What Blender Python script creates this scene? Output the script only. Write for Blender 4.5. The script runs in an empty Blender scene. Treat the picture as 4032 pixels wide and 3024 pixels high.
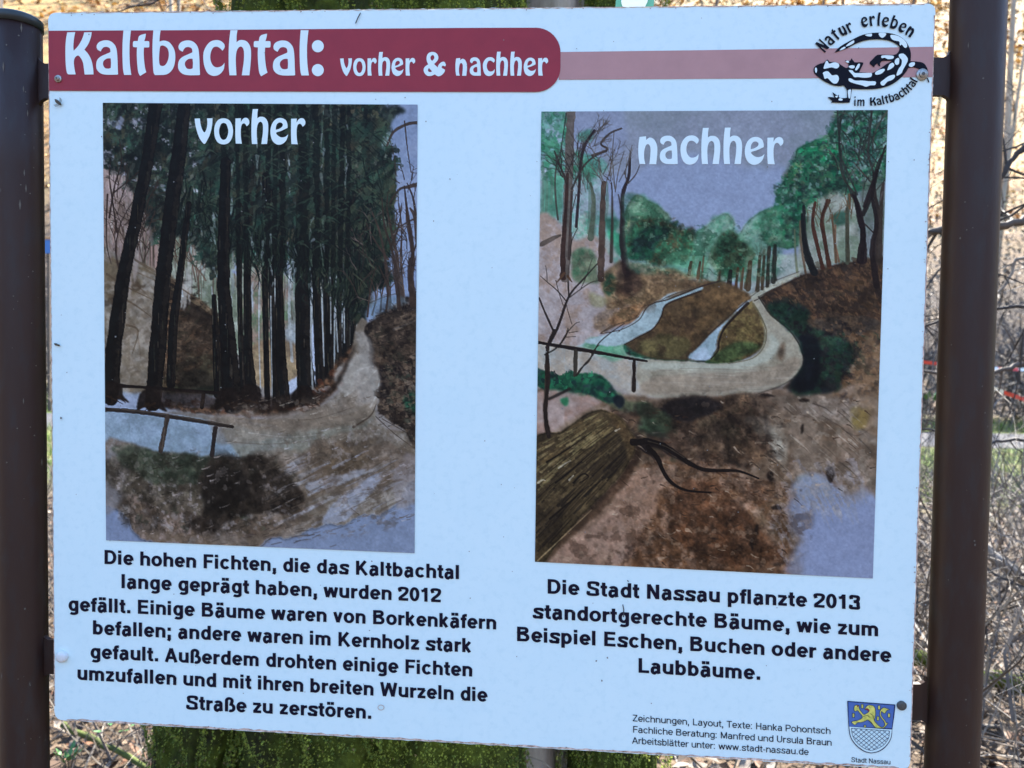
import bpy, math, random
import numpy as np
from mathutils import Vector, Matrix
from mathutils.geometry import tessellate_polygon
random.seed(7)
SC = bpy.context.scene; COL = SC.collection
# ---------------------------------------------------------------- camera, sky, sun, exposure
RIGHT = Vector((0.99748, 0.068526, 0.018362)); DOWN = Vector((0.020776, -0.034683, -0.999182)); FWD = Vector((-0.067833, 0.997046, -0.036019))
CAM = Vector((0.10596, -0.83911, -0.39034)); FPX = 2912.0
cam = bpy.data.cameras.new('camera'); cam_ob = bpy.data.objects.new('camera', cam); COL.objects.link(cam_ob)
M = Matrix((RIGHT, -DOWN, -FWD)).transposed().to_4x4(); M.translation = CAM; cam_ob.matrix_world = M
cam.sensor_width = 36; cam.lens = FPX*36/4032; cam.clip_start = .02; cam.clip_end = 600
cam.dof.use_dof = True; cam.dof.focus_distance = .86; cam.dof.aperture_fstop = 8
SC.camera = cam_ob
SUN_TO = Vector((.36, .60, .70)).normalized()
world = bpy.data.worlds.new('World'); SC.world = world; world.use_nodes = True
nt = world.node_tree; sky = nt.nodes.new('ShaderNodeTexSky'); sky.sky_type = 'NISHITA'; sky.sun_disc = False
sky.sun_elevation = math.asin(SUN_TO.z); sky.sun_rotation = math.atan2(SUN_TO.x, SUN_TO.y); sky.altitude = 200; sky.air_density = 1.0; sky.dust_density = .2; sky.ozone_density = 3.0
nt.links.new(sky.outputs[0], nt.nodes['Background'].inputs[0]); nt.nodes['Background'].inputs[1].default_value = .15
sun = bpy.data.lights.new('sun', 'SUN'); sun.energy = 5.0; sun.angle = math.radians(.53); sun.color = (1, .93, .82)
sun_ob = bpy.data.objects.new('sun', sun); COL.objects.link(sun_ob); sun_ob.rotation_euler = SUN_TO.to_track_quat('Z', 'Y').to_euler()
SC.view_settings.view_transform = 'Standard'; SC.view_settings.look = 'None'; SC.view_settings.gamma = 1; SC.view_settings.exposure = 2.5
SC.view_settings.use_curve_mapping = False
SC.cycles.max_bounces = 6; SC.cycles.use_denoising = True

# ---------------------------------------------------------------- helpers
def lin(c):
    return tuple((v/255/12.92 if v/255 <= .04045 else ((v/255+.055)/1.055)**2.4) for v in c)
def mat(name, col, rough=.6, col2=None, scale=20, bump=0, bscale=None, spec=.4, metal=0, detail=6, contrast=(.35, .65), stretch=(1, 1, 1), col3=None, scale3=3):
    m = bpy.data.materials.new(name); m.use_nodes = True; n = m.node_tree.nodes; l = m.node_tree.links; b = n['Principled BSDF']
    b.inputs['Base Color'].default_value = (*col, 1); b.inputs['Roughness'].default_value = rough; b.inputs['Specular IOR Level'].default_value = spec; b.inputs['Metallic'].default_value = metal
    tc = n.new('ShaderNodeTexCoord'); mp = n.new('ShaderNodeMapping'); mp.inputs['Scale'].default_value = stretch; l.new(tc.outputs['Object'], mp.inputs[0])
    out = None
    def layer(c_a, c_b, sc, con):
        t = n.new('ShaderNodeTexNoise'); t.inputs['Scale'].default_value = sc; t.inputs['Detail'].default_value = detail; t.inputs['Roughness'].default_value = .65; l.new(mp.outputs[0], t.inputs[0])
        r = n.new('ShaderNodeMapRange'); r.inputs[1].default_value, r.inputs[2].default_value = con; l.new(t.outputs[0], r.inputs[0])
        x = n.new('ShaderNodeMix'); x.data_type = 'RGBA'; l.new(r.outputs[0], x.inputs[0])
        if hasattr(c_a, 'links'): l.new(c_a, x.inputs[6])
        else: x.inputs[6].default_value = (*c_a, 1)
        x.inputs[7].default_value = (*c_b, 1); return x.outputs[2]
    if col2 is not None:
        out = layer(col, col2, scale, contrast)
        if col3 is not None: out = layer(out, col3, scale3, (.5, .68))
        l.new(out, b.inputs['Base Color'])
    if bump:
        t = n.new('ShaderNodeTexNoise'); t.inputs['Scale'].default_value = bscale or scale; t.inputs['Detail'].default_value = 8; l.new(mp.outputs[0], t.inputs[0])
        bp = n.new('ShaderNodeBump'); bp.inputs['Strength'].default_value = 1; bp.inputs['Distance'].default_value = bump; l.new(t.outputs[0], bp.inputs['Height']); l.new(bp.outputs[0], b.inputs['Normal'])
    return m
def mesh_obj(name, verts, faces, m=None, parent=None, smooth=False, mats=None, fmat=None, **props):
    me = bpy.data.meshes.new(name)
    if isinstance(verts, np.ndarray) and isinstance(faces, np.ndarray):
        k = faces.shape[1]; me.vertices.add(len(verts)); me.vertices.foreach_set('co', verts.astype(np.float32).ravel())
        me.loops.add(faces.size); me.loops.foreach_set('vertex_index', faces.astype(np.int32).ravel())
        me.polygons.add(len(faces)); me.polygons.foreach_set('loop_start', np.arange(0, faces.size, k, dtype=np.int32)); me.polygons.foreach_set('loop_total', np.full(len(faces), k, np.int32))
        me.update(calc_edges=True)
    else: me.from_pydata([tuple(v) for v in verts], [], faces); me.update()
    for x in (mats or ([m] if m else [])): me.materials.append(x)
    if fmat is not None: me.polygons.foreach_set('material_index', np.array(fmat, np.int32))
    if smooth: me.polygons.foreach_set('use_smooth', np.ones(len(me.polygons), bool))
    o = bpy.data.objects.new(name, me); COL.objects.link(o)
    if parent: o.parent = parent
    for k, v in props.items(): o[k] = v
    return o
def empty(name, label, cat, loc=(0, 0, 0), group=None):
    o = bpy.data.objects.new(name, None); COL.objects.link(o); o.location = loc; o.empty_display_size = .1; o['label'] = label; o['category'] = cat
    if group: o['group'] = group
    return o
def on_plane(px, py, y):
    """point of the vertical plane at depth y seen at a measured point of the photograph"""
    px = np.asarray(px, float); py = np.asarray(py, float)
    d = np.array(FWD)+np.multiply.outer((px-2016)/FPX, np.array(RIGHT))+np.multiply.outer((py-1512)/FPX, np.array(DOWN))
    t = (y-CAM.y)/d[..., 1]
    return np.array(CAM)+d*t[..., None]
def pt(px, py, y): return Vector(on_plane(px, py, y))
def tube(V, F, pts, rad, n=6, cap=True):
    """append a tapered tube to vertex and face lists"""
    b = len(V); up = None; m = len(pts)
    for i, p in enumerate(pts):
        p = Vector(p); t = (Vector(pts[min(i+1, m-1)])-Vector(pts[max(i-1, 0)])).normalized()
        if up is None: up = t.orthogonal().normalized()
        up = (up-t*up.dot(t))
        up = up.normalized() if up.length > 1e-6 else t.orthogonal().normalized()
        s = t.cross(up); r = rad[i] if hasattr(rad, '__len__') else rad
        for k in range(n):
            a = 2*math.pi*k/n; V.append(tuple(p+(up*math.cos(a)+s*math.sin(a))*r))
    for i in range(m-1):
        for k in range(n):
            a, c = b+i*n+k, b+i*n+(k+1) % n; F.append((a, c, c+n, a+n))
    if cap:
        F.append(tuple(b+k for k in range(n))[::-1]); F.append(tuple(b+(m-1)*n+k for k in range(n)))
def box(V, F, x0, x1, y0, y1, z0, z1):
    b = len(V); V += [(x, y, z) for z in (z0, z1) for y in (y0, y1) for x in (x0, x1)]
    F += [tuple(b+i for i in f) for f in ((0, 2, 3, 1), (4, 5, 7, 6), (0, 1, 5, 4), (2, 6, 7, 3), (0, 4, 6, 2), (1, 3, 7, 5))]
def disc(V, F, c, r, y0, y1, n=24, dome=0):
    """short cylinder facing the viewer (-y) centred at c"""
    b = len(V)
    prof = [(r, y1), (r, y0+dome*.6), (r*.86, y0+dome*.2), (r*.5, y0), (0.0001, y0)] if dome else [(r, y1), (r, y0+r*.08), (r*.93, y0), (0.0001, y0)]
    for rr, yy in prof:
        for k in range(n):
            a = 2*math.pi*k/n; V.append((c[0]+rr*math.cos(a), yy, c[2]+rr*math.sin(a)))
    for i in range(len(prof)-1):
        for k in range(n):
            p, q = b+i*n+k, b+i*n+(k+1) % n; F.append((p, q, q+n, p+n))
# ---------------------------------------------------------------- lettering
def arc(cx, cy, rx, ry, a0, a1, n=None):
    n = n or max(4, int(abs(a1-a0)/15))
    out = []
    for i in range(n+1):
        a = math.radians(a0+(a1-a0)*i/n)
        c, s = math.cos(a), math.sin(a)
        e = 0.96
        out.append((cx+rx*math.copysign(abs(c)**e, c), cy+ry*math.copysign(abs(s)**e, s)))
    return out
def crom(pts, n=6, closed=False):
    out = []; m = len(pts)
    rng = range(m) if closed else range(m-1)
    for i in rng:
        if closed: p = [pts[(i+k-1) % m] for k in range(4)]
        else: p = [pts[max(0, min(m-1, i+k-1))] for k in range(4)]
        for j in range(n):
            t = j/n; t2 = t*t; t3 = t2*t
            out.append(tuple(0.5*((2*p[1][k])+(-p[0][k]+p[2][k])*t+(2*p[0][k]-5*p[1][k]+4*p[2][k]-p[3][k])*t2+(-p[0][k]+3*p[1][k]-3*p[2][k]+p[3][k])*t3) for k in (0, 1)))
    if not closed: out.append(tuple(pts[-1]))
    return out
def sans(ch, hx, hy):
    """skeleton strokes of one grotesque letter: (strokes, advance); a stroke is (points, closed)"""
    X = .53; C = .72; S = []
    def l(*p):
        if ch in 'vwxyzkWMNAZK' and len(p) > 2: S.extend(([p[i], p[i+1]], False) for i in range(len(p)-1))
        else: S.append((list(p), False))
    def o(p): S.append((p, False))
    def dot(x, y): l((x, y-hx*1.0), (x, y+hx*1.0))
    def ring(cx, cy, rx, ry): S.append((arc(cx, cy, rx, ry, 0, 360, 28)[:-1], True))
    base = {'ä': 'a', 'ö': 'o', 'ü': 'u'}.get(ch)
    if base:
        s, w = sans(base, hx, hy)
        for dx in (-.095, .095): s.append(([(w/2+dx, .61), (w/2+dx, .61+hx*1.8)], False))
        return s, w
    xl = .05+hx; xr = .555-hx; cx = (xl+xr)/2; r = (xr-xl)/2
    if ch == ' ': return [], .28
    if ch in 'nhmuri':
        pass
    if ch == 'n': l((xl, 0), (xl, X)); o([(xl, .28)]+arc(cx+.005, .33, r, X-hy-.33, 180, 0)+[(xr, 0)]); return S, .6
    if ch == 'h': l((xl, 0), (xl, C)); o([(xl, .28)]+arc(cx+.005, .33, r, X-hy-.33, 180, 0)+[(xr, 0)]); return S, .6
    if ch == 'u': l((xr, 0), (xr, X)); o([(xr, .25)]+arc(cx-.005, .20, r, .20-hy, 360, 180)+[(xl, X)]); return S, .6
    if ch == 'm':
        x2 = .83-hx; xm = (xl+x2)/2
        l((xl, 0), (xl, X)); o([(xl, .28)]+arc((xl+xm)/2, .34, (xm-xl)/2, X-hy-.34, 180, 0)+[(xm, 0)])
        o([(xm, .28)]+arc((xm+x2)/2, .34, (x2-xm)/2, X-hy-.34, 180, 0)+[(x2, 0)]); return S, .89
    if ch == 'r': l((xl, 0), (xl, X)); o([(xl, .25)]+arc(xl+.2, .30, .2, X-hy-.31, 180, 92)+[(.38, X-hy-.005)]); return S, .39
    if ch == 'i': l((xl, 0), (xl, X)); l((xl, C-hx*1.6), (xl, C)); return S, .12+2*hx
    if ch == 'l': l((xl, 0), (xl, C)); return S, .12+2*hx
    if ch == 'o': ring(.3, X/2, .275-hx, X/2-hy+.01); return S, .6
    if ch in 'bpdqg':
        ring(cx, X/2, r, X/2-hy+.01)
        if ch == 'b': l((xl, 0), (xl, C))
        if ch == 'p': l((xl, -.2), (xl, X))
        if ch == 'd': l((xr, 0), (xr, C))
        if ch == 'g': o([(xr, X), (xr, .1), (xr, -.05)]+arc(cx, -.06, r, .15-hy, 0, -150))
        return S, .6
    if ch == 'c': o(arc(.3, X/2, .265-hx, X/2-hy+.01, 38, 322)); return S, .56
    if ch == 'e':
        o([(.07, X/2-.01), (.555-hx, X/2-.01)]); o([(.565-hx, X/2-.03)]+arc(.3, X/2, .265-hx, X/2-hy+.01, 0, 322)); return S, .58
    if ch == 'a':
        x2 = .50-hx
        o(arc(.275, .37, x2-.275, X-hy-.36, 160, 0)+[(x2, .12)]+[(x2+.015, .04), (x2+.03, 0)])
        o([(x2, .32), (.34, .298)]+arc(.225, .158, .175-hx+.012, .142, 95, 270)+[(.3, hy+.004), (x2-.02, .11)]); return S, .57
    if ch == 's':
        o(crom([(.50-hx*.6, .365), (.455, .455), (.28, X-hy+.006), (.10+hx*.7, .44), (.105+hx*.7, .34), (.28, .275), (.45-hx*.2, .21), (.50-hx, .12), (.42, .055), (.28, hy-.006), (.12, .065), (.05+hx*.6, .17)])); return S, .55
    if ch == 't': o([(.17, .68), (.17, .14)]+arc(.27, .135, .10, .135-hy+.008, 180, 262)+[(.33, hy-.002)]); l((.02, X-hy), (.33, X-hy)); return S, .35
    if ch == 'f': o([(.17, 0), (.17, .58)]+arc(.27, .59, .10, .13-hy+.004, 180, 98)+[(.34, C-hy)]); l((.02, X-hy), (.32, X-hy)); return S, .33
    if ch == 'v': l((.02+hx, X), (.27, hy*.2), (.52-hx, X)); return S, .54
    if ch == 'w': l((.01+hx, X), (.22, .01), (.39, X-.02), (.56, .01), (.77-hx, X)); return S, .78
    if ch == 'x': l((.04+hx, 0), (.5-hx, X)); l((.04+hx, X), (.5-hx, 0)); return S, .54
    if ch == 'y': l((.02+hx, X), (.28, .03)); o([(.52-hx, X), (.30, .02), (.24, -.12)]+[(.17, -.2+hy), (.08, -.2+hy)]); return S, .54
    if ch == 'z': l((.04, X-hy), (.43, X-hy)); l((.42, X-hy), (.10, hy)); l((.05, hy), (.46, hy)); return S, .5
    if ch == 'k': l((xl, 0), (xl, C)); l((xl, .17), (.47-hx*.3, X)); l((.22, .31), (.52-hx, 0)); return S, .56
    if ch == 'ß': o([(xl, 0), (xl, .52)]+arc(.28, .54, .28-xl, .2-hy, 180, 0)+[(.49-hx, .47), (.38, .385)]+arc(.34, .20, .225-hx*.6, .185-hy*.3, 80, -90)+[(.28, hy)]); return S, .61
    if ch == 'D': l((.07+hx, 0), (.07+hx, C)); o([(.07, C-hy), (.32, C-hy)]+arc(.34, .36, .34-hx, .36-hy, 90, -90)+[(.07, hy)]); return S, .72
    if ch == 'F': l((.07+hx, 0), (.07+hx, C)); l((.07, C-hy), (.57, C-hy)); l((.07, .36), (.52, .36)); return S, .6
    if ch == 'E': l((.07+hx, 0), (.07+hx, C)); l((.07, C-hy), (.60, C-hy)); l((.07, .375), (.57, .375)); l((.07, hy), (.61, hy)); return S, .67
    if ch == 'L': l((.07+hx, 0), (.07+hx, C)); l((.07, hy), (.57, hy)); return S, .6
    if ch == 'K': l((.07+hx, 0), (.07+hx, C)); l((.09+hx, .24), (.64-hx, C)); l((.28, .42), (.70-hx, 0)); return S, .72
    if ch == 'B':
        l((.07+hx, 0), (.07+hx, C)); o([(.07, C-hy), (.40, C-hy)]+arc(.43, .55, .19-hx, .17-hy, 90, -90)+[(.07, .385)])
        o([(.07, .385), (.42, .385)]+arc(.44, .205, .22-hx, .195-hy*.9, 80, -90)+[(.07, hy)]); return S, .72
    if ch == 'P': l((.07+hx, 0), (.07+hx, C)); o([(.07, C-hy), (.40, C-hy)]+arc(.42, .505, .22-hx, .215-hy, 90, -90)+[(.07, .29+0*hy)]); return S, .67
    if ch == 'A': l((.01+hx*1.1, 0), (.355, C-.02), (.70-hx*1.1, 0)); l((.15, .22), (.56, .22)); return S, .71
    if ch == 'N': l((.07+hx, 0), (.07+hx, C)); l((.08+hx, C-.02), (.64-hx, .02)); l((.65-hx, 0), (.65-hx, C)); return S, .72
    if ch == 'M': l((.07+hx, 0), (.07+hx, C)); l((.08+hx, C-.02), (.415, .04), (.75-hx, C-.02)); l((.76-hx, 0), (.76-hx, C)); return S, .83
    if ch == 'H': l((.07+hx, 0), (.07+hx, C)); l((.65-hx, 0), (.65-hx, C)); l((.1, .375), (.62, .375)); return S, .72
    if ch == 'U': o([(.07+hx, C), (.07+hx, .25)]+arc(.36, .24, .29-hx, .25-hy, 180, 360)+[(.65-hx, C)]); return S, .72
    if ch == 'T': l((.31, 0), (.31, C)); l((.02, C-hy), (.60, C-hy)); return S, .62
    if ch == 'Z': l((.05, C-hy), (.56, C-hy)); l((.54, C-hy), (.09, hy)); l((.04, hy), (.58, hy)); return S, .62
    if ch == 'W': l((.02+hx, C), (.25, .01), (.47, C-.03), (.69, .01), (.92-hx, C)); return S, .94
    if ch == 'S':
        o(crom([(.62-hx, .50), (.56, .63), (.35, C-hy+.006), (.13+hx*.5, .63), (.10+hx*.8, .52), (.20, .42), (.36, .37), (.53, .31), (.62-hx, .20), (.55, .09), (.35, hy-.006), (.13, .09), (.05+hx, .23)])); return S, .68
    if ch == '0': ring(.285, .355, .25-hx, .36-hy); return S, .57
    if ch == '1': l((.30, 0), (.30, .71)); o([(.07, .53), (.2, .56), (.29, .66)]); return S, .53
    if ch == '2': o(crom([(.05+hx, .46), (.09, .61), (.28, .71-hy), (.47-hx*.2, .60), (.46-hx*.2, .44), (.30, .29), (.15, .17), (.09, hy)])); l((.04, hy), (.53, hy)); return S, .57
    if ch == '3': o(crom([(.05+hx, .50), (.12, .63), (.28, .71-hy), (.46-hx*.2, .61), (.44-hx*.2, .44), (.24, .38)])); o(crom([(.24, .38), (.42, .35), (.53-hx, .21), (.45, .07), (.28, hy-.006), (.1, .08), (.04+hx, .22)])); return S, .57
    if ch == '.': l((.07+hx, 0), (.07+hx, hx*2)); return S, .28
    if ch == ',': l((.07+hx, hx*2), (.07+hx, -.01)); l((.075+hx*1.3, .0), (.06+hx*.6, -.15)); return S, .28
    if ch == ':': l((.07+hx, 0), (.07+hx, hx*2)); l((.07+hx, X-hx*2), (.07+hx, X)); return S, .3
    if ch == ';': l((.07+hx, hx*2), (.07+hx, -.01)); l((.075+hx*1.3, .0), (.06+hx*.6, -.15)); l((.07+hx, X-hx*2), (.07+hx, X)); return S, .3
    if ch == '-': l((.05, .25), (.30, .25)); return S, .35
    raise KeyError(ch)
def stroke_strip(pts, closed, hx, hy):
    """offset a skeleton with an elliptical pen: left side, right side"""
    n = len(pts); L = []; R = []
    for i, p in enumerate(pts):
        a = pts[i-1] if (i > 0 or closed) else None
        b = pts[(i+1) % n] if (i < n-1 or closed) else None
        ds = []
        if a is not None: ds.append((p[0]-a[0], p[1]-a[1]))
        if b is not None: ds.append((b[0]-p[0], b[1]-p[1]))
        nn = []
        for d in ds:
            m = math.hypot(*d) or 1; nn.append((-d[1]/m, d[0]/m))
        if len(nn) == 2:
            sx, sy = nn[0][0]+nn[1][0], nn[0][1]+nn[1][1]; m = math.hypot(sx, sy) or 1; sx /= m; sy /= m
            k = 1/max(.45, sx*nn[0][0]+sy*nn[0][1])
        else: sx, sy = nn[0]; k = 1
        ox, oy = sx*k*hx, sy*k*hy
        L.append((p[0]+ox, p[1]+oy)); R.append((p[0]-ox, p[1]-oy))
    return L, R
# closed outlines of the hand-cut display letters, traced at one scale each: (x0, baseline, x-height scale, outline, holes)
FR = {
'K': (153, 423, 345, [(168,88,1),(230,86,1),(221,130),(215,190),(217,234,1),(252,196),(282,142),(300,88,1),(358,86,1),(350,132),(330,182),(301,226,1),(332,262),(356,312),(368,370),(372,422,1),(303,423,1),(298,385),(290,330),(274,294),(252,272),(228,288),(219,320),(223,370),(233,422,1),(176,422,1),(163,402),(155,330),(153,220),(158,140)], []),
'a': (392, 423, 345, [(428,242,1),(402,226),(396,198),(414,170),(455,155),(500,160),(535,188),(552,230),(558,300),(560,360),(563,420,1),(555,423,1),(470,423),(425,411),(398,382),(392,345),(401,308),(427,282),(470,262),(500,248),(503,238),(497,216),(475,206),(450,210),(436,226)], [[(505,296,1),(475,298),(450,318),(446,345),(460,370),(486,376),(506,370,1),(508,330)]]),
'l': (597, 423, 345, [(605,78,1),(663,78,1),(657,130),(652,200),(652,290),(657,360),(666,423,1),(610,423,1),(601,380),(597,290),(597,200),(601,120)], []),
't': (680, 423, 345, [(780,103,1),(775,135),(767,161,1),(800,161),(806,172),(806,200),(800,209),(765,210,1),(763,260),(767,320),(774,370),(783,402,1),(735,431,1),(720,400),(712,330),(709,260),(711,209,1),(684,206),(679,196),(680,170),(688,161),(717,160,1),(723,130),(740,113)], []),
'b': (830, 424, 345, [(837,79,1),(894,79,1),(888,120),(885,165,1),(920,158),(960,170),(990,205),(1007,250),(1008,310),(995,365),(965,405),(925,422),(850,424,1),(838,402),(833,330),(830,230),(832,150)], [[(891,205),(884,250),(882,310),(888,345),(905,354),(925,350),(945,325),(957,285),(957,245),(945,215),(920,198),(902,197)]]),
'c': (1225, 426, 345, [(1375,237,1),(1391,215),(1390,188),(1365,164),(1330,155),(1285,165),(1250,200),(1228,250),(1226,310),(1238,370),(1265,415),(1310,432),(1355,418),(1385,380),(1392,330,1),(1370,355),(1335,366),(1305,355),(1285,320),(1280,280),(1288,240),(1305,212),(1330,206),(1352,215)], []),
'h': (1423, 427, 347, [(1437,79,1),(1493,78,1),(1486,120),(1485,172,1),(1510,156),(1550,158),(1580,180),(1597,220),(1600,280),(1595,350),(1587,427,1),(1527,427,1),(1535,370),(1543,310),(1543,240),(1530,210),(1510,207),(1490,230),(1480,280),(1480,350),(1485,427,1),(1429,427,1),(1423,350),(1423,230),(1428,150)], []),
'v': (960, 428, 317, [(960,198,1),(1008,196,1),(1012,240),(1025,290),(1048,326),(1068,290),(1075,240),(1072,196,1),(1122,194,1),(1118,260),(1100,340),(1072,400),(1047,432),(1010,390),(985,330),(967,260)], []),
'o': (1137, 428, 317, [(1222,193),(1268,206),(1298,250),(1308,312),(1298,374),(1268,420),(1222,434),(1176,420),(1146,374),(1137,312),(1146,250),(1176,206)], [[(1222,235),(1246,246),(1260,280),(1265,313),(1260,348),(1246,380),(1222,392),(1200,380),(1186,348),(1181,313),(1186,280),(1200,246)]]),
'r': (1329, 430, 317, [(1330,198,1),(1380,196,1),(1378,232,1),(1396,204),(1418,192),(1442,198),(1456,224),(1452,252),(1432,270,1),(1420,250),(1406,243),(1388,256),(1379,300),(1380,370),(1388,430,1),(1333,428,1),(1329,360),(1329,280)], []),
'e': (152, 434, 317, [(305,284,1),(303,250),(288,214),(250,195),(205,203),(170,240),(152,300),(155,360),(175,410),(215,437),(260,430),(295,395),(311,343,1),(285,365),(250,371),(220,356),(203,329),(250,311)], [[(199,302,1),(203,266),(218,242),(240,235),(258,245),(262,262),(250,280),(226,295)]]),
'n': (757, 431, 257, [(765,243,1),(810,238,1),(811,264,1),(835,247),(865,260),(885,300),(888,350),(880,432,1),(832,432,1),(838,380),(840,320),(828,295),(810,300),(798,340),(797,390),(805,431,1),(765,430,1),(757,370),(757,300)], []),
'&': (925, 430, 345*.53, [(1040,290),(1030,316),(1006,340,1),(1034,366,1),(1042,345),(1062,327),(1085,322),(1099,345,1),(1092,358),(1074,352),(1066,368),(1092,384,1),(1085,405),(1062,428),(1036,434),(1012,420,1),(982,432),(948,428),(926,398),(930,366),(960,342,1),(948,312),(950,275),(968,252),(1000,246),(1028,260)], [[(996,270),(1008,284),(1004,302),(990,314),(979,300),(980,282)], [(966,370,1),(990,396,1),(980,402),(964,399),(958,386)]]),
'N': (0, 0, 1000, [(0,0,1),(140,0,1),(130,-500),(330,-20,1),(520,0,1),(530,-1000,1),(400,-1000,1),(400,-440),(190,-1000,1),(20,-1000,1)], []),
'i': (0, 0, 1000, [(10,0,1),(170,0,1),(160,-400),(170,-740,1),(20,-740,1),(0,-400)], [[]]),
'm': (0, 0, 1000, [(0,0,1),(160,0,1),(150,-400),(230,-610),(320,-560),(330,-300),(320,0,1),(480,0,1),(470,-380),(545,-610),(640,-560),(650,-300),(640,0,1),(800,0,1),(815,-450),(780,-690),(640,-760),(470,-670,1),(330,-760),(165,-680,1),(160,-740,1),(10,-740,1),(-10,-400)], []),
}
def fr_curve(pts, n=5):
    """closed smooth curve through the points; a third value marks a sharp corner"""
    m = len(pts); out = []
    for i in range(m):
        p = [pts[(i+k-1) % m] for k in range(4)]
        p0, p1, p2, p3 = p
        if len(p1) > 2: p0 = p1
        if len(p2) > 2: p3 = p2
        if len(p1) > 2 and len(p2) > 2: out.append((p1[0], p1[1])); continue
        for j in range(n):
            t = j/n; t2 = t*t; t3 = t2*t
            out.append(tuple(0.5*((2*p1[k])+(-p0[k]+p2[k])*t+(2*p0[k]-5*p1[k]+4*p2[k]-p3[k])*t2+(-p0[k]+3*p1[k]-3*p2[k]+p3[k])*t3) for k in (0, 1)))
    return out
def frisky(ch):
    """outline and holes with ascender height 1, origin at the left of the baseline, y up, plus width"""
    if ch == 'u':
        (o, h, w) = frisky('n'); ms = max(p[1] for p in o)
        return [(w-x, ms-y) for x, y in o], [], w
    x0, b, s, o, hs = FR[ch]
    f = lambda q: [((x-x0)/s, (b-y)/s) for x, y in fr_curve(q)]
    O = f(o); H = [f(q) for q in hs if q]
    return O, H, max(p[0] for p in O)
# ---------------------------------------------------------------- watercolour prints, painted stroke by stroke into a fine colour grid
import numpy as np
def value_noise(rng, h, w, cell):
    gh, gw = int(h/cell)+3, int(w/cell)+3
    g = rng.random((gh, gw)); y = np.arange(h)/cell; x = np.arange(w)/cell
    yi = y.astype(int); xi = x.astype(int); fy = (y-yi)[:, None]; fx = (x-xi)[None]
    fy = fy*fy*(3-2*fy); fx = fx*fx*(3-2*fx)
    a = g[yi][:, xi]; b = g[yi][:, xi+1]; c = g[yi+1][:, xi]; d = g[yi+1][:, xi+1]
    return (a*(1-fx)+b*fx)*(1-fy)+(c*(1-fx)+d*fx)*fy
def fbm(rng, h, w, cell, octaves=4, gain=.55):
    s = np.zeros((h, w)); a = 1; t = 0
    for o in range(octaves):
        if cell < 1.5: break
        s += a*value_noise(rng, h, w, cell); t += a; a *= gain; cell /= 2
    return s/t-.5
def box_blur(m, r):
    if r < 1: return m
    for ax in (0, 1):
        p = np.pad(m, [(r+1, r) if k == ax else (0, 0) for k in (0, 1)], mode='edge').cumsum(ax)
        m = (p[2*r+1:]-p[:-2*r-1])/(2*r+1) if ax == 0 else (p[:, 2*r+1:]-p[:, :-2*r-1])/(2*r+1)
    return m
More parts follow.
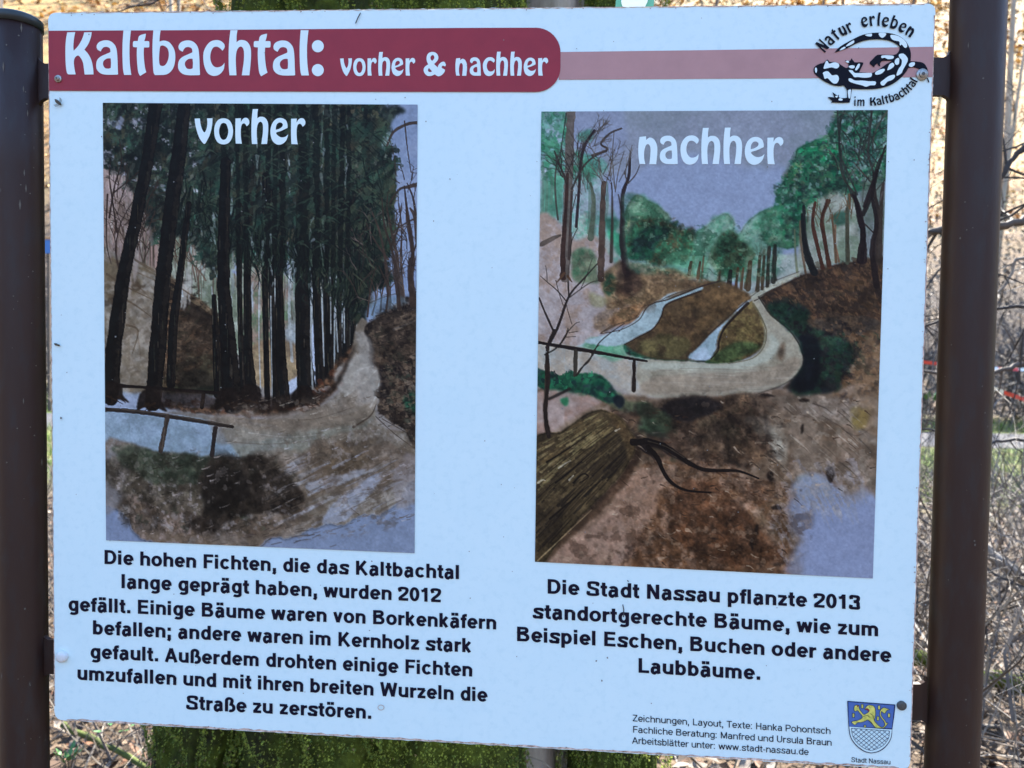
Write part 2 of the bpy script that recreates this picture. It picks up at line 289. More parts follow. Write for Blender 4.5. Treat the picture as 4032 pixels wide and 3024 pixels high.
class Canvas:
    def __init__(s, corners, W, H, seed, base):
        s.W, s.H = W, H; s.rng = np.random.default_rng(seed); s.c = np.empty((H, W, 3)); s.c[:] = np.array(base, float)/255
        src = corners; dst = [(0, 0), (W-1, 0), (W-1, H-1), (0, H-1)]
        A = []; b = []
        for (x, y), (u, v) in zip(src, dst):
            A += [[x, y, 1, 0, 0, 0, -u*x, -u*y], [0, 0, 0, x, y, 1, -v*x, -v*y]]; b += [u, v]
        s.M = np.append(np.linalg.solve(np.array(A, float), np.array(b, float)), 1).reshape(3, 3)
        s.k = W/(corners[1][0]-corners[0][0])          # canvas pixels per traced unit
        s.nx = fbm(s.rng, H, W, 40, 6, .6)*2; s.ny = fbm(s.rng, H, W, 40, 6, .6)*2
        s.g = [fbm(s.rng, H, W, c, 5, .7)*2 for c in (9, 26, 80)]
        s.view = (0, 0, 1)
    def q(s, pts):
        ox, oy, k = s.view
        p = np.array([(ox+x*k, oy+y*k, 1) for x, y in [p[:2] for p in pts]], float)@s.M.T
        return p[:, :2]/p[:, 2:]
    def mask(s, pts, warp=5, soft=1, smooth=True):
        P = s.q(crom(pts, 4, True) if smooth else pts); warp *= s.k*s.view[2]; pad = warp+soft+3
        x0, x1 = max(0, int(P[:, 0].min()-pad)), min(s.W, int(P[:, 0].max()+pad)+1)
        y0, y1 = max(0, int(P[:, 1].min()-pad)), min(s.H, int(P[:, 1].max()+pad)+1)
        if x1 <= x0 or y1 <= y0: return None
        Y, X = np.mgrid[y0:y1, x0:x1].astype(float)
        X += s.nx[y0:y1, x0:x1]*warp*2; Y += s.ny[y0:y1, x0:x1]*warp*2
        ins = np.zeros(X.shape, bool)
        for i in range(len(P)):
            (ax, ay), (bx, by) = P[i-1], P[i]
            if ay == by: continue
            ins ^= ((ay > Y) != (by > Y)) & (X < (bx-ax)*(Y-ay)/(by-ay)+ax)
        m = ins.astype(float)
        return box_blur(box_blur(m, int(soft)), int(max(1, soft//2)) if soft > 1 else 0), (y0, y1, x0, x1)
    def mix(s, m, box, col, a):
        y0, y1, x0, x1 = box; m = (m*a)[..., None]
        s.c[y0:y1, x0:x1] = s.c[y0:y1, x0:x1]*(1-m)+col*m
    def wash(s, pts, col, a=1, warp=5, soft=1, var=.10, rim=.0, col2=None, seed=1, cell=1, smooth=True):
        """a pool of pigment: warped outline, granulated, optionally blooming into a second colour"""
        soft = soft if soft <= 2 else 2+(soft-2)*.22
        r = s.mask(pts, warp*1.25, soft, smooth)
        if r is None: return
        m, box = r; y0, y1, x0, x1 = box
        C = np.empty(m.shape+(3,)); C[:] = np.array(col)/255
        if col2 is not None:
            t = np.clip(.5+1.6*np.roll(s.g[cell], seed*37, 1)[y0:y1, x0:x1], 0, 1)[..., None]
            t = t*t*(3-2*t); C = C*(1-t)+np.array(col2)/255*t
        C *= 1+var*(s.g[0][y0:y1, x0:x1]+.8*np.roll(s.g[1], seed*53, 0)[y0:y1, x0:x1])[..., None]*2
        if rim:
            e = np.clip(m-box_blur(m, 3), 0, 1)*2.5; C *= (1-rim*e)[..., None]
        s.mix(m, box, C, a)
    def line(s, pts, w, col, a=1, smooth=True, w1=None, rough=.12):
        """one brush stroke: width w at its start, w1 at its end"""
        w1 = w if w1 is None else w1
        P = s.q(crom(pts, 5) if smooth and len(pts) > 2 else pts); k = s.k*s.view[2]
        n = len(P); col = np.array(col)/255
        r0 = max(w, w1)*k/2+1.5
        x0, x1 = max(0, int(P[:, 0].min()-r0)), min(s.W, int(P[:, 0].max()+r0)+2)
        y0, y1 = max(0, int(P[:, 1].min()-r0)), min(s.H, int(P[:, 1].max()+r0)+2)
        if x1 <= x0 or y1 <= y0: return
        M = np.zeros((y1-y0, x1-x0))
        for i in range(n-1):
            (ax, ay), (bx, by) = P[i], P[i+1]; dx, dy = bx-ax, by-ay; L2 = dx*dx+dy*dy+1e-9
            u0, u1 = max(x0, int(min(ax, bx)-r0)), min(x1, int(max(ax, bx)+r0)+2); v0, v1 = max(y0, int(min(ay, by)-r0)), min(y1, int(max(ay, by)+r0)+2)
            if u1 <= u0 or v1 <= v0: continue
            Y, X = np.mgrid[v0:v1, u0:u1]
            t = np.clip(((X-ax)*dx+(Y-ay)*dy)/L2, 0, 1); d = np.hypot(X-ax-t*dx, Y-ay-t*dy)
            rad = (w+(w1-w)*(i+t)/(n-1))*k/2*(1+rough*s.g[0][v0:v1, u0:u1]*3)
            full = np.clip(rad*2, 0, 1)
            mm = np.clip(np.maximum(rad, .5)-d+.5, 0, 1)*full
            sub = M[v0-y0:v1-y0, u0-x0:u1-x0]; np.maximum(sub, mm, out=sub)
        C = col*(1+.22*(s.g[0][y0:y1, x0:x1]+.6*s.g[1][y0:y1, x0:x1])[..., None])
        s.mix(M, (y0, y1, x0, x1), C, a)
    def dabs(s, pts, n, cols, size, aspect=1, ang=None, a=.6, spread=.5, jitter=.12):
        """n short brush dabs scattered inside an outline"""
        P = np.array([p[:2] for p in pts], float); k = s.k*s.view[2]; Q = s.q(pts)
        xs = s.rng.uniform(P[:, 0].min(), P[:, 0].max(), n*4); ys = s.rng.uniform(P[:, 1].min(), P[:, 1].max(), n*4)
        ins = np.zeros(n*4, bool)
        for i in range(len(P)):
            (ax, ay), (bx, by) = P[i-1], P[i]
            if ay != by: ins ^= ((ay > ys) != (by > ys)) & (xs < (bx-ax)*(ys-ay)/(by-ay)+ax)
        pts2 = s.q(list(zip(xs[ins], ys[ins])))[:n]
        for (cx, cy) in pts2:
            r = size*k*s.rng.uniform(1-spread, 1+spread)/2; ra = r*aspect
            th = s.rng.uniform(0, math.pi) if ang is None else math.radians(ang)+s.rng.normal(0, .25)
            R = max(r, ra)+1.5; x0, x1 = max(0, int(cx-R)), min(s.W, int(cx+R)+2); y0, y1 = max(0, int(cy-R)), min(s.H, int(cy+R)+2)
            if x1 <= x0 or y1 <= y0: continue
            Y, X = np.mgrid[y0:y1, x0:x1]; X = X-cx; Y = Y-cy
            c, d = math.cos(th), math.sin(th)
            e = np.hypot((X*c+Y*d)/max(ra, .5), (-X*d+Y*c)/max(r, .5))+1.5*s.g[0][y0:y1, x0:x1]
            m = np.clip((1-e)*min(r, ra)+.5, 0, 1)*min(1, 2*min(r, ra))
            col = np.array(cols[s.rng.integers(len(cols))])/255*(1+s.rng.normal(0, jitter))
            s.mix(m, (y0, y1, x0, x1), col, a)
    def mottle(s, pts, col, cell, cut=.1, a=.7, warp=8, soft=4, sharp=3.5, stretch=1, shear=0):
        """irregular pooled spots of one colour inside an outline"""
        r = s.mask(pts, warp, soft)
        if r is None: return
        m, box = r; y0, y1, x0, x1 = box; cell *= s.k*s.view[2]*1.0
        h, w = y1-y0, x1-x0
        n = fbm(s.rng, int(h/stretch)+2+int(abs(shear)*w), w, max(2, cell), 5, .6)*2
        Y, X = np.mgrid[0:h, 0:w]
        yy = np.clip((Y/stretch+shear*(X if shear > 0 else X-w)).astype(int), 0, n.shape[0]-1)
        n = n[yy, X]
        t = np.clip((n-cut+.06)*sharp, 0, 1)*m*.85
        C = np.empty(m.shape+(3,)); C[:] = np.array(col)/255; C *= (1+.3*s.g[0][y0:y1, x0:x1])[..., None]
        s.mix(t, box, C, a)
    def soften(s, pts, r, a=.7, warp=4):
        """wet the paper again: blend an area with its own blur"""
        q = s.mask(pts, warp, 6)
        if q is None: return
        m, (y0, y1, x0, x1) = q; C = s.c[y0:y1, x0:x1].copy()
        for k in range(3): C[..., k] = box_blur(box_blur(C[..., k], r), r)
        s.mix(m, (y0, y1, x0, x1), C, a)
    def twig(s, x, y, ang, ln, w, depth, col, a=.85, spread=28, curl=.25):
        """a bare limb that forks"""
        pts = [(x, y)]; t = math.radians(ang)
        for i in range(4):
            t += s.rng.normal(0, curl*.35); x += math.cos(t)*ln/4; y -= math.sin(t)*ln/4; pts.append((x, y))
        s.line(pts, w, col, a, True, w*.55)
        if depth > 0:
            for _ in range(s.rng.integers(2, 4)):
                j = s.rng.integers(2, 5)
                s.twig(*pts[j], math.degrees(t)+s.rng.normal(0, spread), ln*s.rng.uniform(.5, .8), w*.6, depth-1, col, a, spread, curl)
    def grain(s, amt):
        s.c *= 1+amt*(fbm(s.rng, s.H, s.W, 3, 2)*2)[..., None]; s.c = np.clip(s.c, 0, 1)**1.24*1.12; g_ = s.c.mean(2, keepdims=True); s.c = np.clip(g_+(s.c-g_)*.98, 0, 1)
        ex = np.clip(s.c[..., 2]-np.maximum(s.c[..., 0], s.c[..., 1]), 0, 1); s.c[..., 2] -= .26*ex; s.c[..., 0] -= .05*ex
        b_ = np.stack([box_blur(s.c[..., k], 1) for k in range(3)], 2); s.c = np.clip(s.c+.7*(s.c-b_), 0, 1)

PIC = ([(222, 222), (902, 226), (895.5, 1195), (229, 1167)], [(1169.5, 241), (1918, 237.5), (1885.5, 1249.5), (1155.5, 1213.5)])
def paint_before(W=440, H=630):
    c = Canvas(PIC[0], W, H, 11, (126, 126, 132)); R = c.rng
    # air and far wood
    c.wash([(200,200),(930,200),(930,700),(200,700)], (138,136,146), 1, 0, 1, .05, col2=(120,122,128), cell=2)
    c.wash([(740,200),(930,200),(930,690),(830,690),(760,640)], (132,146,190), 1, 6, 3, .03, col2=(120,136,182), cell=2)
    c.wash([(225,330),(330,330),(400,450),(400,600),(300,640),(225,620)], (146,136,140), .9, 6, 3, .06, col2=(124,112,112), cell=1)
    c.wash([(330,430),(420,450),(410,660),(330,640)], (142,126,126), .8, 6, 3, .06)
    c.wash([(380,470),(640,470),(640,760),(380,700)], (146,158,156), .9, 8, 3, .08, col2=(106,120,110), cell=1)
    c.wash([(560,560),(620,560),(640,700),(560,760),(520,700)], (128,112,108), .8, 10, 3, .08, col2=(96,118,100))
    c.wash([(640,560),(770,560),(770,700),(700,830),(620,830)], (138,150,170), .9, 8, 2, .08, col2=(110,116,116))
    c.wash([(225,600),(300,620),(300,700),(225,700)], (128,128,146), .7, 6, 3, .06)
    # thin far trees
    for i in range(120):
        x = R.uniform(228, 640); y = R.uniform(560, 700) if x > 380 else R.uniform(500, 600); h = R.uniform(60, 220); dx = R.normal(0, 6)
        col = [(96,88,84),(120,122,120),(76,70,66),(150,152,156),(88,96,86),(134,116,110)][R.integers(6)]
        c.line([(x, y), (x+dx*.5, y-h*.5), (x+dx, y-h)], R.uniform(1.5, 6), col, R.uniform(.35, .75), w1=R.uniform(1, 3))
    for i in range(30):
        x = R.uniform(380, 480) if i % 2 else R.uniform(232, 320)
        c.twig(x, R.uniform(500, 690), 90+R.normal(0, 14), R.uniform(50, 90), 4, 2, [(62,54,50),(88,76,70)][i % 2], .7, 22)
    # left slope
    c.wash([(215,545),(262,560),(330,580),(372,622),(420,660),(478,700),(500,880),(215,880)], (128,128,128), 1, 5, 2, .12, col2=(100,94,84), cell=1)
    c.wash([(352,590),(395,625),(440,650),(482,700),(480,850),(352,840)], (74,64,56), .92, 6, 2, .2, col2=(112,98,84), cell=1, seed=3)
    c.wash([(352,600),(400,640),(470,690),(476,720),(400,690),(352,650)], (42,38,36), .85, 5, 2, .2)
    c.wash([(380,780),(480,770),(480,850),(352,850),(360,800)], (62,68,56), .8, 6, 3, .2)
    c.wash([(540,740),(640,740),(640,830),(600,840),(540,820)], (124,112,98), .9, 5, 2, .1, col2=(150,138,118))
    c.dabs([(240,600),(330,620),(330,800),(240,820)], 60, [(92,84,74),(160,160,162),(70,60,52)], 9, 2.5, -20, .45)
    c.dabs([(355,640),(470,700),(470,830),(355,830)], 110, [(44,36,32),(126,104,86),(90,72,60),(58,62,52)], 10, 2.2, -25, .5)
    for p in ([(270,600),(300,620),(330,650)], [(250,566),(300,590),(345,610)], [(290,700),(300,740),(304,775)]): c.line(p, 4, (84,70,60), .6, w1=2)
    c.line([(240,560),(330,590),(380,630),(440,665),(476,696)], 5, (96,88,76), .7)
    c.mottle([(352,600),(480,690),(480,850),(352,840)], (40,36,34), 14, .05, .7, stretch=.6); c.mottle([(230,600),(345,620),(345,840),(230,840)], (98,88,78), 12, .15, .55); c.mottle([(230,600),(345,620),(345,840),(230,840)], (158,158,160), 10, .28, .5)
    # white stream seen between the trunks
    c.wash([(605,840),(640,812),(664,790),(672,700),(684,700),(690,830),(640,880),(600,880)], (160,174,212), .95, 3, 1, .04)
    c.wash([(225,846),(330,850),(560,862),(560,905),(330,892),(225,882)], (136,150,184), .95, 4, 2, .06)
    # canopy: soft greens, then thousands of dabs, gaps of sky left open
    can = [(215,215),(820,215),(838,262),(832,300),(858,360),(838,430),(852,520),(820,560),(850,610),(800,640),(768,700),(735,640),(700,560),(650,600),(560,560),(500,540),(470,600),(430,560),(392,500),(330,520),(300,430),(262,380),(222,350)]
    c.wash(can, (50,60,58), .93, 12, 3, .22, col2=(36,44,46), cell=1)
    c.wash([(640,300),(810,300),(840,420),(820,520),(740,640),(680,520),(600,460)], (38,46,44), .8, 14, 5, .2, col2=(66,80,72), cell=1, seed=4)
    G = [(34,42,44),(46,58,56),(66,80,72),(40,66,62),(74,72,62),(28,34,36),(54,84,76)]
    c.dabs(can, 2600, G, 13, 2.1, -60, .5, .6)
    c.dabs([(420,400),(640,400),(640,600),(520,560),(430,520)], 500, G[:4]+[(48,92,84),(60,100,92)], 10, 2, -50, .5)
    c.dabs([(700,250),(830,250),(850,420),(830,560),(780,640),(720,520)], 900, [(70,80,68),(48,58,50),(30,40,38),(88,84,74),(52,78,66)], 10, 3, -48, .5)
    for (x, y, w, h, col) in ((255,270,34,24,(132,142,180)),(232,336,20,30,(140,148,176)),(300,262,26,16,(138,142,170)),(440,345,20,16,(132,156,176)),(424,420,16,10,(168,176,196)),(352,408,16,10,(150,158,190)),(380,445,30,10,(110,124,128)),
                              (615,262,12,14,(160,170,196)),(640,350,12,12,(120,160,170)),(618,455,10,14,(150,168,190)),(645,470,14,60,(128,142,160)),(668,620,12,60,(150,162,186)),(590,630,10,90,(150,160,178)),(545,640,9,60,(150,160,182)),(500,600,8,80,(128,140,148)),
                              (720,250,30,40,(110,126,128)),(830,300,24,40,(116,140,150)),(505,590,16,14,(128,140,190)),(700,400,10,50,(96,104,98)),(628,560,20,50,(140,152,180)),(570,560,20,30,(134,150,170)),(285,560,20,80,(150,146,150)),(395,590,14,90,(156,160,166))):
        for _ in range(5):
            a, b = R.normal(0, w*.35), R.normal(0, h*.35)
            c.wash([(x+a-w*.3, y+b-h*.2), (x+a, y+b-h*.35), (x+a+w*.3, y+b), (x+a, y+b+h*.35)], col, .75, 6, 1, .05)
    c.dabs([(222,380),(300,380),(330,520),(228,560)], 90, [(146,138,146),(120,110,108),(160,152,160)], 9, 3, 80, .35)
    c.mottle(can, (22,28,32), 30, .0, .75, stretch=2); c.mottle(can, (70,84,78), 16, .22, .6, stretch=1.6); c.mottle(can, (24,30,34), 9, .1, .6)
    c.mottle([(640,420),(820,380),(850,520),(800,650),(740,640)], (22,26,30), 26, -.12, .7, stretch=1.5)
    c.mottle([(222,222),(420,222),(400,440),(300,420),(222,360)], (150,154,180), 12, .36, .8); c.mottle([(420,400),(700,420),(700,620),(440,600)], (140,158,176), 12, .36, .8, stretch=2)
    c.mottle([(690,230),(840,240),(850,600),(760,640)], (98,104,100), 10, .3, .6, stretch=2.5, shear=.6)
    for x, w in ((372,10),(455,14),(520,12),(560,10),(610,12),(680,14),(740,14),(790,10)):
        c.line([(x, 222), (x+R.normal(0, 4), 330), (x-3, 460)], w, (24,28,30), .55)
    c.dabs(can, 500, [(88,98,92),(104,112,110),(58,82,74),(74,70,58)], 6, 2.5, -55, .4)
    # limbs and fine wood upper left
    for p, w in (([(252,500),(244,440),(236,380),(240,340)], 5), ([(236,470),(248,400),(262,350),(258,300)], 5), ([(246,416),(290,380),(318,350)], 4), ([(262,600),(250,540),(262,480),(290,430)], 5), ([(232,420),(230,520),(240,570)], 4), ([(300,500),(306,430),(300,380)], 4), ([(270,620),(266,560),(280,500)], 5)):
        c.line(p, w, (48,40,40), .85, w1=1.5)
    for i in range(16): c.twig(R.uniform(235, 320), R.uniform(400, 560), 80+R.normal(0, 25), R.uniform(30, 60), 3, 2, (56,48,46), .75)
    # big trunks
    T = [([(338,215),(318,351),(290,490),(265,603),(245,760),(240,862)], [30,27,28,30,36,32]), ([(400,215),(384,351),(366,480),(352,603),(340,760),(330,872)], [26,33,33,34,38,34]),
         ([(408,440),(388,600),(374,700),(369,830)], [12,16,20,20]), ([(462,640),(466,730),(471,852)], [10,15,18]), ([(488,350),(483,500),(483,620),(492,740),(503,872)], [22,26,28,35,46]),
         ([(517,420),(517,620),(521,760),(526,860)], [16,12,12,16]), ([(540,360),(534,600),(536,760),(545,868)], [20,17,20,26]), ([(574,380),(572,600),(575,760),(578,872)], [16,14,13,13]),
         ([(588,400),(586,620),(592,760),(597,880)], [12,13,16,18]), ([(604,380),(603,620),(607,780),(615,874)], [18,17,24,26]), ([(655,330),(653,560),(655,740),(664,872)], [26,32,34,42]),
         ([(684,400),(682,600),(688,740),(694,835)], [16,17,20,24]), ([(704,420),(702,600),(706,700),(709,820)], [12,12,14,14]), ([(722,420),(718,600),(714,700),(712,805)], [12,12,14,18]), ([(738,430),(734,600),(731,700),(731,800)], [12,11,13,15]),
         ([(760,420),(752,600),(748,700),(747,790)], [12,14,16,18]), ([(776,440),(768,600),(764,680),(762,752)], [10,11,12,12])]
    def draw_trunks(T):
        for P, Wd in T:
            for i in range(len(P)-1):
                c.line([P[i], P[i+1]], Wd[i], (24,24,27), .95, False, Wd[i+1], .05)
                c.line([(P[i][0]+Wd[i]*.28, P[i][1]), (P[i+1][0]+Wd[i+1]*.28, P[i+1][1])], Wd[i]*.28, (50,46,42), .4, False, Wd[i+1]*.28, .5)
                c.line([(P[i][0]-Wd[i]*.2, P[i][1]), (P[i+1][0]-Wd[i+1]*.2, P[i+1][1])], Wd[i]*.3, (24,28,32), .6, False, Wd[i+1]*.3, .5)
            for k in range(14):
                i = R.integers(len(P)-1); t = R.random(); x = P[i][0]*(1-t)+P[i+1][0]*t; y = P[i][1]*(1-t)+P[i+1][1]*t; o = R.uniform(-.45, .45)*Wd[i]
                c.line([(x+o, y), (x+o, y+R.uniform(10, 40))], 1.6, [(72,68,58),(20,20,24),(56,62,56),(84,80,74)][R.integers(4)], .5)
    draw_trunks(T)
    for x, y0, y1, w in ((500,640,860,3),(560,600,850,3),(585,640,860,2.5),(673,640,850,4),(697,560,790,2.5),(712,560,720,2.5),(727,560,760,2.5),(741,520,740,2.5),(628,560,780,6),(457,620,700,3),(392,600,640,4)):
        c.line([(x, y0), (x+R.normal(0, 2), (y0+y1)/2), (x+3, y1)], w, (150,160,176), .75)
    c.dabs([(400,300),(830,260),(845,520),(780,620),(700,520),(560,520),(440,500)], 900, G, 11, 2.4, -55, .38)
    c.dabs([(640,480),(780,440),(830,560),(770,700),(690,600)], 420, [(26,34,36),(34,44,42),(44,58,52),(64,72,62)], 9, 3, -60, .5)
    # hanging fringe of the crowns
    for i in range(420):
        x = R.uniform(390, 840); y = {0: 470, 1: 520, 2: 560, 3: 560, 4: 600, 5: 640, 6: 640}[min(6, int((x-390)/65))]+R.normal(0, 26)
        if x > 770: y = R.uniform(380, 640)
        c.line([(x, y-R.uniform(20, 50)), (x+R.normal(0, 6), y-10), (x+R.normal(0, 12)+(8 if x > 770 else 0), y+R.uniform(0, 22))], R.uniform(2, 6), [(24,32,34),(34,44,42),(48,62,54),(20,26,28)][R.integers(4)], .7, w1=1)
    for i in range(70):
        x = R.uniform(700, 830); y = R.uniform(250, 600); l = R.uniform(10, 30)*(1 if i % 3 else -.6)
        c.line([(x, y), (x+l*.6, y+l*.5), (x+l, y+l)], 4, [(26,34,34),(58,70,60),(84,92,80),(20,26,28)][R.integers(4)], .55, w1=1)
    # dark foot of the wood
    c.wash([(330,868),(420,878),(500,872),(600,880),(640,866),(700,818),(742,770),(766,740),(770,780),(745,820),(712,856),(670,888),(600,896),(500,900),(400,892)], (50,42,38), .92, 6, 2, .25, col2=(84,66,54), cell=0)
    c.dabs([(340,866),(640,868),(760,770),(740,826),(660,890),(420,898)], 160, [(120,96,82),(34,30,30),(96,62,50),(150,150,156),(60,52,44)], 8, 1.8, 10, .5)
    c.wash([(396,806),(440,800),(470,830),(440,850),(390,846)], (34,38,36), .85, 6, 2, .15)
    c.line([(252,833),(330,838),(430,846),(560,852)], 8, (34,30,30), .9); c.line([(440,850),(436,880)], 8, (30,28,28), .9)
    # path
    c.wash([(768,700),(790,694),(800,740),(806,770),(822,800),(818,850),(806,880),(812,905),(850,930),(910,960),(910,1210),(215,1210),(215,965),(420,985),(560,1000),(560,930),(480,910),(440,900),(560,905),(660,895),(716,862),(748,815)], (132,132,134), 1, 4, 1, .07, col2=(106,102,98), cell=1)
    c.wash([(225,872),(330,888),(470,900),(620,930),(620,985),(470,990),(330,975),(225,966)], (134,152,186), 1, 4, 1, .05, col2=(120,138,166), cell=1)
    c.wash([(225,850),(300,860),(330,884),(420,898),(330,896),(225,884)], (140,152,190), .9, 3, 2, .05)
    c.wash([(470,905),(600,925),(700,905),(800,880),(790,920),(700,950),(620,1000),(520,985)], (132,136,138), .9, 6, 4, .08, col2=(116,120,118))
    c.wash([(730,800),(790,770),(816,800),(812,850),(780,880),(740,850)], (146,148,152), .8, 8, 4, .06)
    c.wash([(560,985),(760,960),(905,980),(905,1020),(700,1040),(600,1020)], (112,106,102), .6, 10, 5, .1)
    for p, w, col in (([(700,905),(760,895),(800,872)], 4, (92,84,78)), ([(620,925),(700,915),(780,905)], 2, (90,92,92)), ([(772,800),(800,792),(816,796)], 3, (168,170,178)), ([(640,884),(660,878),(690,880)], 3, (170,166,168)), ([(800,880),(814,850),(820,820)], 3, (176,186,200)), ([(480,990),(560,985),(640,985)], 2, (84,88,86))):
        c.line(p, w, col, .7, w1=1)
    # right bank
    bank = [(786,704),(802,690),(840,672),(910,652),(910,960),(870,925),(834,900),(812,880),(822,840),(824,806),(806,782),(798,740)]
    c.wash(bank, (84,76,70), 1, 5, 1, .18, col2=(58,52,50), cell=1, rim=.3)
    c.dabs(bank, 260, [(40,36,36),(104,92,84),(70,60,54),(52,60,56),(116,110,106)], 9, 1.8, 30, .5)
    c.wash([(790,700),(840,674),(902,654),(902,664),(845,690),(806,712),(806,770),(792,730)], (36,33,34), .9, 4, 1, .1)
    c.wash([(800,780),(830,800),(836,850),(826,880),(816,850),(820,812)], (34,30,32), .8, 5, 2, .1)
    for x, y, w in ((868,740,16),(880,724,14),(850,760,10),(858,800,14),(884,780,12)): c.wash([(x-w*.5,y),(x,y-w*.4),(x+w*.5,y-2),(x,y+w*.5)], (32,28,30), .9, 3, 1)
    c.wash([(868,862),(890,850),(902,870),(900,900),(880,890)], (34,76,64), .85, 6, 2, .2)
    c.line([(850,712),(880,700),(902,690)], 5, (128,132,140), .6, w1=2)
    # bare trees against the sky, right
    B = (66,58,56)
    for p, w, w1 in (([(902,265),(880,268),(850,285),(836,315)], 8, 4), ([(902,398),(880,404),(862,410),(842,438)], 9, 3), ([(874,262),(880,320),(888,372)], 3, 2), ([(902,470),(880,480),(850,500)], 6, 2),
                     ([(895,655),(888,600),(893,560),(880,480),(878,440)], 14, 3), ([(902,530),(896,470),(886,450)], 10, 4), ([(866,655),(858,560),(846,500),(836,450),(838,420)], 9, 2), ([(850,540),(866,510),(884,480)], 3, 2),
                     ([(872,655),(866,560),(868,500),(862,440)], 6, 2), ([(842,672),(838,620),(832,560),(820,500),(800,450)], 9, 2), ([(838,560),(810,520),(790,480)], 5, 2), ([(822,672),(826,630),(836,600),(850,580)], 4, 2), ([(884,560),(896,540),(902,500)], 3, 2), ([(804,680),(812,640),(800,600)], 4, 2), ([(880,655),(900,630)], 4, 2)):
        c.line(p, w, B, .92, w1=w1)
    for i in range(34): c.twig(R.uniform(770, 895), R.uniform(500, 690), 88+R.normal(0, 24), R.uniform(24, 52), 2.6, 2, [(66,58,56),(94,88,88),(50,46,48)][i % 3], .75)
    for i in range(12): c.twig(R.uniform(850, 895), R.uniform(380, 520), R.uniform(40, 200), R.uniform(18, 36), 2.2, 1, (58,52,54), .8)
    c.wash([(800,655),(850,640),(880,650),(850,672),(800,684)], (96,120,150), .5, 6, 3)
    # lower half: bank with shrub shadow, puddles, bare paper
    c.wash([(215,965),(330,975),(450,988),(600,1000),(640,1040),(660,1080),(640,1130),(600,1150),(420,1175),(215,1190)], (112,112,116), .9, 6, 3, .1, col2=(96,88,84), cell=1)
    c.wash([(240,968),(330,974),(450,985),(590,1005),(560,1040),(470,1080),(300,1050)], (58,66,60), .85, 10, 3, .2, col2=(90,92,88), cell=0)
    c.wash([(480,1000),(560,992),(620,1020),(650,1062),(646,1100),(600,1110),(540,1100),(500,1130),(462,1120),(440,1070),(470,1040)], (54,48,44), .92, 8, 2, .2, col2=(72,64,56), cell=0, rim=.3)
    c.wash([(480,1020),(540,1020),(570,1050),(540,1090),(500,1110),(478,1070)], (36,34,34), .85, 8, 4, .15)
    c.wash([(438,1130),(446,1122),(462,1126),(462,1142),(448,1146)], (36,30,28), .9, 2, 1)
    c.wash([(300,1080),(400,1060),(450,1090),(440,1130),(400,1170),(310,1165),(276,1140),(280,1100)], (120,110,108), .8, 8, 1, .1, col2=(98,88,80), cell=0, rim=.5)
    c.wash([(450,1120),(600,1110),(640,1110),(660,1140),(560,1180),(440,1180)], (116,108,104), .7, 10, 2, .14, col2=(92,84,78))
    c.dabs([(260,990),(600,1010),(650,1080),(560,1150),(300,1140)], 330, [(132,134,140),(74,72,66),(150,150,160),(50,50,46),(100,84,74),(70,84,76)], 8, 1.7, None, .4)
    c.wash([(215,1100),(240,1090),(270,1120),(285,1150),(330,1166),(420,1176),(420,1200),(215,1190)], (118,132,176), .95, 8, 1, .03, rim=.4)
    c.wash([(222,980),(262,990),(270,1060),(250,1100),(222,1100)], (120,122,138), .7, 8, 4, .05)
    # swirling right foreground
    c.wash([(330,885),(560,905),(700,905),(800,880),(780,915),(640,935),(520,925),(420,905)], (104,98,92), .75, 6, 4, .1)
    c.wash([(560,1000),(760,965),(905,985),(905,1040),(720,1060),(640,1050)], (100,92,86), .7, 10, 6, .12, col2=(124,118,116))
    c.wash([(225,985),(330,990),(600,1005),(640,1050),(560,1100),(420,1110),(300,1080),(235,1040)], (70,68,62), .75, 8, 4, .2, col2=(96,92,88), cell=0)
    for i in range(70):
        x = R.uniform(600, 890); y = R.uniform(985, 1130); l = R.uniform(30, 90)
        c.line([(x-l*.5, y+l*.25), (x, y), (x+l*.5, y-l*.22)], R.uniform(3, 12), [(140,146,162),(112,108,106),(92,84,76),(134,134,138),(150,158,186)][R.integers(5)], .4, w1=2)
    c.wash([(740,985),(780,975),(800,990),(760,1010),(690,1030),(700,1010)], (80,72,62), .8, 8, 3, .15)
    c.wash([(640,1060),(700,1040),(760,1020),(780,1030),(700,1062),(660,1085)], (92,84,76), .6, 8, 2, .15)
    c.wash([(660,1040),(720,1020),(790,1012),(740,1040),(680,1060)], (146,154,180), .7, 6, 1, .04)
    c.wash([(720,1090),(780,1040),(830,1020),(800,1060),(760,1110),(700,1130)], (140,150,184), .7, 6, 1, .04)
    c.wash([(640,1160),(700,1130),(760,1120),(840,1090),(910,1040),(910,1210),(560,1200),(560,1180)], (120,134,176), .95, 10, 1, .03, rim=.35)
    c.wash([(860,1000),(910,980),(910,1080),(850,1090)], (128,128,140), .8, 10, 6, .05)
    for i in range(60):
        x = R.uniform(440, 720); y = 1165-abs(x-560)*.08+R.normal(0, 12)
        c.line([(x, y), (x+R.uniform(8, 26), y-R.uniform(0, 10))], 2, [(80,74,76),(60,54,52),(104,98,98)][R.integers(3)], .6)
    for p in ([(812,900),(850,935),(890,965)], [(826,905),(870,930),(902,950)], [(758,1098),(776,1112)]): c.line(p, 2, (66,60,58), .7)
    c.mottle(bank, (34,31,33), 14, .08, .75); c.mottle(bank, (118,108,98), 8, .3, .6)
    c.mottle([(250,980),(600,1000),(650,1060),(640,1130),(300,1150),(250,1080)], (54,50,46), 20, .0, .6); c.mottle([(250,990),(600,1010),(640,1130),(300,1160)], (148,146,156), 10, .3, .65)
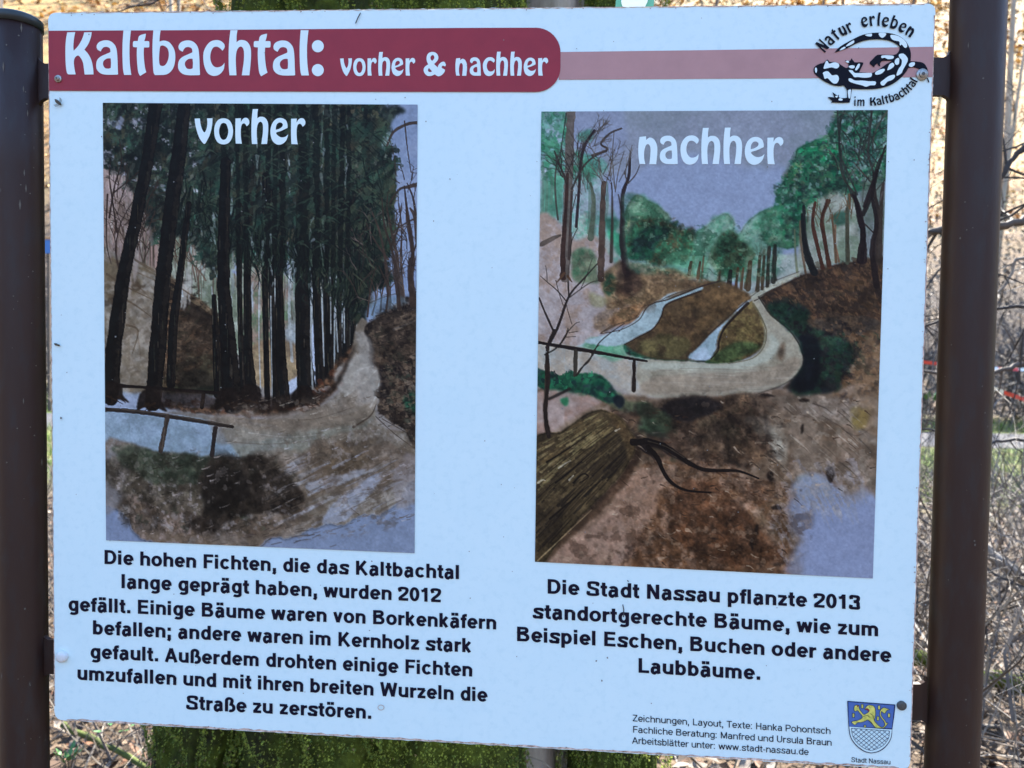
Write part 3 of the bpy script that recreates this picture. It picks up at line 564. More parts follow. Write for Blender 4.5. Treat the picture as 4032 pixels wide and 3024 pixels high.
    c.mottle([(480,1010),(600,1020),(640,1080),(520,1130),(460,1080)], (32,30,30), 18, -.1, .7); c.mottle([(330,980),(600,1000),(500,1050),(330,1040)], (42,54,48), 14, .05, .6)
    c.mottle([(600,985),(900,960),(890,1120),(650,1150)], (88,80,74), 16, .16, .5, stretch=.5, shear=.4); c.mottle([(560,930),(820,820),(800,960),(560,1000)], (100,98,96), 16, .2, .4, stretch=.5, shear=.3)
    c.view = (194.2, 194.2, .6121)
    # stems showing through the crowns, with slivers of light between them
    for x0, x1, w in ((470,480,26),(520,524,16),(548,552,20),(628,628,16),(655,652,18),(682,680,20),(752,756,34),(800,802,22),(838,835,20),(862,858,18),(890,884,18),(915,908,16)):
        c.line([(x0+R.normal(0, 3), 60), ((x0+x1)/2, 330), (x1, 620)], w, (20,24,26), .62, w1=w*1.1, rough=.3)
    for x, y0, y1, w in ((500,120,420,12),(590,90,360,14),(610,420,640,14),(704,150,420,10),(720,480,760,10),(780,430,700,12),(822,440,640,10),(820,100,330,12),(905,120,400,12),(440,380,560,12),(570,470,700,10),(640,470,700,9)):
        for k in range(7):
            yy = R.uniform(y0, y1); c.line([(x+R.normal(0, 4), yy), (x+R.normal(0, 4), yy+R.uniform(12, 50))], w*R.uniform(.3, 1), [(118,132,140),(92,112,106),(132,146,164)][R.integers(3)], .5, w1=2, rough=.4)
    for i in range(520):
        x = R.uniform(360, 1040); y = R.uniform(70, 560); l = R.uniform(16, 44); sgn = 1 if R.random() < .5 else -1
        if x > 1000 and y > 480: continue
        c.line([(x, y), (x+sgn*l*.5, y+l*.15), (x+sgn*l, y+l*.55)], R.uniform(3, 9), [(24,32,34),(38,54,50),(56,78,68),(30,42,40),(72,88,78)][R.integers(5)], .5, w1=1, rough=.4)
    # quieter slope, darker earth under the wood
    c.soften([(60,600),(230,640),(230,1040),(60,1060)], 1, .6); c.wash([(110,760),(230,740),(220,1030),(110,1030)], (134,130,126), .45, 6, 6, .08)
    for p in ([(60,650),(120,690),(220,740)], [(90,720),(160,760),(215,800)], [(130,830),(170,850),(150,930)], [(160,600),(260,660),(380,740),(460,800)]): c.line(p, 9, (88,78,68), .6, w1=3)
    c.wash([(290,790),(380,790),(460,860),(460,1000),(420,1050),(300,1040)], (52,46,42), .55, 8, 4, .3)
    c.view = (0, 0, 1); draw_trunks(T[:5]); c.line([(252,833),(330,838),(430,846),(560,852)], 7, (30,26,27), .9); c.line([(440,850),(436,880)], 8, (30,28,28), .9); c.view = (194.2, 194.2, .6121)
    c.wash([(250,1060),(500,1085),(700,1075),(830,1060),(900,980),(930,900),(925,960),(860,1060),(760,1120),(600,1130),(400,1120),(250,1115)], (42,36,34), .8, 8, 4, .3)
    for x, y in ((82,1095),(215,1120),(490,1118),(755,1110),(575,1110)):
        c.wash([(x-30,y-60),(x+26,y-62),(x+34,y-18),(x+56,y+R.uniform(-4, 14)),(x+14,y-2),(x-6,y+14),(x-22,y-4),(x-50,y+10)], (32,28,28), .9, 5, 1, .2)
        for k in range(5): c.line([(x+R.uniform(-30, 30), y-14), (x+R.uniform(-60, 60), y+R.uniform(0, 22))], 7, (44,36,32), .8, w1=2)
    # path in warm greys, broken light at its bend
    c.soften([(420,1130),(900,1080),(960,850),(1020,960),(1000,1120),(900,1200),(500,1260)], 1, .5)
    c.wash([(440,1150),(760,1130),(900,1080),(960,1000),(1000,1060),(960,1160),(760,1210),(520,1250),(440,1230)], (124,118,114), .5, 10, 6, .08)
    c.wash([(940,860),(985,870),(1010,960),(1010,1060),(960,1110),(930,1040),(960,960)], (140,142,148), .55, 8, 4, .06)
    for p, w, col in (([(900,1080),(960,1040),(1010,990)], 8, (156,158,162)), ([(700,1165),(800,1160),(930,1120)], 5, (94,88,84)), ([(480,1240),(640,1250),(860,1230)], 5, (92,88,86)), ([(930,1190),(990,1150),(1010,1110)], 9, (60,50,46)), ([(560,1210),(700,1225),(820,1215)], 4, (150,152,156))): c.line(p, w, col, .6, w1=2)
    # mound and washes of the foreground
    c.wash([(400,1300),(500,1290),(620,1310),(720,1380),(750,1450),(680,1500),(560,1480),(470,1520),(420,1560),(360,1540),(420,1450),(380,1380)], (44,40,38), .75, 12, 5, .3)
    c.wash([(420,1340),(520,1330),(560,1400),(500,1460),(420,1500),(400,1420)], (28,27,27), .7, 12, 6, .2)
    c.wash([(110,1270),(300,1280),(420,1300),(360,1380),(200,1380),(110,1340)], (52,62,54), .6, 12, 6, .25)
    c.soften([(60,1260),(1140,1240),(1140,1620),(60,1590)], 1, .4)
    c.wash([(760,1290),(900,1240),(1020,1230),(940,1290),(820,1330)], (82,74,66), .6, 10, 3, .2)
    for i in range(60):
        x = R.uniform(640, 1080); y = R.uniform(1270, 1480); l = R.uniform(30, 110)
        c.line([(x-l*.5, y+l*.25), (x, y+R.normal(0, 3)), (x+l*.5, y-l*.25)], R.uniform(3, 12), [(138,140,150),(104,98,94),(120,116,114),(82,74,68),(132,142,170)][R.integers(5)], .4, w1=2, rough=.4)
    c.wash([(1000,800),(1060,790),(1140,780),(1150,900),(1100,960),(1010,930),(990,860)], (56,50,46), .5, 8, 4, .3)
    for poly, dk, lt in (([(110,1290),(720,1300),(740,1500),(420,1570),(120,1540)], (36,33,31), (146,142,146)), ([(640,1250),(1120,1200),(1100,1480),(700,1540)], (84,76,70), (150,152,166)), ([(1000,800),(1150,780),(1150,1190),(1020,1080)], (32,29,29), (116,106,96)), ([(460,1130),(980,1080),(940,1240),(520,1250)], (96,90,86), (160,158,156))):
        c.mottle(poly, dk, 46, .16, .42, sharp=5); c.mottle(poly, lt, 24, .34, .32, sharp=5)
        for i in range(70):
            x = R.uniform(min(p[0] for p in poly), max(p[0] for p in poly)); y = R.uniform(min(p[1] for p in poly), max(p[1] for p in poly)); l = R.uniform(8, 34)
            if poly[0][0] > 900 and x < 1010: continue
            c.line([(x, y), (x+l*.5, y-l*.1), (x+l, y-l*.35)], R.uniform(1.5, 5), [dk, lt, dk][R.integers(3)], .55, w1=1, rough=.5)
    # stronger limbs against the sky
    for p, w, w1 in ( ([(1140,760),(1128,640),(1140,560),(1120,430),(1110,340)], 20, 5), ([(1092,770),(1080,650),(1065,560),(1040,480),(1030,380)], 15, 3),
                     ([(1060,560),(1090,480),(1100,400)], 7, 3), ([(1045,780),(1050,700),(1020,620)], 9, 3), ([(980,800),(990,700),(1010,620)], 6, 3), ([(1080,300),(1075,240),(1060,180)], 4, 2), ([(1150,440),(1140,380),(1120,330)], 10, 4)): c.line(p, w, (60,52,50), .9, w1=w1)
    c.view = (0, 0, 1)
    # near handrail
    c.line([(222,884),(290,889),(350,897),(420,908),(502,922)], 10, (46,42,42), .96, w1=8); c.line([(240,882),(350,894),(495,918)], 2, (92,88,84), .6)
    c.line([(361,903),(354,940),(347,974)], 11, (62,56,54), .95); c.line([(358,905),(350,972)], 3, (92,86,82), .6)
    c.line([(465,925),(461,960),(458,982)], 10, (44,40,42), .95)
    c.grain(.05)
    return c.c
def paint_after(W=440, H=630):
    c = Canvas(PIC[1], W, H, 29, (140, 140, 148)); R = c.rng
    V1 = (1141, 219.4, .3142); V2 = (1525, 219.4, .3142); V3 = (1141, 713, .3308); V4 = (1525, 713, .3306)
    # sky
    c.wash([(1140,200),(1940,200),(1940,760),(1140,760)], (122,134,160), 1, 0, 1, .03, col2=(128,138,170), cell=2)
    c.wash([(1300,400),(1500,350),(1700,370),(1760,420),(1700,660),(1400,660),(1300,520)], (132,146,192), .9, 20, 20, .02)
    c.wash([(1180,230),(1330,230),(1340,330),(1180,400)], (128,140,186), .6, 16, 12, .03)
    c.view = V1
    # left wood
    c.wash([(70,300),(300,330),(440,440),(520,600),(640,900),(560,1100),(60,1000)], (100,148,144), .9, 14, 4, .1, col2=(136,152,172), cell=1)
    c.wash([(80,60),(250,60),(260,200),(240,300),(160,330),(80,360)], (58,112,96), .85, 18, 2, .15, col2=(120,140,160), cell=1)
    c.wash([(330,220),(440,190),(440,260),(340,270)], (60,118,98), .7, 14, 2, .12)
    c.wash([(300,360),(520,400),(520,500),(400,560),(300,560)], (66,128,110), .7, 18, 3, .12, col2=(120,144,150))
    c.wash([(120,480),(240,470),(240,780),(90,780)], (84,140,126), .8, 14, 4, .1)
    c.wash([(320,860),(420,760),(480,940),(640,800),(640,1090),(520,1120),(340,960)], (92,148,134), .7, 14, 3, .1, col2=(140,150,150))
    c.dabs([(80,60),(260,60),(300,500),(80,560)], 160, [(46,104,84),(84,140,124),(120,146,168),(70,120,104)], 34, 1.4, None, .45)
    for x, y0, y1 in ((100,420,790),(125,500,800),(160,520,700),(420,500,900),(455,640,960),(540,560,800),(215,380,500)):
        c.line([(x, y0), (x+4, (y0+y1)/2), (x-6, y1)], 20, (86,110,104), .55, w1=22)
    # snowy left slope
    c.wash([(60,840),(230,830),(320,960),(460,930),(560,1080),(640,1240),(900,1300),(1160,1270),(900,1400),(760,1480),(500,1600),(420,1700),(60,1700)], (152,150,162), 1, 14, 3, .05, col2=(142,132,130), cell=1)
    c.wash([(300,1060),(420,1020),(490,1200),(460,1240),(320,1240)], (92,106,90), .85, 16, 2, .15, col2=(60,104,84))
    c.wash([(500,1200),(640,1100),(800,1120),(1000,1160),(1160,1230),(1000,1300),(880,1370),(760,1450),(700,1380),(560,1420),(520,1300)], (112,100,82), .9, 18, 3, .15, col2=(130,112,96), cell=1)
    c.wash([(560,1500),(640,1430),(740,1380),(860,1370),(760,1480),(620,1540)], (140,104,76), .8, 14, 4, .12)
    c.wash([(620,1260),(760,1290),(820,1340),(700,1380),(620,1330)], (84,62,54), .8, 14, 3, .15)
    c.wash([(540,1190),(590,1200),(610,1260),(560,1330),(520,1280)], (36,64,52), .85, 10, 2, .15)
    c.wash([(680,1160),(760,1150),(780,1200),(720,1280),(660,1300)], (46,38,42), .8, 12, 2, .15)
    c.wash([(420,1300),(540,1340),(520,1400),(440,1380)], (118,122,96), .6, 16, 5, .1)
    c.dabs([(520,1200),(1100,1200),(900,1360),(600,1520)], 140, [(84,72,60),(140,120,96),(60,60,48),(150,140,126)], 22, 2.5, 20, .4)
    # round bushes in the valley
    c.wash([(660,780),(700,680),(750,630),(830,670),(900,710),(950,760),(970,820),(900,900),(700,1060)], (84,120,100), .95, 10, 1, .12, col2=(106,130,116), rim=.5)
    c.wash([(680,800),(760,770),(870,800),(940,850),(1000,860),(1080,890),(1130,960),(1120,1060),(1040,1080),(940,1120),(820,1100),(700,1080),(650,1000),(640,900)], (72,72,58), 1, 14, 1, .18, col2=(96,88,68), cell=1)
    c.wash([(640,920),(740,840),(800,880),(780,960),(860,1060),(760,1090),(660,1070)], (26,104,84), .9, 16, 2, .15, col2=(36,72,62))
    c.wash([(780,960),(840,870),(930,850),(930,900),(870,960),(880,1000),(800,1020)], (32,44,54), .9, 12, 2, .1)
    c.wash([(520,820),(610,800),(620,860),(560,900)], (34,86,72), .7, 14, 2, .12)
    c.wash([(540,900),(640,920),(660,1060),(600,1060)], (50,140,112), .7, 14, 3, .12)
    c.dabs([(650,800),(1000,800),(1130,960),(1100,1090),(700,1080)], 460, [(62,70,56),(94,84,60),(40,62,58),(28,84,70),(100,100,76),(30,44,48)], 26, 1.3, None, .42)
    bush = [(650,800),(1000,840),(1130,960),(1100,1090),(700,1080)]
    c.mottle(bush, (34,40,44), 50, .02, .75); c.mottle(bush, (24,96,76), 40, .15, .6); c.mottle(bush, (112,104,78), 22, .22, .55)
    c.wash([(850,1060),(1000,1090),(1140,1060),(1140,1150),(860,1120)], (86,150,128), .6, 14, 2, .1)
    c.view = V2
    c.wash([(-90,940),(0,850),(80,780),(130,770),(190,830),(190,900),(230,900),(280,820),(360,760),(440,750),(480,900),(400,1080),(100,1240),(-60,1160)], (78,130,112), .95, 14, 1, .1, col2=(130,156,160), cell=1, rim=.4)
    c.wash([(-100,1150),(60,1140),(60,1250),(-60,1270)], (150,164,176), .8, 8, 2, .05)
    c.wash([(40,1000),(120,920),(200,900),(240,960),(330,1000),(330,1080),(220,1190),(120,1200),(40,1120)], (62,78,64), .95, 14, 2, .15, col2=(88,96,76), cell=1)
    c.wash([(80,1060),(200,1020),(260,1120),(180,1180),(90,1160)], (42,54,48), .8, 14, 3, .1)
    c.wash([(230,1180),(420,1080),(620,1040),(640,1200),(400,1330),(260,1330)], (138,150,146), .7, 16, 5, .08)
    # great green trees on the right
    big = [(360,840),(440,740),(500,690),(450,620),(520,540),(590,420),(620,360),(700,290),(800,270),(880,120),(900,55),(1270,55),(1260,520),(1150,560),(1000,640),(860,640),(820,660),(700,800),(640,980),(480,1000),(400,960)]
    c.wash(big, (52,108,90), .95, 18, 1, .14, col2=(78,124,108), cell=1, rim=.5)
    c.wash([(640,340),(760,290),(900,260),(920,400),(760,440),(680,430)], (34,118,88), .85, 16, 2, .12)
    c.wash([(660,460),(900,440),(960,560),(860,640),(700,660),(640,600)], (48,62,62), .9, 18, 3, .12, col2=(52,92,80), cell=0)
    c.wash([(560,830),(660,780),(660,860),(580,870)], (22,112,82), .8, 12, 2)
    c.wash([(900,80),(1240,70),(1240,330),(1100,450),(960,400)], (76,104,110), .7, 16, 3, .1, col2=(96,120,136), cell=0)
    c.wash([(1020,70),(1110,70),(1110,140),(1060,170)], (40,84,70), .8, 10, 1)
    c.wash([(510,520),(600,430),(660,420),(640,520),(560,560)], (92,100,74), .6, 12, 2, .12)
    c.wash([(490,860),(640,830),(640,960),(520,1000)], (66,112,90), .8, 12, 3, .1)
    c.dabs(big, 900, [(40,88,76),(60,122,96),(84,128,112),(46,62,62),(36,108,84),(98,112,90),(58,84,82)], 34, 1.3, None, .38)
    c.dabs([(900,100),(1230,100),(1230,560),(1000,560)], 120, [(140,154,180),(120,138,156),(60,96,92)], 20, 1.5, None, .5)
    c.wash([(700,700),(1030,620),(1060,1100),(860,1120),(700,1180),(640,1200),(640,900)], (138,148,146), .85, 16, 3, .07, col2=(104,122,108), cell=1)
    c.wash([(870,780),(980,760),(990,830),(900,850)], (40,74,66), .8, 12, 2, .1)
    c.wash([(1060,560),(1220,520),(1220,1100),(1100,1100)], (110,120,130), .8, 14, 3, .08, col2=(88,104,96), cell=1)
    # slope right
    slope = [(350,1360),(440,1290),(560,1240),(700,1180),(820,1140),(960,1110),(1130,1090),(1260,1120),(1260,1700),(560,1700),(500,1560),(400,1440)]
    c.wash(slope, (82,66,56), 1, 8, 1, .16, col2=(62,54,50), cell=1, rim=.2)
    c.dabs(slope, 330, [(98,78,62),(56,46,44),(72,62,50),(110,90,74),(44,44,46)], 34, 2.4, 28, .4)
    c.wash([(440,1380),(560,1340),(700,1420),(700,1500),(600,1580),(480,1500)], (34,56,52), .85, 16, 4, .15, col2=(40,44,52))
    c.wash([(560,1560),(700,1600),(720,1700),(600,1700)], (30,36,50), .85, 12, 4, .1)
    c.mottle(slope, (42,36,36), 60, .04, .65, shear=-.5); c.mottle(slope, (112,92,74), 26, .25, .5, shear=-.5)
    c.mottle(big, (32,64,58), 60, .05, .7); c.mottle(big, (26,108,80), 50, .16, .55); c.mottle(big, (126,150,156), 26, .3, .6); c.mottle(big, (28,44,46), 26, .22, .6)
    # trunks on the crest
    for p, w, w1, col in (([(610,880),(615,1040),(630,1200)], 12, 16, (100,110,96)), ([(650,820),(652,960),(690,1210)], 16, 16, (96,84,74)), ([(672,720),(680,940),(700,1040),(750,1180)], 22, 44, (36,38,44)),
                          ([(750,700),(735,820),(760,960),(800,1140)], 18, 26, (78,54,50)), ([(850,680),(800,800),(820,960),(850,1140)], 22, 28, (72,52,44)), ([(890,850),(890,980),(915,1100)], 12, 14, (110,90,80)), ([(990,640),(970,820),(970,1110)], 26, 24, (76,84,76)),
                          ([(1000,640),(1040,700),(1075,860),(1085,1095)], 20, 48, (44,36,40)), ([(1170,470),(1130,600),(1090,720)], 18, 26, (44,36,40)), ([(1150,480),(1160,640),(1180,760),(1160,1100),(1190,1340)], 18, 40, (48,42,42)),
                          ([(1220,560),(1205,700),(1190,1100)], 16, 40, (58,52,50)), ([(905,60),(912,200),(930,380),(980,500),(1040,640)], 12, 12, (50,58,58)), ([(1140,60),(1125,220),(1115,360),(1150,480)], 16, 14, (56,60,62)), ([(1245,70),(1180,170),(1150,270),(1150,330)], 14, 8, (70,76,74)),
                          ([(1245,330),(1190,400),(1165,480)], 8, 12, (50,46,50)), ([(1130,550),(1060,470),(1020,420)], 12, 6, (66,64,62)), ([(1230,540),(1170,610)], 10, 8, (60,64,62)), ([(1095,845),(1130,880),(1150,900)], 10, 10, (50,44,46)), ([(1215,620),(1190,700)], 8, 8, (80,80,84)),
                          ([(470,980),(460,1100),(480,1230)], 14, 22, (50,52,48)), ([(430,1010),(425,1150),(430,1280)], 16, 22, (60,58,50)), ([(400,1020),(395,1160),(385,1290)], 14, 20, (84,76,66)), ([(370,1040),(370,1160),(340,1310)], 14, 14, (80,70,62)),
                          ([(330,1050),(300,1120),(270,1280)], 26, 22, (74,66,54)), ([(165,1160),(160,1300)], 16, 24, (40,36,36)), ([(210,1150),(208,1240),(190,1300)], 12, 14, (80,60,50)), ([(240,1160),(238,1280)], 12, 12, (100,84,70)), ([(90,1150),(75,1240)], 12, 10, (110,86,70)),
                          ([(110,1160),(100,1260)], 8, 10, (80,70,62)), ([(40,1010),(20,1080),(-60,1230)], 8, 8, (90,80,70)), ([(-85,1060),(-100,1190)], 20, 22, (70,66,52)), ([(985,640),(990,740),(950,640)], 12, 4, (100,80,62))):
        c.line(p, w, col, .92, w1=w1)
    for i in range(26): c.twig(R.uniform(900, 1200), R.uniform(100, 700), R.uniform(50, 130), R.uniform(60, 130), 8, 2, [(50,56,56),(74,80,78),(46,42,44)][i % 3], .7)
    for i in range(14): c.twig(R.uniform(680, 1000), R.uniform(760, 900), 90+R.normal(0, 16), R.uniform(60, 120), 8, 1, (88,78,66), .7)
    for i in range(10): c.twig(R.uniform(340, 490), R.uniform(1050, 1120), 90+R.normal(0, 10), 60, 6, 1, (60,58,54), .8)
    c.wash([(-420,1300),(0,1230),(300,1320),(340,1500),(300,1700),(-520,1720),(-400,1500)], (104,92,76), .9, 8, 2, .12)
    # hill between the streams
    c.wash([(-120,1300),(0,1240),(80,1250),(180,1300),(290,1330),(240,1400),(160,1480),(60,1560),(-20,1580),(-140,1700),(-420,1700),(-260,1480)], (98,82,62), 1, 10, 1, .15, col2=(112,100,78), cell=1)
    c.wash([(80,1300),(280,1330),(230,1380),(150,1390)], (60,46,44), .85, 12, 3, .12)
    c.wash([(-140,1240),(60,1235),(80,1260),(-120,1320)], (74,62,56), .6, 12, 2, .1)
    c.dabs([(-300,1460),(0,1250),(240,1340),(60,1540),(-300,1680)], 150, [(70,58,46),(130,112,86),(96,92,66),(50,42,38)], 24, 2, 25, .4)
    c.line([(-110,1180),(-40,1205),(60,1250)], 8, (90,80,66), .7); c.line([(-30,1150),(20,1150),(50,1180)], 8, (30,34,36), .6)
    # narrow road with snow edge and second stream
    c.wash([(290,1330),(240,1400),(160,1500),(60,1580),(0,1620),(-20,1700),(100,1700),(150,1600),(220,1520),(300,1380),(340,1340)], (156,172,196), 1, 5, 1, .04)
    c.wash([(80,1620),(150,1540),(240,1500),(310,1400),(360,1460),(390,1560),(380,1700),(70,1700)], (78,72,58), 1, 8, 1, .18, col2=(104,96,72), cell=1)
    c.wash([(270,1400),(330,1390),(380,1500),(390,1620),(340,1620),(280,1500)], (128,130,114), .6, 10, 3, .1)
    c.line([(290,1370),(230,1440),(140,1540),(20,1620)], 8, (44,42,44), .85); c.line([(300,1380),(220,1500),(110,1600),(75,1660)], 10, (46,40,42), .8)
    road = [(320,1370),(360,1360),(400,1450),(470,1540),(560,1600),(640,1700),(400,1700),(380,1600),(340,1480),(305,1420)]
    c.wash(road, (142,146,132), 1, 6, 1, .07, col2=(120,120,112), cell=1)
    c.wash([(300,1330),(420,1260),(560,1200),(650,1170),(560,1240),(430,1300),(340,1360)], (150,158,156), .9, 6, 1, .05)
    c.line([(270,1370),(380,1290),(470,1235),(640,1170)], 5, (60,54,54), .8); c.line([(330,1360),(440,1300),(560,1245),(700,1185)], 6, (60,52,50), .8)
    c.view = V1
    # first stream
    c.wash([(1210,1265),(1100,1290),(960,1330),(880,1390),(800,1420),(750,1490),(640,1560),(440,1640),(300,1720),(640,1720),(760,1620),(860,1550),(890,1460),(930,1390),(1000,1350),(1190,1300)], (152,172,194), 1, 5, 1, .05, col2=(140,156,172))
    c.line([(1200,1270),(1000,1325),(880,1385),(790,1410),(740,1480),(620,1530),(500,1590)], 7, (56,46,46), .85); c.line([(1190,1300),(1010,1350),(920,1410),(890,1500),(820,1570),(700,1640)], 8, (50,40,40), .85)
    c.view = V3
    # near bank, wall of road, foreground earth
    c.wash([(400,60),(560,60),(760,110),(900,170),(1190,200),(1190,260),(400,200)], (84,130,112), .9, 16, 2, .1, col2=(140,158,150), cell=1)
    c.wash([(40,80),(760,190),(1250,210),(1700,230),(1800,160),(1500,420),(1200,440),(760,460),(560,360),(40,300)], (146,152,160), 1, 6, 2, .05, col2=(150,148,146), cell=1)
    c.wash([(620,110),(700,90),(800,130),(900,150),(960,170),(1060,190),(1190,200),(1190,215),(1000,210),(760,180),(640,160)], (36,84,70), .9, 12, 1, .15, col2=(34,44,48), cell=0)
    c.wash([(430,60),(560,80),(640,170),(560,200),(440,150)], (92,152,132), .6, 14, 3, .08)
    c.view = V4
    # sweeping road bend
    c.wash([(-40,225),(100,235),(230,215),(330,150),(370,60),(380,-20),(560,-20),(620,60),(632,150),(610,230),(560,320),(480,370),(300,400),(100,420),(-60,450)], (148,150,150), 1, 6, 2, .06, col2=(132,130,124), cell=1)
    c.wash([(-30,240),(100,245),(240,225),(340,160),(380,60),(390,-20),(430,-20),(430,100),(400,200),(300,260),(100,270),(-30,265)], (156,168,160), .85, 8, 2, .05)
    c.wash([(60,270),(300,260),(460,320),(300,350),(60,320)], (138,128,122), .6, 14, 4, .1)
    c.wash([(456,180),(490,130),(500,100),(520,130),(510,190),(470,200)], (96,84,76), .8, 8, 2, .1)
    c.line([(380,-10),(388,80),(350,160),(270,215)], 5, (104,106,92), .6)
    c.wash([(0,210),(60,160),(90,100),(80,30),(120,-60),(220,-60),(360,-30),(372,60),(330,140),(240,200),(100,228)], (90,80,60), 1, 7, 1, .15, col2=(112,100,74), cell=1)
    c.wash([(0,210),(80,150),(140,190),(240,190),(180,220),(60,228)], (48,82,60), .8, 8, 1, .15)
    c.line([(84,10),(78,70),(74,120),(30,170),(0,190)], 14, (40,36,38), .85, w1=5)
    c.wash([(-40,190),(0,180),(60,130),(76,80),(70,30),(110,-60),(60,-60),(0,40),(-120,190)], (156,172,204), 1, 5, 1, .04)
    # dark bank right of the bend
    c.wash([(540,-20),(620,40),(636,130),(620,220),(560,320),(500,370),(560,390),(800,430),(1130,420),(1140,-60),(600,-60)], (84,74,66), 1, 8, 1, .18, col2=(64,60,58), cell=1)
    c.wash([(560,0),(640,30),(740,100),(800,200),(790,330),(800,400),(700,400),(580,370),(520,370),(600,290),(634,200),(632,100)], (26,32,48), .93, 12, 2, .12, col2=(36,36,42), cell=0)
    c.wash([(800,140),(900,110),(930,200),(880,290),(810,290),(780,220)], (30,72,60), .85, 12, 2, .15)
    c.wash([(930,150),(1130,100),(1130,500),(950,420),(900,300)], (110,92,78), .85, 14, 3, .14, col2=(126,118,108), cell=1)
    c.wash([(950,350),(1020,350),(1010,400),(950,390)], (84,56,52), .7, 12, 3)
    c.dabs([(640,20),(1130,20),(1130,420),(800,420)], 260, [(44,52,50),(104,84,66),(80,64,54),(120,104,88),(34,60,52)], 28, 1.8, 35, .4)
    # foreground earth
    fg = [(-1160,440),(-600,420),(-300,440),(-60,440),(100,425),(320,405),(500,380),(760,420),(1130,430),(1130,1640),(-1200,1640)]
    c.wash(fg, (128,118,112), 1, 6, 2, .1, col2=(106,94,84), cell=1)
    c.wash([(-560,470),(-300,470),(-60,450),(100,440),(280,440),(330,520),(400,620),(400,760),(330,880),(100,930),(-200,880),(-480,760),(-620,560)], (76,64,58), .92, 18, 4, .2, col2=(98,82,70), cell=1)
    c.wash([(-300,480),(-60,460),(60,480),(0,560),(-160,590),(-280,540)], (40,38,48), .85, 14, 2, .12)
    c.wash([(-60,600),(100,560),(200,620),(160,700),(0,700)], (58,60,54), .7, 16, 5, .15)
    c.wash([(-420,560),(-240,560),(-200,680),(-330,720),(-440,660)], (62,88,74), .75, 16, 5, .12)
    c.wash([(-660,430),(-560,400),(-500,460),(-300,480),(-400,540),(-560,520)], (84,98,82), .8, 16, 4, .12)
    c.wash([(400,430),(760,440),(1130,440),(1130,760),(900,620),(560,540)], (124,118,114), .9, 16, 3, .1, col2=(138,134,134), cell=1)
    c.wash([(940,560),(1080,480),(1060,620),(960,660)], (112,104,66), .7, 18, 6, .1)
    c.wash([(240,580),(400,580),(500,680),(520,800),(480,860),(400,740)], (142,146,146), .8, 12, 3, .06)
    c.wash([(380,560),(480,600),(620,760),(660,860),(560,800),(460,660)], (92,82,74), .8, 10, 3, .12)
    c.line([(370,550),(440,580),(510,650)], 16, (170,168,162), .6, w1=6); c.line([(390,530),(480,590),(540,650)], 12, (72,62,54), .8, w1=6)
    c.wash([(560,880),(760,860),(1130,900),(1130,1120),(900,1100),(700,1000)], (132,124,120), .85, 16, 6, .08)
    c.wash([(740,900),(840,980),(900,1080),(860,1040),(780,960)], (98,84,76), .8, 8, 2); c.wash([(770,850),(840,900),(940,1000),(930,1030),(830,950)], (92,80,70), .75, 8, 2)
    c.wash([(-500,960),(-200,980),(100,960),(360,1000),(420,1100),(560,1150),(540,1400),(600,1620),(-900,1640),(-800,1300)], (116,96,84), .9, 18, 3, .14, col2=(134,116,106), cell=1)
    c.wash([(-400,1280),(-100,1240),(120,1280),(330,1400),(560,1520),(500,1640),(-420,1640)], (92,70,54), .85, 18, 4, .18, col2=(120,96,80), cell=0)
    c.wash([(-760,1240),(-500,1180),(-420,1300),(-560,1520),(-1060,1600)], (142,128,124), .85, 16, 5, .08, col2=(128,108,102))
    c.wash([(330,1150),(480,1120),(600,1200),(560,1350),(400,1400),(330,1300)], (124,126,120), .8, 14, 4, .08)
    c.wash([(80,1060),(200,1060),(140,1130),(60,1120)], (150,148,134), .6, 10, 4); 
    c.wash([(600,960),(760,960),(860,1040),(960,1120),(1130,1130),(1130,1640),(620,1640),(680,1500),(640,1300),(560,1180)], (122,136,172), .97, 16, 8, .03, col2=(130,144,194), cell=2)
    c.wash([(780,1200),(900,1180),(1120,1160),(1120,1600),(700,1600)], (126,140,188), .6, 20, 20, .02)
    c.wash([(590,950),(740,950),(820,1050),(700,1150),(600,1120)], (136,146,150), .7, 14, 8, .05)
    c.dabs([(-500,960),(400,1000),(520,1200),(560,1600),(-800,1620)], 200, [(84,62,48),(150,136,128),(104,80,62),(66,54,46),(128,100,84),(140,124,112)], 30, 1.8, None, .4)
    c.dabs([(-560,480),(280,450),(420,700),(300,900),(-300,860)], 150, [(54,46,44),(104,86,72),(78,64,56),(120,104,94),(60,68,58)], 26, 1.8, 20, .42)
    c.dabs([(420,450),(1120,460),(1120,1000),(620,900)], 160, [(140,136,132),(104,94,88),(118,114,108)], 36, 2, -35, .3)
    for x, y, w, h, g in ((380,435,80,26,0),(640,455,84,24,0),(240,725,60,50,20),(100,820,70,50,10),(420,950,40,60,0),(430,990,60,40,0),(520,560,34,34,10),(300,1070,90,40,10),(470,1100,60,26,10),(470,1170,80,40,10),(330,1300,100,24,-40),(300,1390,36,90,20),(480,1520,90,50,-20),(50,1360,50,24,0),(40,1420,40,20,0),(160,1240,40,30,0),(20,1065,60,24,0),(630,640,22,60,0),(690,720,60,24,40),(180,590,50,40,0)):
        c.wash([(x-w/2,y-g/2),(x,y-h/2),(x+w/2,y+g/2),(x,y+h/2)], (50,42,40), .85, 8, 1, .1)
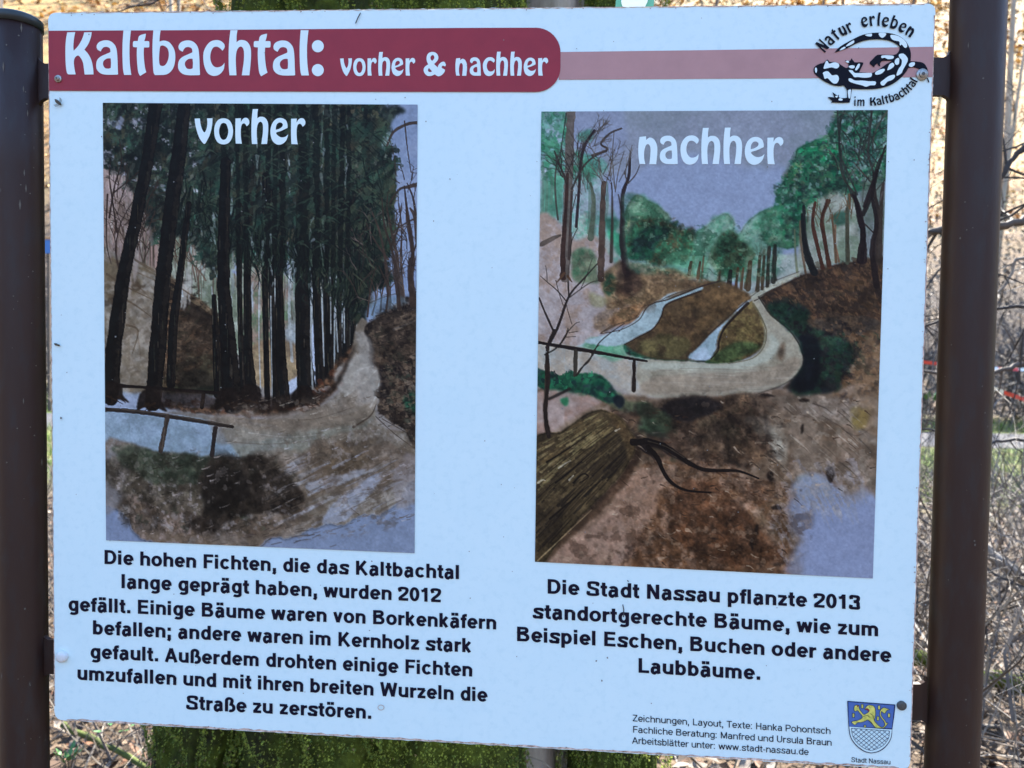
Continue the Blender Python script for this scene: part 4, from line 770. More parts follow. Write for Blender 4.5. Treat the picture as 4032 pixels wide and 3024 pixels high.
    for p, w in (([(700,480),(780,510),(830,550)], 10), ([(1000,710),(1040,750),(1085,800)], 8), ([(920,665),(970,690),(1020,680),(1100,630)], 5), ([(300,1010),(420,1060),(560,1130),(700,1190)], 5), ([(760,560),(860,620),(900,640)], 5), ([(580,1200),(560,1300),(540,1350)], 5), ([(420,390),(500,370)], 6)): c.line(p, w, (46,42,42), .8, w1=3)
    c.mottle(fg, (70,60,54), 130, .06, .55, sharp=2.5); c.mottle(fg, (156,146,140), 60, .26, .45, sharp=2.5); c.mottle([(-560,470),(280,450),(420,700),(300,900),(-300,860)], (38,35,36), 90, -.04, .75, sharp=2.5); c.mottle([(-300,1000),(300,1050),(520,1500),(-500,1600)], (70,50,36), 80, .0, .7, sharp=2.5); c.mottle([(-500,1000),(400,1000),(560,1500),(-700,1600)], (44,34,30), 34, .2, .6)
    for i in range(150):
        x = R.uniform(-500, 1050); y = R.uniform(470, 1500); l = R.uniform(20, 80); t = math.radians(R.normal(35 if x > 200 else -15, 18))
        c.line([(x, y), (x+l*.5*math.cos(t), y+l*.5*math.sin(t)+R.normal(0, 4)), (x+l*math.cos(t), y+l*math.sin(t))], R.uniform(3, 12), [(62,54,50),(150,142,136),(84,70,60),(110,98,90),(44,40,40)][R.integers(5)], .45, w1=2)
    c.wash([(640,1120),(800,1080),(960,1140),(1130,1160),(1130,1640),(660,1640),(700,1450),(660,1300)], (128,140,182), .9, 18, 14, .03)
    c.mottle([(650,-20),(1130,-20),(1130,420),(680,400)], (34,32,38), 50, .05, .7); c.mottle([(640,-20),(1130,-20),(1130,420),(800,420)], (118,96,78), 26, .25, .6)
    # green ivy at left and the log
    c.view = V3
    c.wash([(40,260),(150,290),(250,280),(440,290),(560,360),(600,460),(480,470),(360,420),(260,430),(200,490),(140,420),(40,340)], (30,84,66), .92, 14, 1, .15, col2=(34,56,60), cell=0)
    c.dabs([(60,270),(440,290),(580,440),(360,440),(150,440)], 110, [(24,66,58),(48,118,92),(34,90,70),(28,44,52)], 30, 1.3, None, .6)
    c.wash([(60,400),(360,430),(480,480),(400,520),(200,620),(60,720)], (150,142,146), .95, 12, 3, .06, col2=(140,124,122))
    c.wash([(560,440),(620,430),(640,480),(600,510)], (26,34,50), .85, 10, 1)
    c.wash([(200,450),(250,440),(250,490),(220,490)], (40,116,86), .85, 10, 1)
    log = [(40,745),(160,690),(300,600),(420,540),(520,540),(620,580),(690,680),(715,760),(740,820),(600,960),(420,1100),(240,1300),(30,1500)]
    c.wash(log, (74,66,54), 1, 6, 1, .18, col2=(56,50,44), cell=1, rim=.3)
    c.wash([(700,740),(760,830),(700,960),(520,1180),(340,1330),(60,1510),(40,1480),(240,1300),(420,1100),(600,960)], (110,96,84), .85, 10, 3, .12)
    c.wash([(60,760),(300,625),(430,560),(540,560),(620,610),(520,680),(330,800),(60,960)], (104,94,70), .75, 10, 8, .14)
    c.wash([(560,560),(640,600),(690,690),(700,760),(640,740),(590,660)], (92,80,66), .8, 6, 3, .12)
    c.wash([(60,1000),(330,850),(560,760),(700,760),(740,830),(600,960),(420,1100),(240,1300),(40,1490)], (44,40,38), .7, 12, 10, .18)
    for i in range(190):
        t = R.random(); x = 60+R.uniform(0, 620)*1.0; top = 745-(x-40)*.42 if x < 520 else 560+(x-520)*.6
        y = R.uniform(top+10, max(top+30, 1380-(x-60)*.98)); l = R.uniform(40, 130)
        c.line([(x-l*.5, y+l*.28), (x, y), (x+l*.5, y-l*.32)], R.uniform(4, 13), [(108,98,74),(44,40,38),(88,78,58),(62,56,46),(132,124,100),(36,34,36)][R.integers(6)], .55, w1=3)
    c.wash([(420,1080),(560,960),(700,800),(740,830),(640,960),(460,1140),(300,1200)], (34,32,38), .8, 12, 3, .1)
    c.wash([(90,1100),(200,1040),(300,1100),(240,1200),(120,1220)], (52,50,42), .7, 14, 4, .15); c.wash([(300,960),(350,920),(380,960),(340,1000),(290,990)], (36,32,32), .85, 8, 1); c.wash([(290,960),(350,910),(350,940),(320,965)], (128,124,118), .8, 8, 1)
    c.dabs([(60,980),(300,1040),(240,1250),(60,1450)], 60, [(140,134,122),(44,40,36),(90,84,64),(66,60,48)], 26, 1.8, -60, .5)
    c.mottle(log, (34,32,32), 70, .08, .6, shear=.55, stretch=.6)
    c.line([(60,1505),(200,1370),(340,1220)], 7, (170,156,128), .6, w1=3)
    D = (38,34,36)
    c.line([(690,765),(790,748),(870,760),(950,812),(1040,862),(1120,910),(1200,925),(1290,935),(1420,975)], 62, D, .97, w1=10)
    c.line([(760,780),(820,820),(870,910),(920,990),(1010,1040),(1100,1055),(1200,1060),(1250,1065)], 46, D, .97, w1=10)
    c.line([(780,760),(900,790),(1000,860)], 8, (70,64,58), .6, w1=4)
    # sapling and rail at left
    c.line([(135,690),(112,560),(118,400),(120,250),(130,100),(170,0)], 34, (46,40,38), .95, w1=20); c.line([(118,660),(108,500),(112,300)], 6, (96,92,86), .5)
    c.line([(64,82),(250,108),(430,138),(600,172),(765,205)], 18, (40,34,38), .96); c.line([(250,100),(430,130),(760,195)], 4, (90,88,86), .5)
    c.line([(312,130),(306,290)], 24, (62,62,58), .92); c.line([(692,200),(690,300),(688,392)], 24, (44,38,38), .92)
    c.line([(135,450),(200,420),(270,385)], 22, (40,38,40), .9); c.line([(110,160),(180,120),(240,50),(260,-10)], 14, (44,40,40), .9, w1=8)
    c.line([(320,290),(350,245),(400,200),(430,130),(500,70),(600,5)], 12, (46,42,42), .9, w1=6); c.line([(500,90),(600,90),(640,70)], 5, (44,44,44), .8)
    c.view = V1
    c.line([(130,1690),(200,1560),(280,1340),(380,1220),(480,1110)], 26, (46,40,42), .95, w1=8); c.line([(75,1350),(120,1460),(175,1580)], 12, (46,42,44), .9, w1=18)
    c.line([(280,1340),(275,1200),(290,1050),(300,900)], 14, (48,44,44), .9, w1=5); c.line([(280,1350),(360,1290),(440,1240),(520,1230)], 10, (56,50,48), .85, w1=4)
    c.line([(260,1370),(200,1300),(130,1240),(85,1200)], 9, (46,42,44), .9, w1=4); c.line([(240,1400),(210,1310),(190,1230)], 6, (60,54,52), .8)
    c.line([(130,1240),(128,1180),(120,1130)], 5, (50,46,46), .8); c.line([(300,1530),(270,1430),(265,1400)], 5, (56,50,50), .8)
    c.line([(210,1690),(260,1600),(320,1530),(355,1515)], 12, (50,46,44), .9, w1=4); c.line([(280,1590),(340,1580)], 5, D, .8); c.line([(260,1620),(325,1615)], 5, D, .8)
    c.line([(500,1590),(580,1540),(690,1510),(760,1480)], 7, (60,50,48), .7); c.line([(520,1655),(600,1600),(660,1545)], 8, (60,52,50), .8, w1=3)
    c.line([(360,1290),(400,1200),(440,1080)], 7, (50,46,46), .85, w1=3)
    # bare trunks upper left
    for p, w, w1, col in (([(295,60),(285,260),(280,520),(265,800),(250,1210)], 58, 66, (92,88,88)), ([(270,500),(258,760),(240,1000),(240,1210)], 20, 40, (58,44,42)), ([(300,620),(290,860),(280,1080)], 16, 20, (66,58,58)), ([(262,80),(240,230),(215,400)], 10, 6, (58,62,62)), ([(180,340),(215,430),(265,560)], 10, 20, (60,56,54)),
                          ([(455,200),(390,300),(360,430),(350,600),(330,860)], 22, 20, (46,36,44)), ([(540,340),(450,380),(370,460),(300,600)], 14, 16, (60,56,56)), ([(640,185),(560,220),(500,290),(545,330),(440,370)], 14, 18, (66,60,60)), ([(205,370),(185,520),(190,680),(205,810)], 10, 16, (70,74,72)),
                          ([(430,560),(450,700),(430,940)], 16, 46, (84,96,88)), ([(520,560),(510,760),(505,1000),(500,1220)], 34, 52, (72,60,56)), ([(575,560),(578,800),(570,1100)], 8, 26, (58,52,50)), ([(700,390),(690,520),(650,640),(648,820),(650,1000),(680,1180),(690,1290)], 14, 60, (42,34,40)),
                          ([(765,440),(740,500),(690,560)], 6, 10, (66,58,58)), ([(665,480),(680,560)], 5, 10, (66,58,58)), ([(620,640),(640,760),(640,820)], 8, 12, (56,48,50)), ([(330,640),(300,760)], 8, 6, (60,54,54)), ([(340,870),(300,960),(290,1060)], 6, 10, (60,54,54)), ([(220,920),(160,945),(95,980)], 20, 40, (84,78,76)), ([(590,330),(560,480),(520,600)], 5, 8, (84,76,72)),
                          ([(715,300),(690,400),(660,500)], 5, 7, (84,78,80)), ([(660,340),(620,480),(600,620)], 5, 7, (84,78,76)), ([(590,210),(580,400),(600,620)], 5, 8, (84,82,84)), ([(520,120),(510,200)], 6, 6, (110,108,104)), ([(250,1180),(200,1240)], 22, 10, (88,70,58)), ([(270,1200),(300,1240)], 20, 8, (88,70,58))):
        c.line(p, w, col, .9, w1=w1)
    for i in range(34): c.twig(R.uniform(300, 680), R.uniform(350, 640), R.uniform(60, 125), R.uniform(60, 140), 7, 2, [(72,66,66),(96,98,100),(56,50,52)][i % 3], .65)
    for i in range(8): c.twig(R.uniform(220, 330), R.uniform(350, 560), R.uniform(50, 130), 120, 8, 2, (54,50,52), .75)
    for i in range(8): c.twig(R.uniform(420, 480), R.uniform(190, 330), R.uniform(20, 90), 90, 7, 2, (74,70,72), .7)
    c.view = (1123.0, 205.2, .6447)
    # soft green tree line closing the valley
    c.soften([(330,330),(900,330),(900,620),(340,620)], 1, .5)
    c.wash([(350,340),(400,325),(460,350),(500,400),(520,440),(580,470),(640,410),(690,398),(720,440),(750,460),(790,410),(850,390),(880,560),(800,620),(600,610),(420,600),(345,560)], (74,124,106), .5, 12, 3, .15, col2=(110,140,128), cell=0)
    c.wash([(380,430),(450,405),(520,440),(570,470),(580,520),(540,570),(470,580),(400,560),(360,520)], (66,64,50), .75, 14, 3, .3, col2=(40,84,66), cell=0)
    c.wash([(400,460),(470,440),(500,470),(450,520),(440,560),(370,550),(360,500)], (24,74,62), .75, 14, 3, .3, col2=(28,40,46), cell=0)
    c.wash([(650,480),(700,450),(740,480),(770,500),(760,580),(700,600),(660,580)], (54,66,52), .75, 14, 3, .3, col2=(44,90,72), cell=0)
    c.wash([(500,540),(600,520),(640,560),(620,610),(520,600)], (92,146,124), .5, 12, 4, .1)
    for x, y0, y1, w, col in ((600,560,612,9,(74,62,50)),(612,540,620,6,(96,84,70)),(668,590,640,8,(70,58,48)),(702,590,655,14,(36,32,32)),(727,580,650,8,(70,54,44)),(745,580,650,7,(84,68,56)),(768,560,650,14,(70,60,48)),(800,540,655,10,(64,60,50)),(815,540,650,9,(70,62,52)),(832,510,640,11,(52,50,46)),(852,505,625,13,(44,44,42)),(570,560,600,10,(66,60,48))):
        c.line([(x+4, y0), (x, (y0+y1)/2), (x-3, y1)], w, col, .85, w1=w*1.3)
    # left bank wash, second look
    c.wash([(340,610),(440,590),(560,600),(660,625),(600,645),(500,665),(440,700),(400,740),(330,770),(280,800),(250,740),(330,680)], (96,82,66), .55, 12, 4, .25, col2=(124,108,88), cell=0)
    c.wash([(330,560),(380,590),(410,640),(370,670),(330,640)], (50,40,38), .6, 10, 4, .2)
    # hill, two streams, road: long unbroken ribbons
    c.wash([(640,625),(700,625),(780,680),(740,740),(660,830),(600,890),(440,880),(350,838),(440,780),(475,710),(520,670)], (92,78,60), .95, 6, 2, .16, col2=(72,62,50), cell=1)
    c.wash([(560,680),(700,640),(770,680),(700,740),(640,740)], (110,92,70), .5, 12, 6, .2); c.wash([(380,840),(470,800),(560,840),(540,880),(440,872)], (90,92,66), .55, 10, 5, .2)
    c.mottle([(470,700),(650,640),(770,690),(600,880),(380,840)], (58,48,42), 44, .12, .6)
    c.wash([(612,640),(560,662),(500,684),(455,695),(428,712),(402,752),(350,786),(290,803),(215,828),(330,842),(400,806),(450,778),(474,738),(484,708),(520,688),(606,655)], (146,166,186), 1, 3, 1, .05, col2=(130,150,168), cell=1)
    c.line([(665,625),(606,642),(500,684),(452,696),(424,714),(398,754),(340,786),(270,800)], 6, (58,48,46), .85, w1=3); c.line([(606,657),(516,690),(484,710),(474,742),(448,782),(400,810),(350,836)], 7, (52,42,40), .85, w1=4)
    c.wash([(772,686),(800,720),(822,780),(818,830),(785,868),(710,892),(640,890),(662,850),(668,800),(690,760),(730,720)], (84,74,56), .95, 5, 2, .2, col2=(104,96,70), cell=0)
    c.wash([(660,860),(720,830),(800,850),(720,890),(650,892)], (52,84,58), .6, 8, 4, .2)
    c.wash([(782,680),(742,702),(712,742),(645,798),(600,845),(560,884),(632,888),(652,862),(660,822),(680,782),(722,735),(764,696)], (150,168,200), 1, 3, 1, .05, col2=(132,154,178), cell=1)
    c.line([(760,690),(700,742),(640,796),(596,842)], 4, (60,52,50), .8); c.line([(764,698),(722,740),(684,784),(668,824),(664,856),(640,884)], 10, (40,34,34), .88, w1=4)
    c.wash([(776,684),(802,676),(842,736),(900,786),(945,858),(944,915),(890,962),(780,998),(600,1006),(430,1004),(400,890),(560,898),(700,898),(780,880),(822,834),(826,782),(802,724)], (144,146,142), .95, 4, 1, .05, col2=(132,132,126), cell=1)
    c.wash([(430,892),(600,902),(740,898),(830,850),(840,800),(870,850),(800,910),(700,924),(430,920)], (156,166,166), .8, 6, 3, .04)
    c.wash([(440,950),(640,940),(800,930),(920,880),(938,915),(880,958),(760,990),(430,1000)], (130,122,116), .6, 8, 5, .1)
    c.wash([(864,850),(885,830),(890,860),(880,890),(862,880)], (88,76,68), .75, 6, 2, .15)
    c.line([(782,700),(806,740),(826,790),(818,842),(780,882),(700,900)], 6, (96,94,80), .7, w1=3); c.line([(800,676),(842,736),(905,790),(946,860),(944,918),(890,966),(800,1000)], 6, (52,50,48), .7, w1=4)
    for i in range(46):
        y = R.uniform(905, 995); x = R.uniform(430, 850); c.line([(x, y), (x+R.uniform(30, 120), y+R.normal(0, 3))], 2.5, [(110,106,102),(164,168,170),(124,118,112)][R.integers(3)], .4)
    c.line([(780,680),(850,640),(940,600)], 9, (150,156,152), .8, w1=4); c.line([(786,690),(860,650),(950,606)], 4, (58,50,48), .85)
    # dark hollow outside the bend
    c.wash([(830,700),(900,690),(960,720),(970,770),(1060,800),(1100,850),(1080,960),(1010,1000),(900,985),(946,925),(950,860),(905,788)], (30,36,44), .8, 14, 4, .2, col2=(32,60,52), cell=0)
    c.wash([(940,800),(1000,820),(1010,900),(990,980),(920,980),(948,920),(952,860)], (22,26,38), .85, 10, 4, .1)
    c.wash([(1120,860),(1200,800),(1200,1120),(1130,1080)], (122,106,90), .45, 14, 8, .1)
    c.wash([(1100,1040),(1160,1040),(1170,1100),(1120,1110)], (118,108,66), .5, 12, 6, .1)
    # foreground: wet the paper, then broad strokes following the slope
    c.soften([(60,1000),(1200,1000),(1200,1610),(60,1610)], 1, .7)
    c.wash([(440,1015),(620,1010),(800,1005),(850,1030),(820,1100),(840,1200),(700,1240),(520,1180),(440,1090)], (60,50,44), .55, 16, 8, .3, col2=(84,72,62))
    c.wash([(480,1030),(620,1015),(680,1040),(600,1080),(500,1090)], (30,30,36), .7, 12, 5, .15)
    c.wash([(400,1030),(490,1060),(500,1140),(420,1130)], (56,78,62), .5, 14, 6, .15)
    c.wash([(820,1040),(900,1060),(1000,1140),(1060,1260),(960,1240),(880,1140)], (112,104,98), .6, 14, 8, .1)
    c.wash([(840,1120),(880,1110),(905,1190),(890,1260),(860,1200)], (146,146,142), .5, 10, 5, .06)
    c.wash([(400,1240),(600,1230),(780,1280),(900,1330),(880,1560),(520,1590),(360,1480),(330,1330)], (96,74,58), .6, 18, 6, .25, col2=(122,104,94), cell=0)
    c.wash([(540,1300),(640,1290),(820,1440),(860,1560),(660,1580),(500,1480)], (70,50,38), .6, 18, 6, .3)
    c.wash([(200,1440),(400,1260),(500,1280),(380,1480),(160,1590),(60,1590)], (140,122,114), .6, 16, 8, .1)
    for i in range(130):
        x = R.uniform(320, 900); y = R.uniform(1060, 1560); l = R.uniform(8, 30); t = R.uniform(-.5, .8)
        c.line([(x, y), (x+l*.5, y+l*.5*t+R.normal(0, 2)), (x+l, y+l*t)], R.uniform(3, 9), [(44,38,34),(154,144,134),(66,50,40),(90,74,62),(60,44,36)][R.integers(5)], .5, w1=2, rough=.6)
    for i in range(50):
        x = R.uniform(820, 1120); y = R.uniform(1010, 1260); l = R.uniform(20, 70)
        c.line([(x, y), (x+l*.6, y+l*.5), (x+l, y+l*.9)], R.uniform(2, 8), [(84,76,70),(148,146,142),(104,98,92),(62,56,52)][R.integers(4)], .45, w1=1, rough=.5)
    for x, y, w, h in ((828,1005,50,12),(950,1020,40,14),(845,1280,24,34),(860,1385,40,14),(795,1450,14,40),(775,1500,14,44),(1040,1270,30,60),(650,1490,26,10),(945,1120,10,34)): c.wash([(x-w/2,y-2),(x,y-h/2),(x+w/2,y+2),(x,y+h/2)], (38,33,32), .85, 5, 1, .1)
    c.wash([(930,1290),(1000,1270),(1080,1330),(1190,1360),(1190,1620),(900,1620),(940,1500),(900,1400)], (128,138,176), .75, 22, 14, .03)
    c.wash([(980,1400),(1190,1390),(1190,1620),(960,1620)], (124,136,184), .6, 20, 16, .02)
    for i in range(90):
        x = R.uniform(860, 1150); y = R.uniform(1250, 1420) if x > 930 else R.uniform(1260, 1600); l = R.uniform(20, 80)
        c.line([(x-l*.3, y-l*.5), (x, y), (x+l*.2, y+l*.5)], R.uniform(8, 26), [(128,128,138),(118,112,110),(134,136,150),(124,130,150)][R.integers(4)], .28, w1=4, rough=.6)
    for poly, dk, lt in (([(300,1250),(900,1240),(900,1590),(120,1590)], (52,40,34), (158,146,136)), ([(430,1020),(840,1010),(860,1240),(520,1230),(440,1120)], (34,30,30), (112,100,90)), ([(860,1020),(1190,1040),(1190,1340),(900,1240)], (82,74,68), (160,156,152)), ([(830,640),(1190,560),(1190,900),(1080,800),(960,720)], (44,38,36), (112,92,74)), ([(340,620),(640,620),(400,740)], (66,56,48), (140,124,106))):
        c.mottle(poly, dk, 50, .16, .42, sharp=5); c.mottle(poly, lt, 26, .34, .32, sharp=5)
    for i in range(160):
        x = R.uniform(300, 1180); y = R.uniform(1020, 1590); l = R.uniform(6, 26); t = R.uniform(-.3, 1)
        if x > 930 and y > 1330: continue
        c.line([(x, y), (x+l*.5, y+l*.5*t+R.normal(0, 2)), (x+l, y+l*t)], R.uniform(1.5, 5), [(40,34,32),(150,142,134),(60,48,42)][R.integers(3)], .6, w1=1, rough=.5)
    c.mottle([(350,340),(500,400),(600,440),(760,420),(880,380),(880,600),(420,590)], (34,70,58), 34, .18, .5, sharp=5); c.mottle([(350,340),(500,400),(600,440),(760,420),(880,380),(880,600),(420,590)], (140,168,156), 22, .36, .4, sharp=5)
    # the log: lit upper side, furrowed bark running to the cut end, shade underneath
    L_ = [(40,1178),(140,1122),(225,1068),(285,1056),(340,1082),(378,1130),(392,1180),(372,1230),(320,1300),(240,1380),(150,1470),(40,1575)]
    c.wash([(392,1170),(410,1220),(340,1330),(240,1420),(120,1530),(60,1590),(40,1580),(240,1380),(330,1290)], (60,48,40), .7, 8, 5, .15)
    c.wash(L_, (78,70,56), 1, 4, 1, .18, col2=(60,54,46), cell=1, rim=.4)
    for i in range(430):
        t = R.random(); a0 = (52, 1175+t*385); a1 = (262+t*125+R.normal(0, 3), 1062+t*135); u = R.random()*.9; v = min(1, u+R.uniform(.06, .26)); bend = 14*math.sin(t*3.1)
        p = [(a0[0]+(a1[0]-a0[0])*q, a0[1]+(a1[1]-a0[1])*q-bend*math.sin(q*3.14)*.6) for q in (u, (u+v)/2, v)]
        if t < .42: col = [(128,120,96),(104,94,72),(84,74,56),(58,52,42),(112,108,84)][R.integers(5)]
        elif t < .72: col = [(72,64,50),(48,43,38),(92,84,66),(40,36,33)][R.integers(4)]
        else: col = [(38,34,32),(30,28,28),(54,48,40),(66,58,46)][R.integers(4)]
        c.line(p, R.uniform(3, 9), col, .6, w1=2, rough=.4)
    c.wash([(300,1060),(345,1085),(380,1135),(390,1180),(370,1215),(345,1150),(315,1095)], (88,74,56), .6, 6, 3, .2, col2=(112,98,74), cell=0)
    for p in ([(120,1300),(180,1250),(250,1190)], [(90,1230),(170,1180),(240,1130)], [(180,1300),(210,1270),(230,1280),(200,1300)], [(100,1420),(160,1370),(230,1310)]): c.line(p, 7, (26,24,24), .8, w1=3)
    for p in ([(130,1250),(150,1236),(170,1225)], [(60,1300),(75,1290),(85,1292)], [(165,1290),(180,1275)], [(320,1125),(335,1118)]): c.line(p, 6, (160,158,150), .7, w1=3)
    c.line([(60,1560),(150,1475),(240,1390)], 5, (164,150,124), .6, w1=2)
    D2 = (30,27,28)
    c.line([(380,1165),(420,1160),(470,1170),(520,1200),(570,1235),(620,1256),(690,1258),(740,1262),(800,1285)], 26, D2, .97, w1=6); c.line([(430,1180),(460,1215),(480,1260),(510,1300),(560,1325),(640,1332)], 20, D2, .97, w1=6)
    c.line([(430,1160),(490,1178),(550,1215)], 4, (78,72,66), .6); c.line([(97,1145),(85,1060),(95,960),(92,870)], 15, (44,38,38), .9, w1=12)
    # fence drawn again over the road
    c.line([(62,828),(160,848),(270,866),(425,892)], 11, (38,33,36), .95, w1=9); c.line([(186,856),(184,940)], 12, (60,58,56), .9); c.line([(384,890),(382,990)], 12, (44,38,38), .92)
    c.line([(190,940),(215,905),(245,870),(262,835),(300,800),(350,765)], 7, (46,42,42), .9, w1=3)
    # crest trees on the right, drawn firmly
    for p, w, w1, col in (([(1140,555),(1150,470),(1135,400),(1120,330)], 24, 12, (36,30,34)), ([(1150,400),(1180,330),(1200,250),(1225,170)], 16, 6, (40,36,38)), ([(1195,640),(1180,520),(1195,430),(1180,330),(1200,250)], 20, 8, (40,34,36)), ([(985,595),(962,540),(950,470),(945,400)], 22, 9, (32,34,38)), ([(1015,580),(995,500),(980,430),(990,360)], 14, 7, (72,50,44)), ([(1035,570),(1020,480),(1010,420),(1030,350)], 15, 7, (68,48,42)),
                          ([(1075,70),(1070,160),(1080,250),(1110,330)], 8, 6, (44,52,52)), ([(1120,330),(1085,280),(1070,230)], 8, 3, (50,54,52)), ([(1060,560),(1052,470),(1045,400)], 9, 5, (90,74,62)), ([(1100,555),(1098,450),(1095,380)], 12, 8, (70,72,64))): c.line(p, w, col, .9, w1=w1)
    for i in range(16): c.twig(R.uniform(1060, 1220), R.uniform(90, 340), R.uniform(50, 130), R.uniform(30, 70), 4, 2, (44,50,50), .75)
    c.view = (0, 0, 1)
    c.grain(.05)
    return c.c
# ---------------------------------------------------------------- setting: terrain, road, litter
GZ = -1.75
def hills(x, y):
    x = np.asarray(x, float); y = np.asarray(y, float)
    z = GZ+.05*np.sin(x*1.3+.4)*np.sin(y*1.1)+.03*np.sin(x*3.1)*np.sin(y*2.7+1)
    flat = np.clip((y-6)/3, 0, 1); z = GZ+(z-GZ)*(1-flat)
    up = np.clip(y-17.5-.06*x, 0, 400); z = z+up*.68*np.clip(up/4, 0, 1)+.5*np.sin(x*.21)*np.clip(up/10, 0, 1)*np.sin(y*.17+1)
    bk = np.clip(-y-14, 0, 300); z = z+bk*.25
    sd = np.clip(np.abs(x)-40, 0, 400); return z+sd*.35
def axis_ticks(a, b, fine, f0, f1, coarse):
    t = list(np.arange(f0, f1, fine)); v = f1; s = fine
    while v < b: t.append(v); s = min(coarse, s*1.12); v += s
    t.append(b); v = f0; s = fine
    while v > a: s = min(coarse, s*1.12); v -= s; t.append(v)
    return np.array(sorted(set(np.round(t, 4))))
m_ground = mat('leaf_mould', (.045, .033, .024), .9, (.13, .095, .065), 9, .03, 26, .2, col3=(.05, .04, .03), scale3=4)
nodes = m_ground.node_tree.nodes; links = m_ground.node_tree.links; bsdf = nodes['Principled BSDF']
near = bsdf.inputs['Base Color'].links[0].from_socket
geo = nodes.new('ShaderNodeNewGeometry'); sep = nodes.new('ShaderNodeSeparateXYZ'); links.new(geo.outputs['Position'], sep.inputs[0])
def noise_mix(a, b, sc, lo, hi):
    t = nodes.new('ShaderNodeTexNoise'); t.inputs['Scale'].default_value = sc; t.inputs['Detail'].default_value = 8; t.inputs['Roughness'].default_value = .7; links.new(geo.outputs['Position'], t.inputs[0])
    r = nodes.new('ShaderNodeMapRange'); r.inputs[1].default_value = lo; r.inputs[2].default_value = hi; links.new(t.outputs[0], r.inputs[0])
    x = nodes.new('ShaderNodeMix'); x.data_type = 'RGBA'; links.new(r.outputs[0], x.inputs[0])
    for s, v in ((x.inputs[6], a), (x.inputs[7], b)):
        if isinstance(v, tuple): s.default_value = (*v, 1)
        else: links.new(v, s)
    return x.outputs[2]
def band(lo, hi):
    r = nodes.new('ShaderNodeMapRange'); r.inputs[1].default_value = lo; r.inputs[2].default_value = hi; links.new(sep.outputs['Y'], r.inputs[0]); return r.outputs[0]
def by(f, a, b):
    x = nodes.new('ShaderNodeMix'); x.data_type = 'RGBA'; links.new(f, x.inputs[0])
    for s, v in ((x.inputs[6], a), (x.inputs[7], b)): links.new(v, s)
    return x.outputs[2]
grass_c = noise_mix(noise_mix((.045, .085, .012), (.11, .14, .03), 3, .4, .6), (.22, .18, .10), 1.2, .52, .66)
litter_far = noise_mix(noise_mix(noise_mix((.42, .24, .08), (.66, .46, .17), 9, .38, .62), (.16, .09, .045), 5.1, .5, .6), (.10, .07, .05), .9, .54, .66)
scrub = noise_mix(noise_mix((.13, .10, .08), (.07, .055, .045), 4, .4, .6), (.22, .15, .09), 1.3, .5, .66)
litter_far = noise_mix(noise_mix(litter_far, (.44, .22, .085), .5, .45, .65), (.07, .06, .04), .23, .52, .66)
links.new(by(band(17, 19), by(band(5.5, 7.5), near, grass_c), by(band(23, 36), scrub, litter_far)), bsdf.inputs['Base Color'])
xs = axis_ticks(-220, 220, .22, -6, 8, 9); ys = axis_ticks(-120, 260, .22, -2, 9, 7)
XX, YY = np.meshgrid(xs, ys); ZZ = hills(XX, YY)
nxn, nyn = len(xs), len(ys); idx = np.arange(nxn*nyn).reshape(nyn, nxn)
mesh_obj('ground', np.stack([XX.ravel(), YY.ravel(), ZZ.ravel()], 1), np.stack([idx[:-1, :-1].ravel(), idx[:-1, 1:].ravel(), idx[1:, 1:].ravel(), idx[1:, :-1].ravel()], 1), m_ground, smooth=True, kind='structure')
m_road = mat('worn_asphalt', (.05, .05, .058), .9, (.075, .075, .08), 30, .004, 90, .3)
V, F = [], []
for i in range(61):
    x = -60+i*2; s = .35*math.sin(x*.11)
    for y in (11.6+s, 14.3+s): V.append((x, y, GZ+.012))
for i in range(60): F.append((2*i, 2*i+2, 2*i+3, 2*i+1))
mesh_obj('road', V, F, m_road, kind='structure')
rnd = np.random.default_rng(5)
def leaves(n, x0, x1, y0, y1, s0, s1, cols, name, label, lift=.03, power=1.0, cat='leaf litter', tilt=.9, zf=None):
    x = rnd.uniform(x0, x1, n); y = y0+(y1-y0)*rnd.random(n)**power; z = (zf(x, y) if zf else hills(x, y))+rnd.random(n)*lift+.01
    s = rnd.uniform(s0, s1, n); a = rnd.uniform(0, 6.283, n); t1 = rnd.normal(0, tilt*.5, n); t2 = rnd.normal(0, tilt*.5, n)
    ux = np.stack([np.cos(a), np.sin(a), np.sin(t1)], 1); vx = np.stack([-np.sin(a), np.cos(a), np.sin(t2)], 1)
    P = np.stack([x, y, z], 1); s = s[:, None]; k = rnd.uniform(.1, .5, n)[:, None]
    up = np.array([0, 0, 1.0])*s*k
    v = np.stack([P-ux*s, P-vx*s*.5+up*.5, P+ux*s, P+vx*s*.5+up*.7], 1).reshape(-1, 3)
    i = np.arange(n)*4; f = np.concatenate([np.stack([i, i+1, i+2], 1), np.stack([i, i+2, i+3], 1)])
    o = mesh_obj(name, v, f, None, kind='stuff', label=label, category=cat)
    for c in cols: o.data.materials.append(c)
    mi = rnd.integers(0, len(cols), n); o.data.polygons.foreach_set('material_index', np.concatenate([mi, mi]).astype(np.int32))
    return o
m_lf = [mat('dry_leaf_tan', (.13, .09, .055), .7, (.085, .055, .034), 40), mat('dry_leaf_brown', (.085, .05, .03), .75), mat('dry_leaf_pale', (.20, .165, .13), .7), mat('dry_leaf_dark', (.035, .024, .018), .8), mat('dry_leaf_rust', (.13, .06, .028), .7)]  # leaf colours darkened to stand in for tree shade on the near floor
m_hl = [mat('slope_leaf_gold', (.60, .36, .11), .7), mat('slope_leaf_cream', (.70, .50, .20), .7), mat('slope_leaf_brown', (.20, .095, .035), .8)]
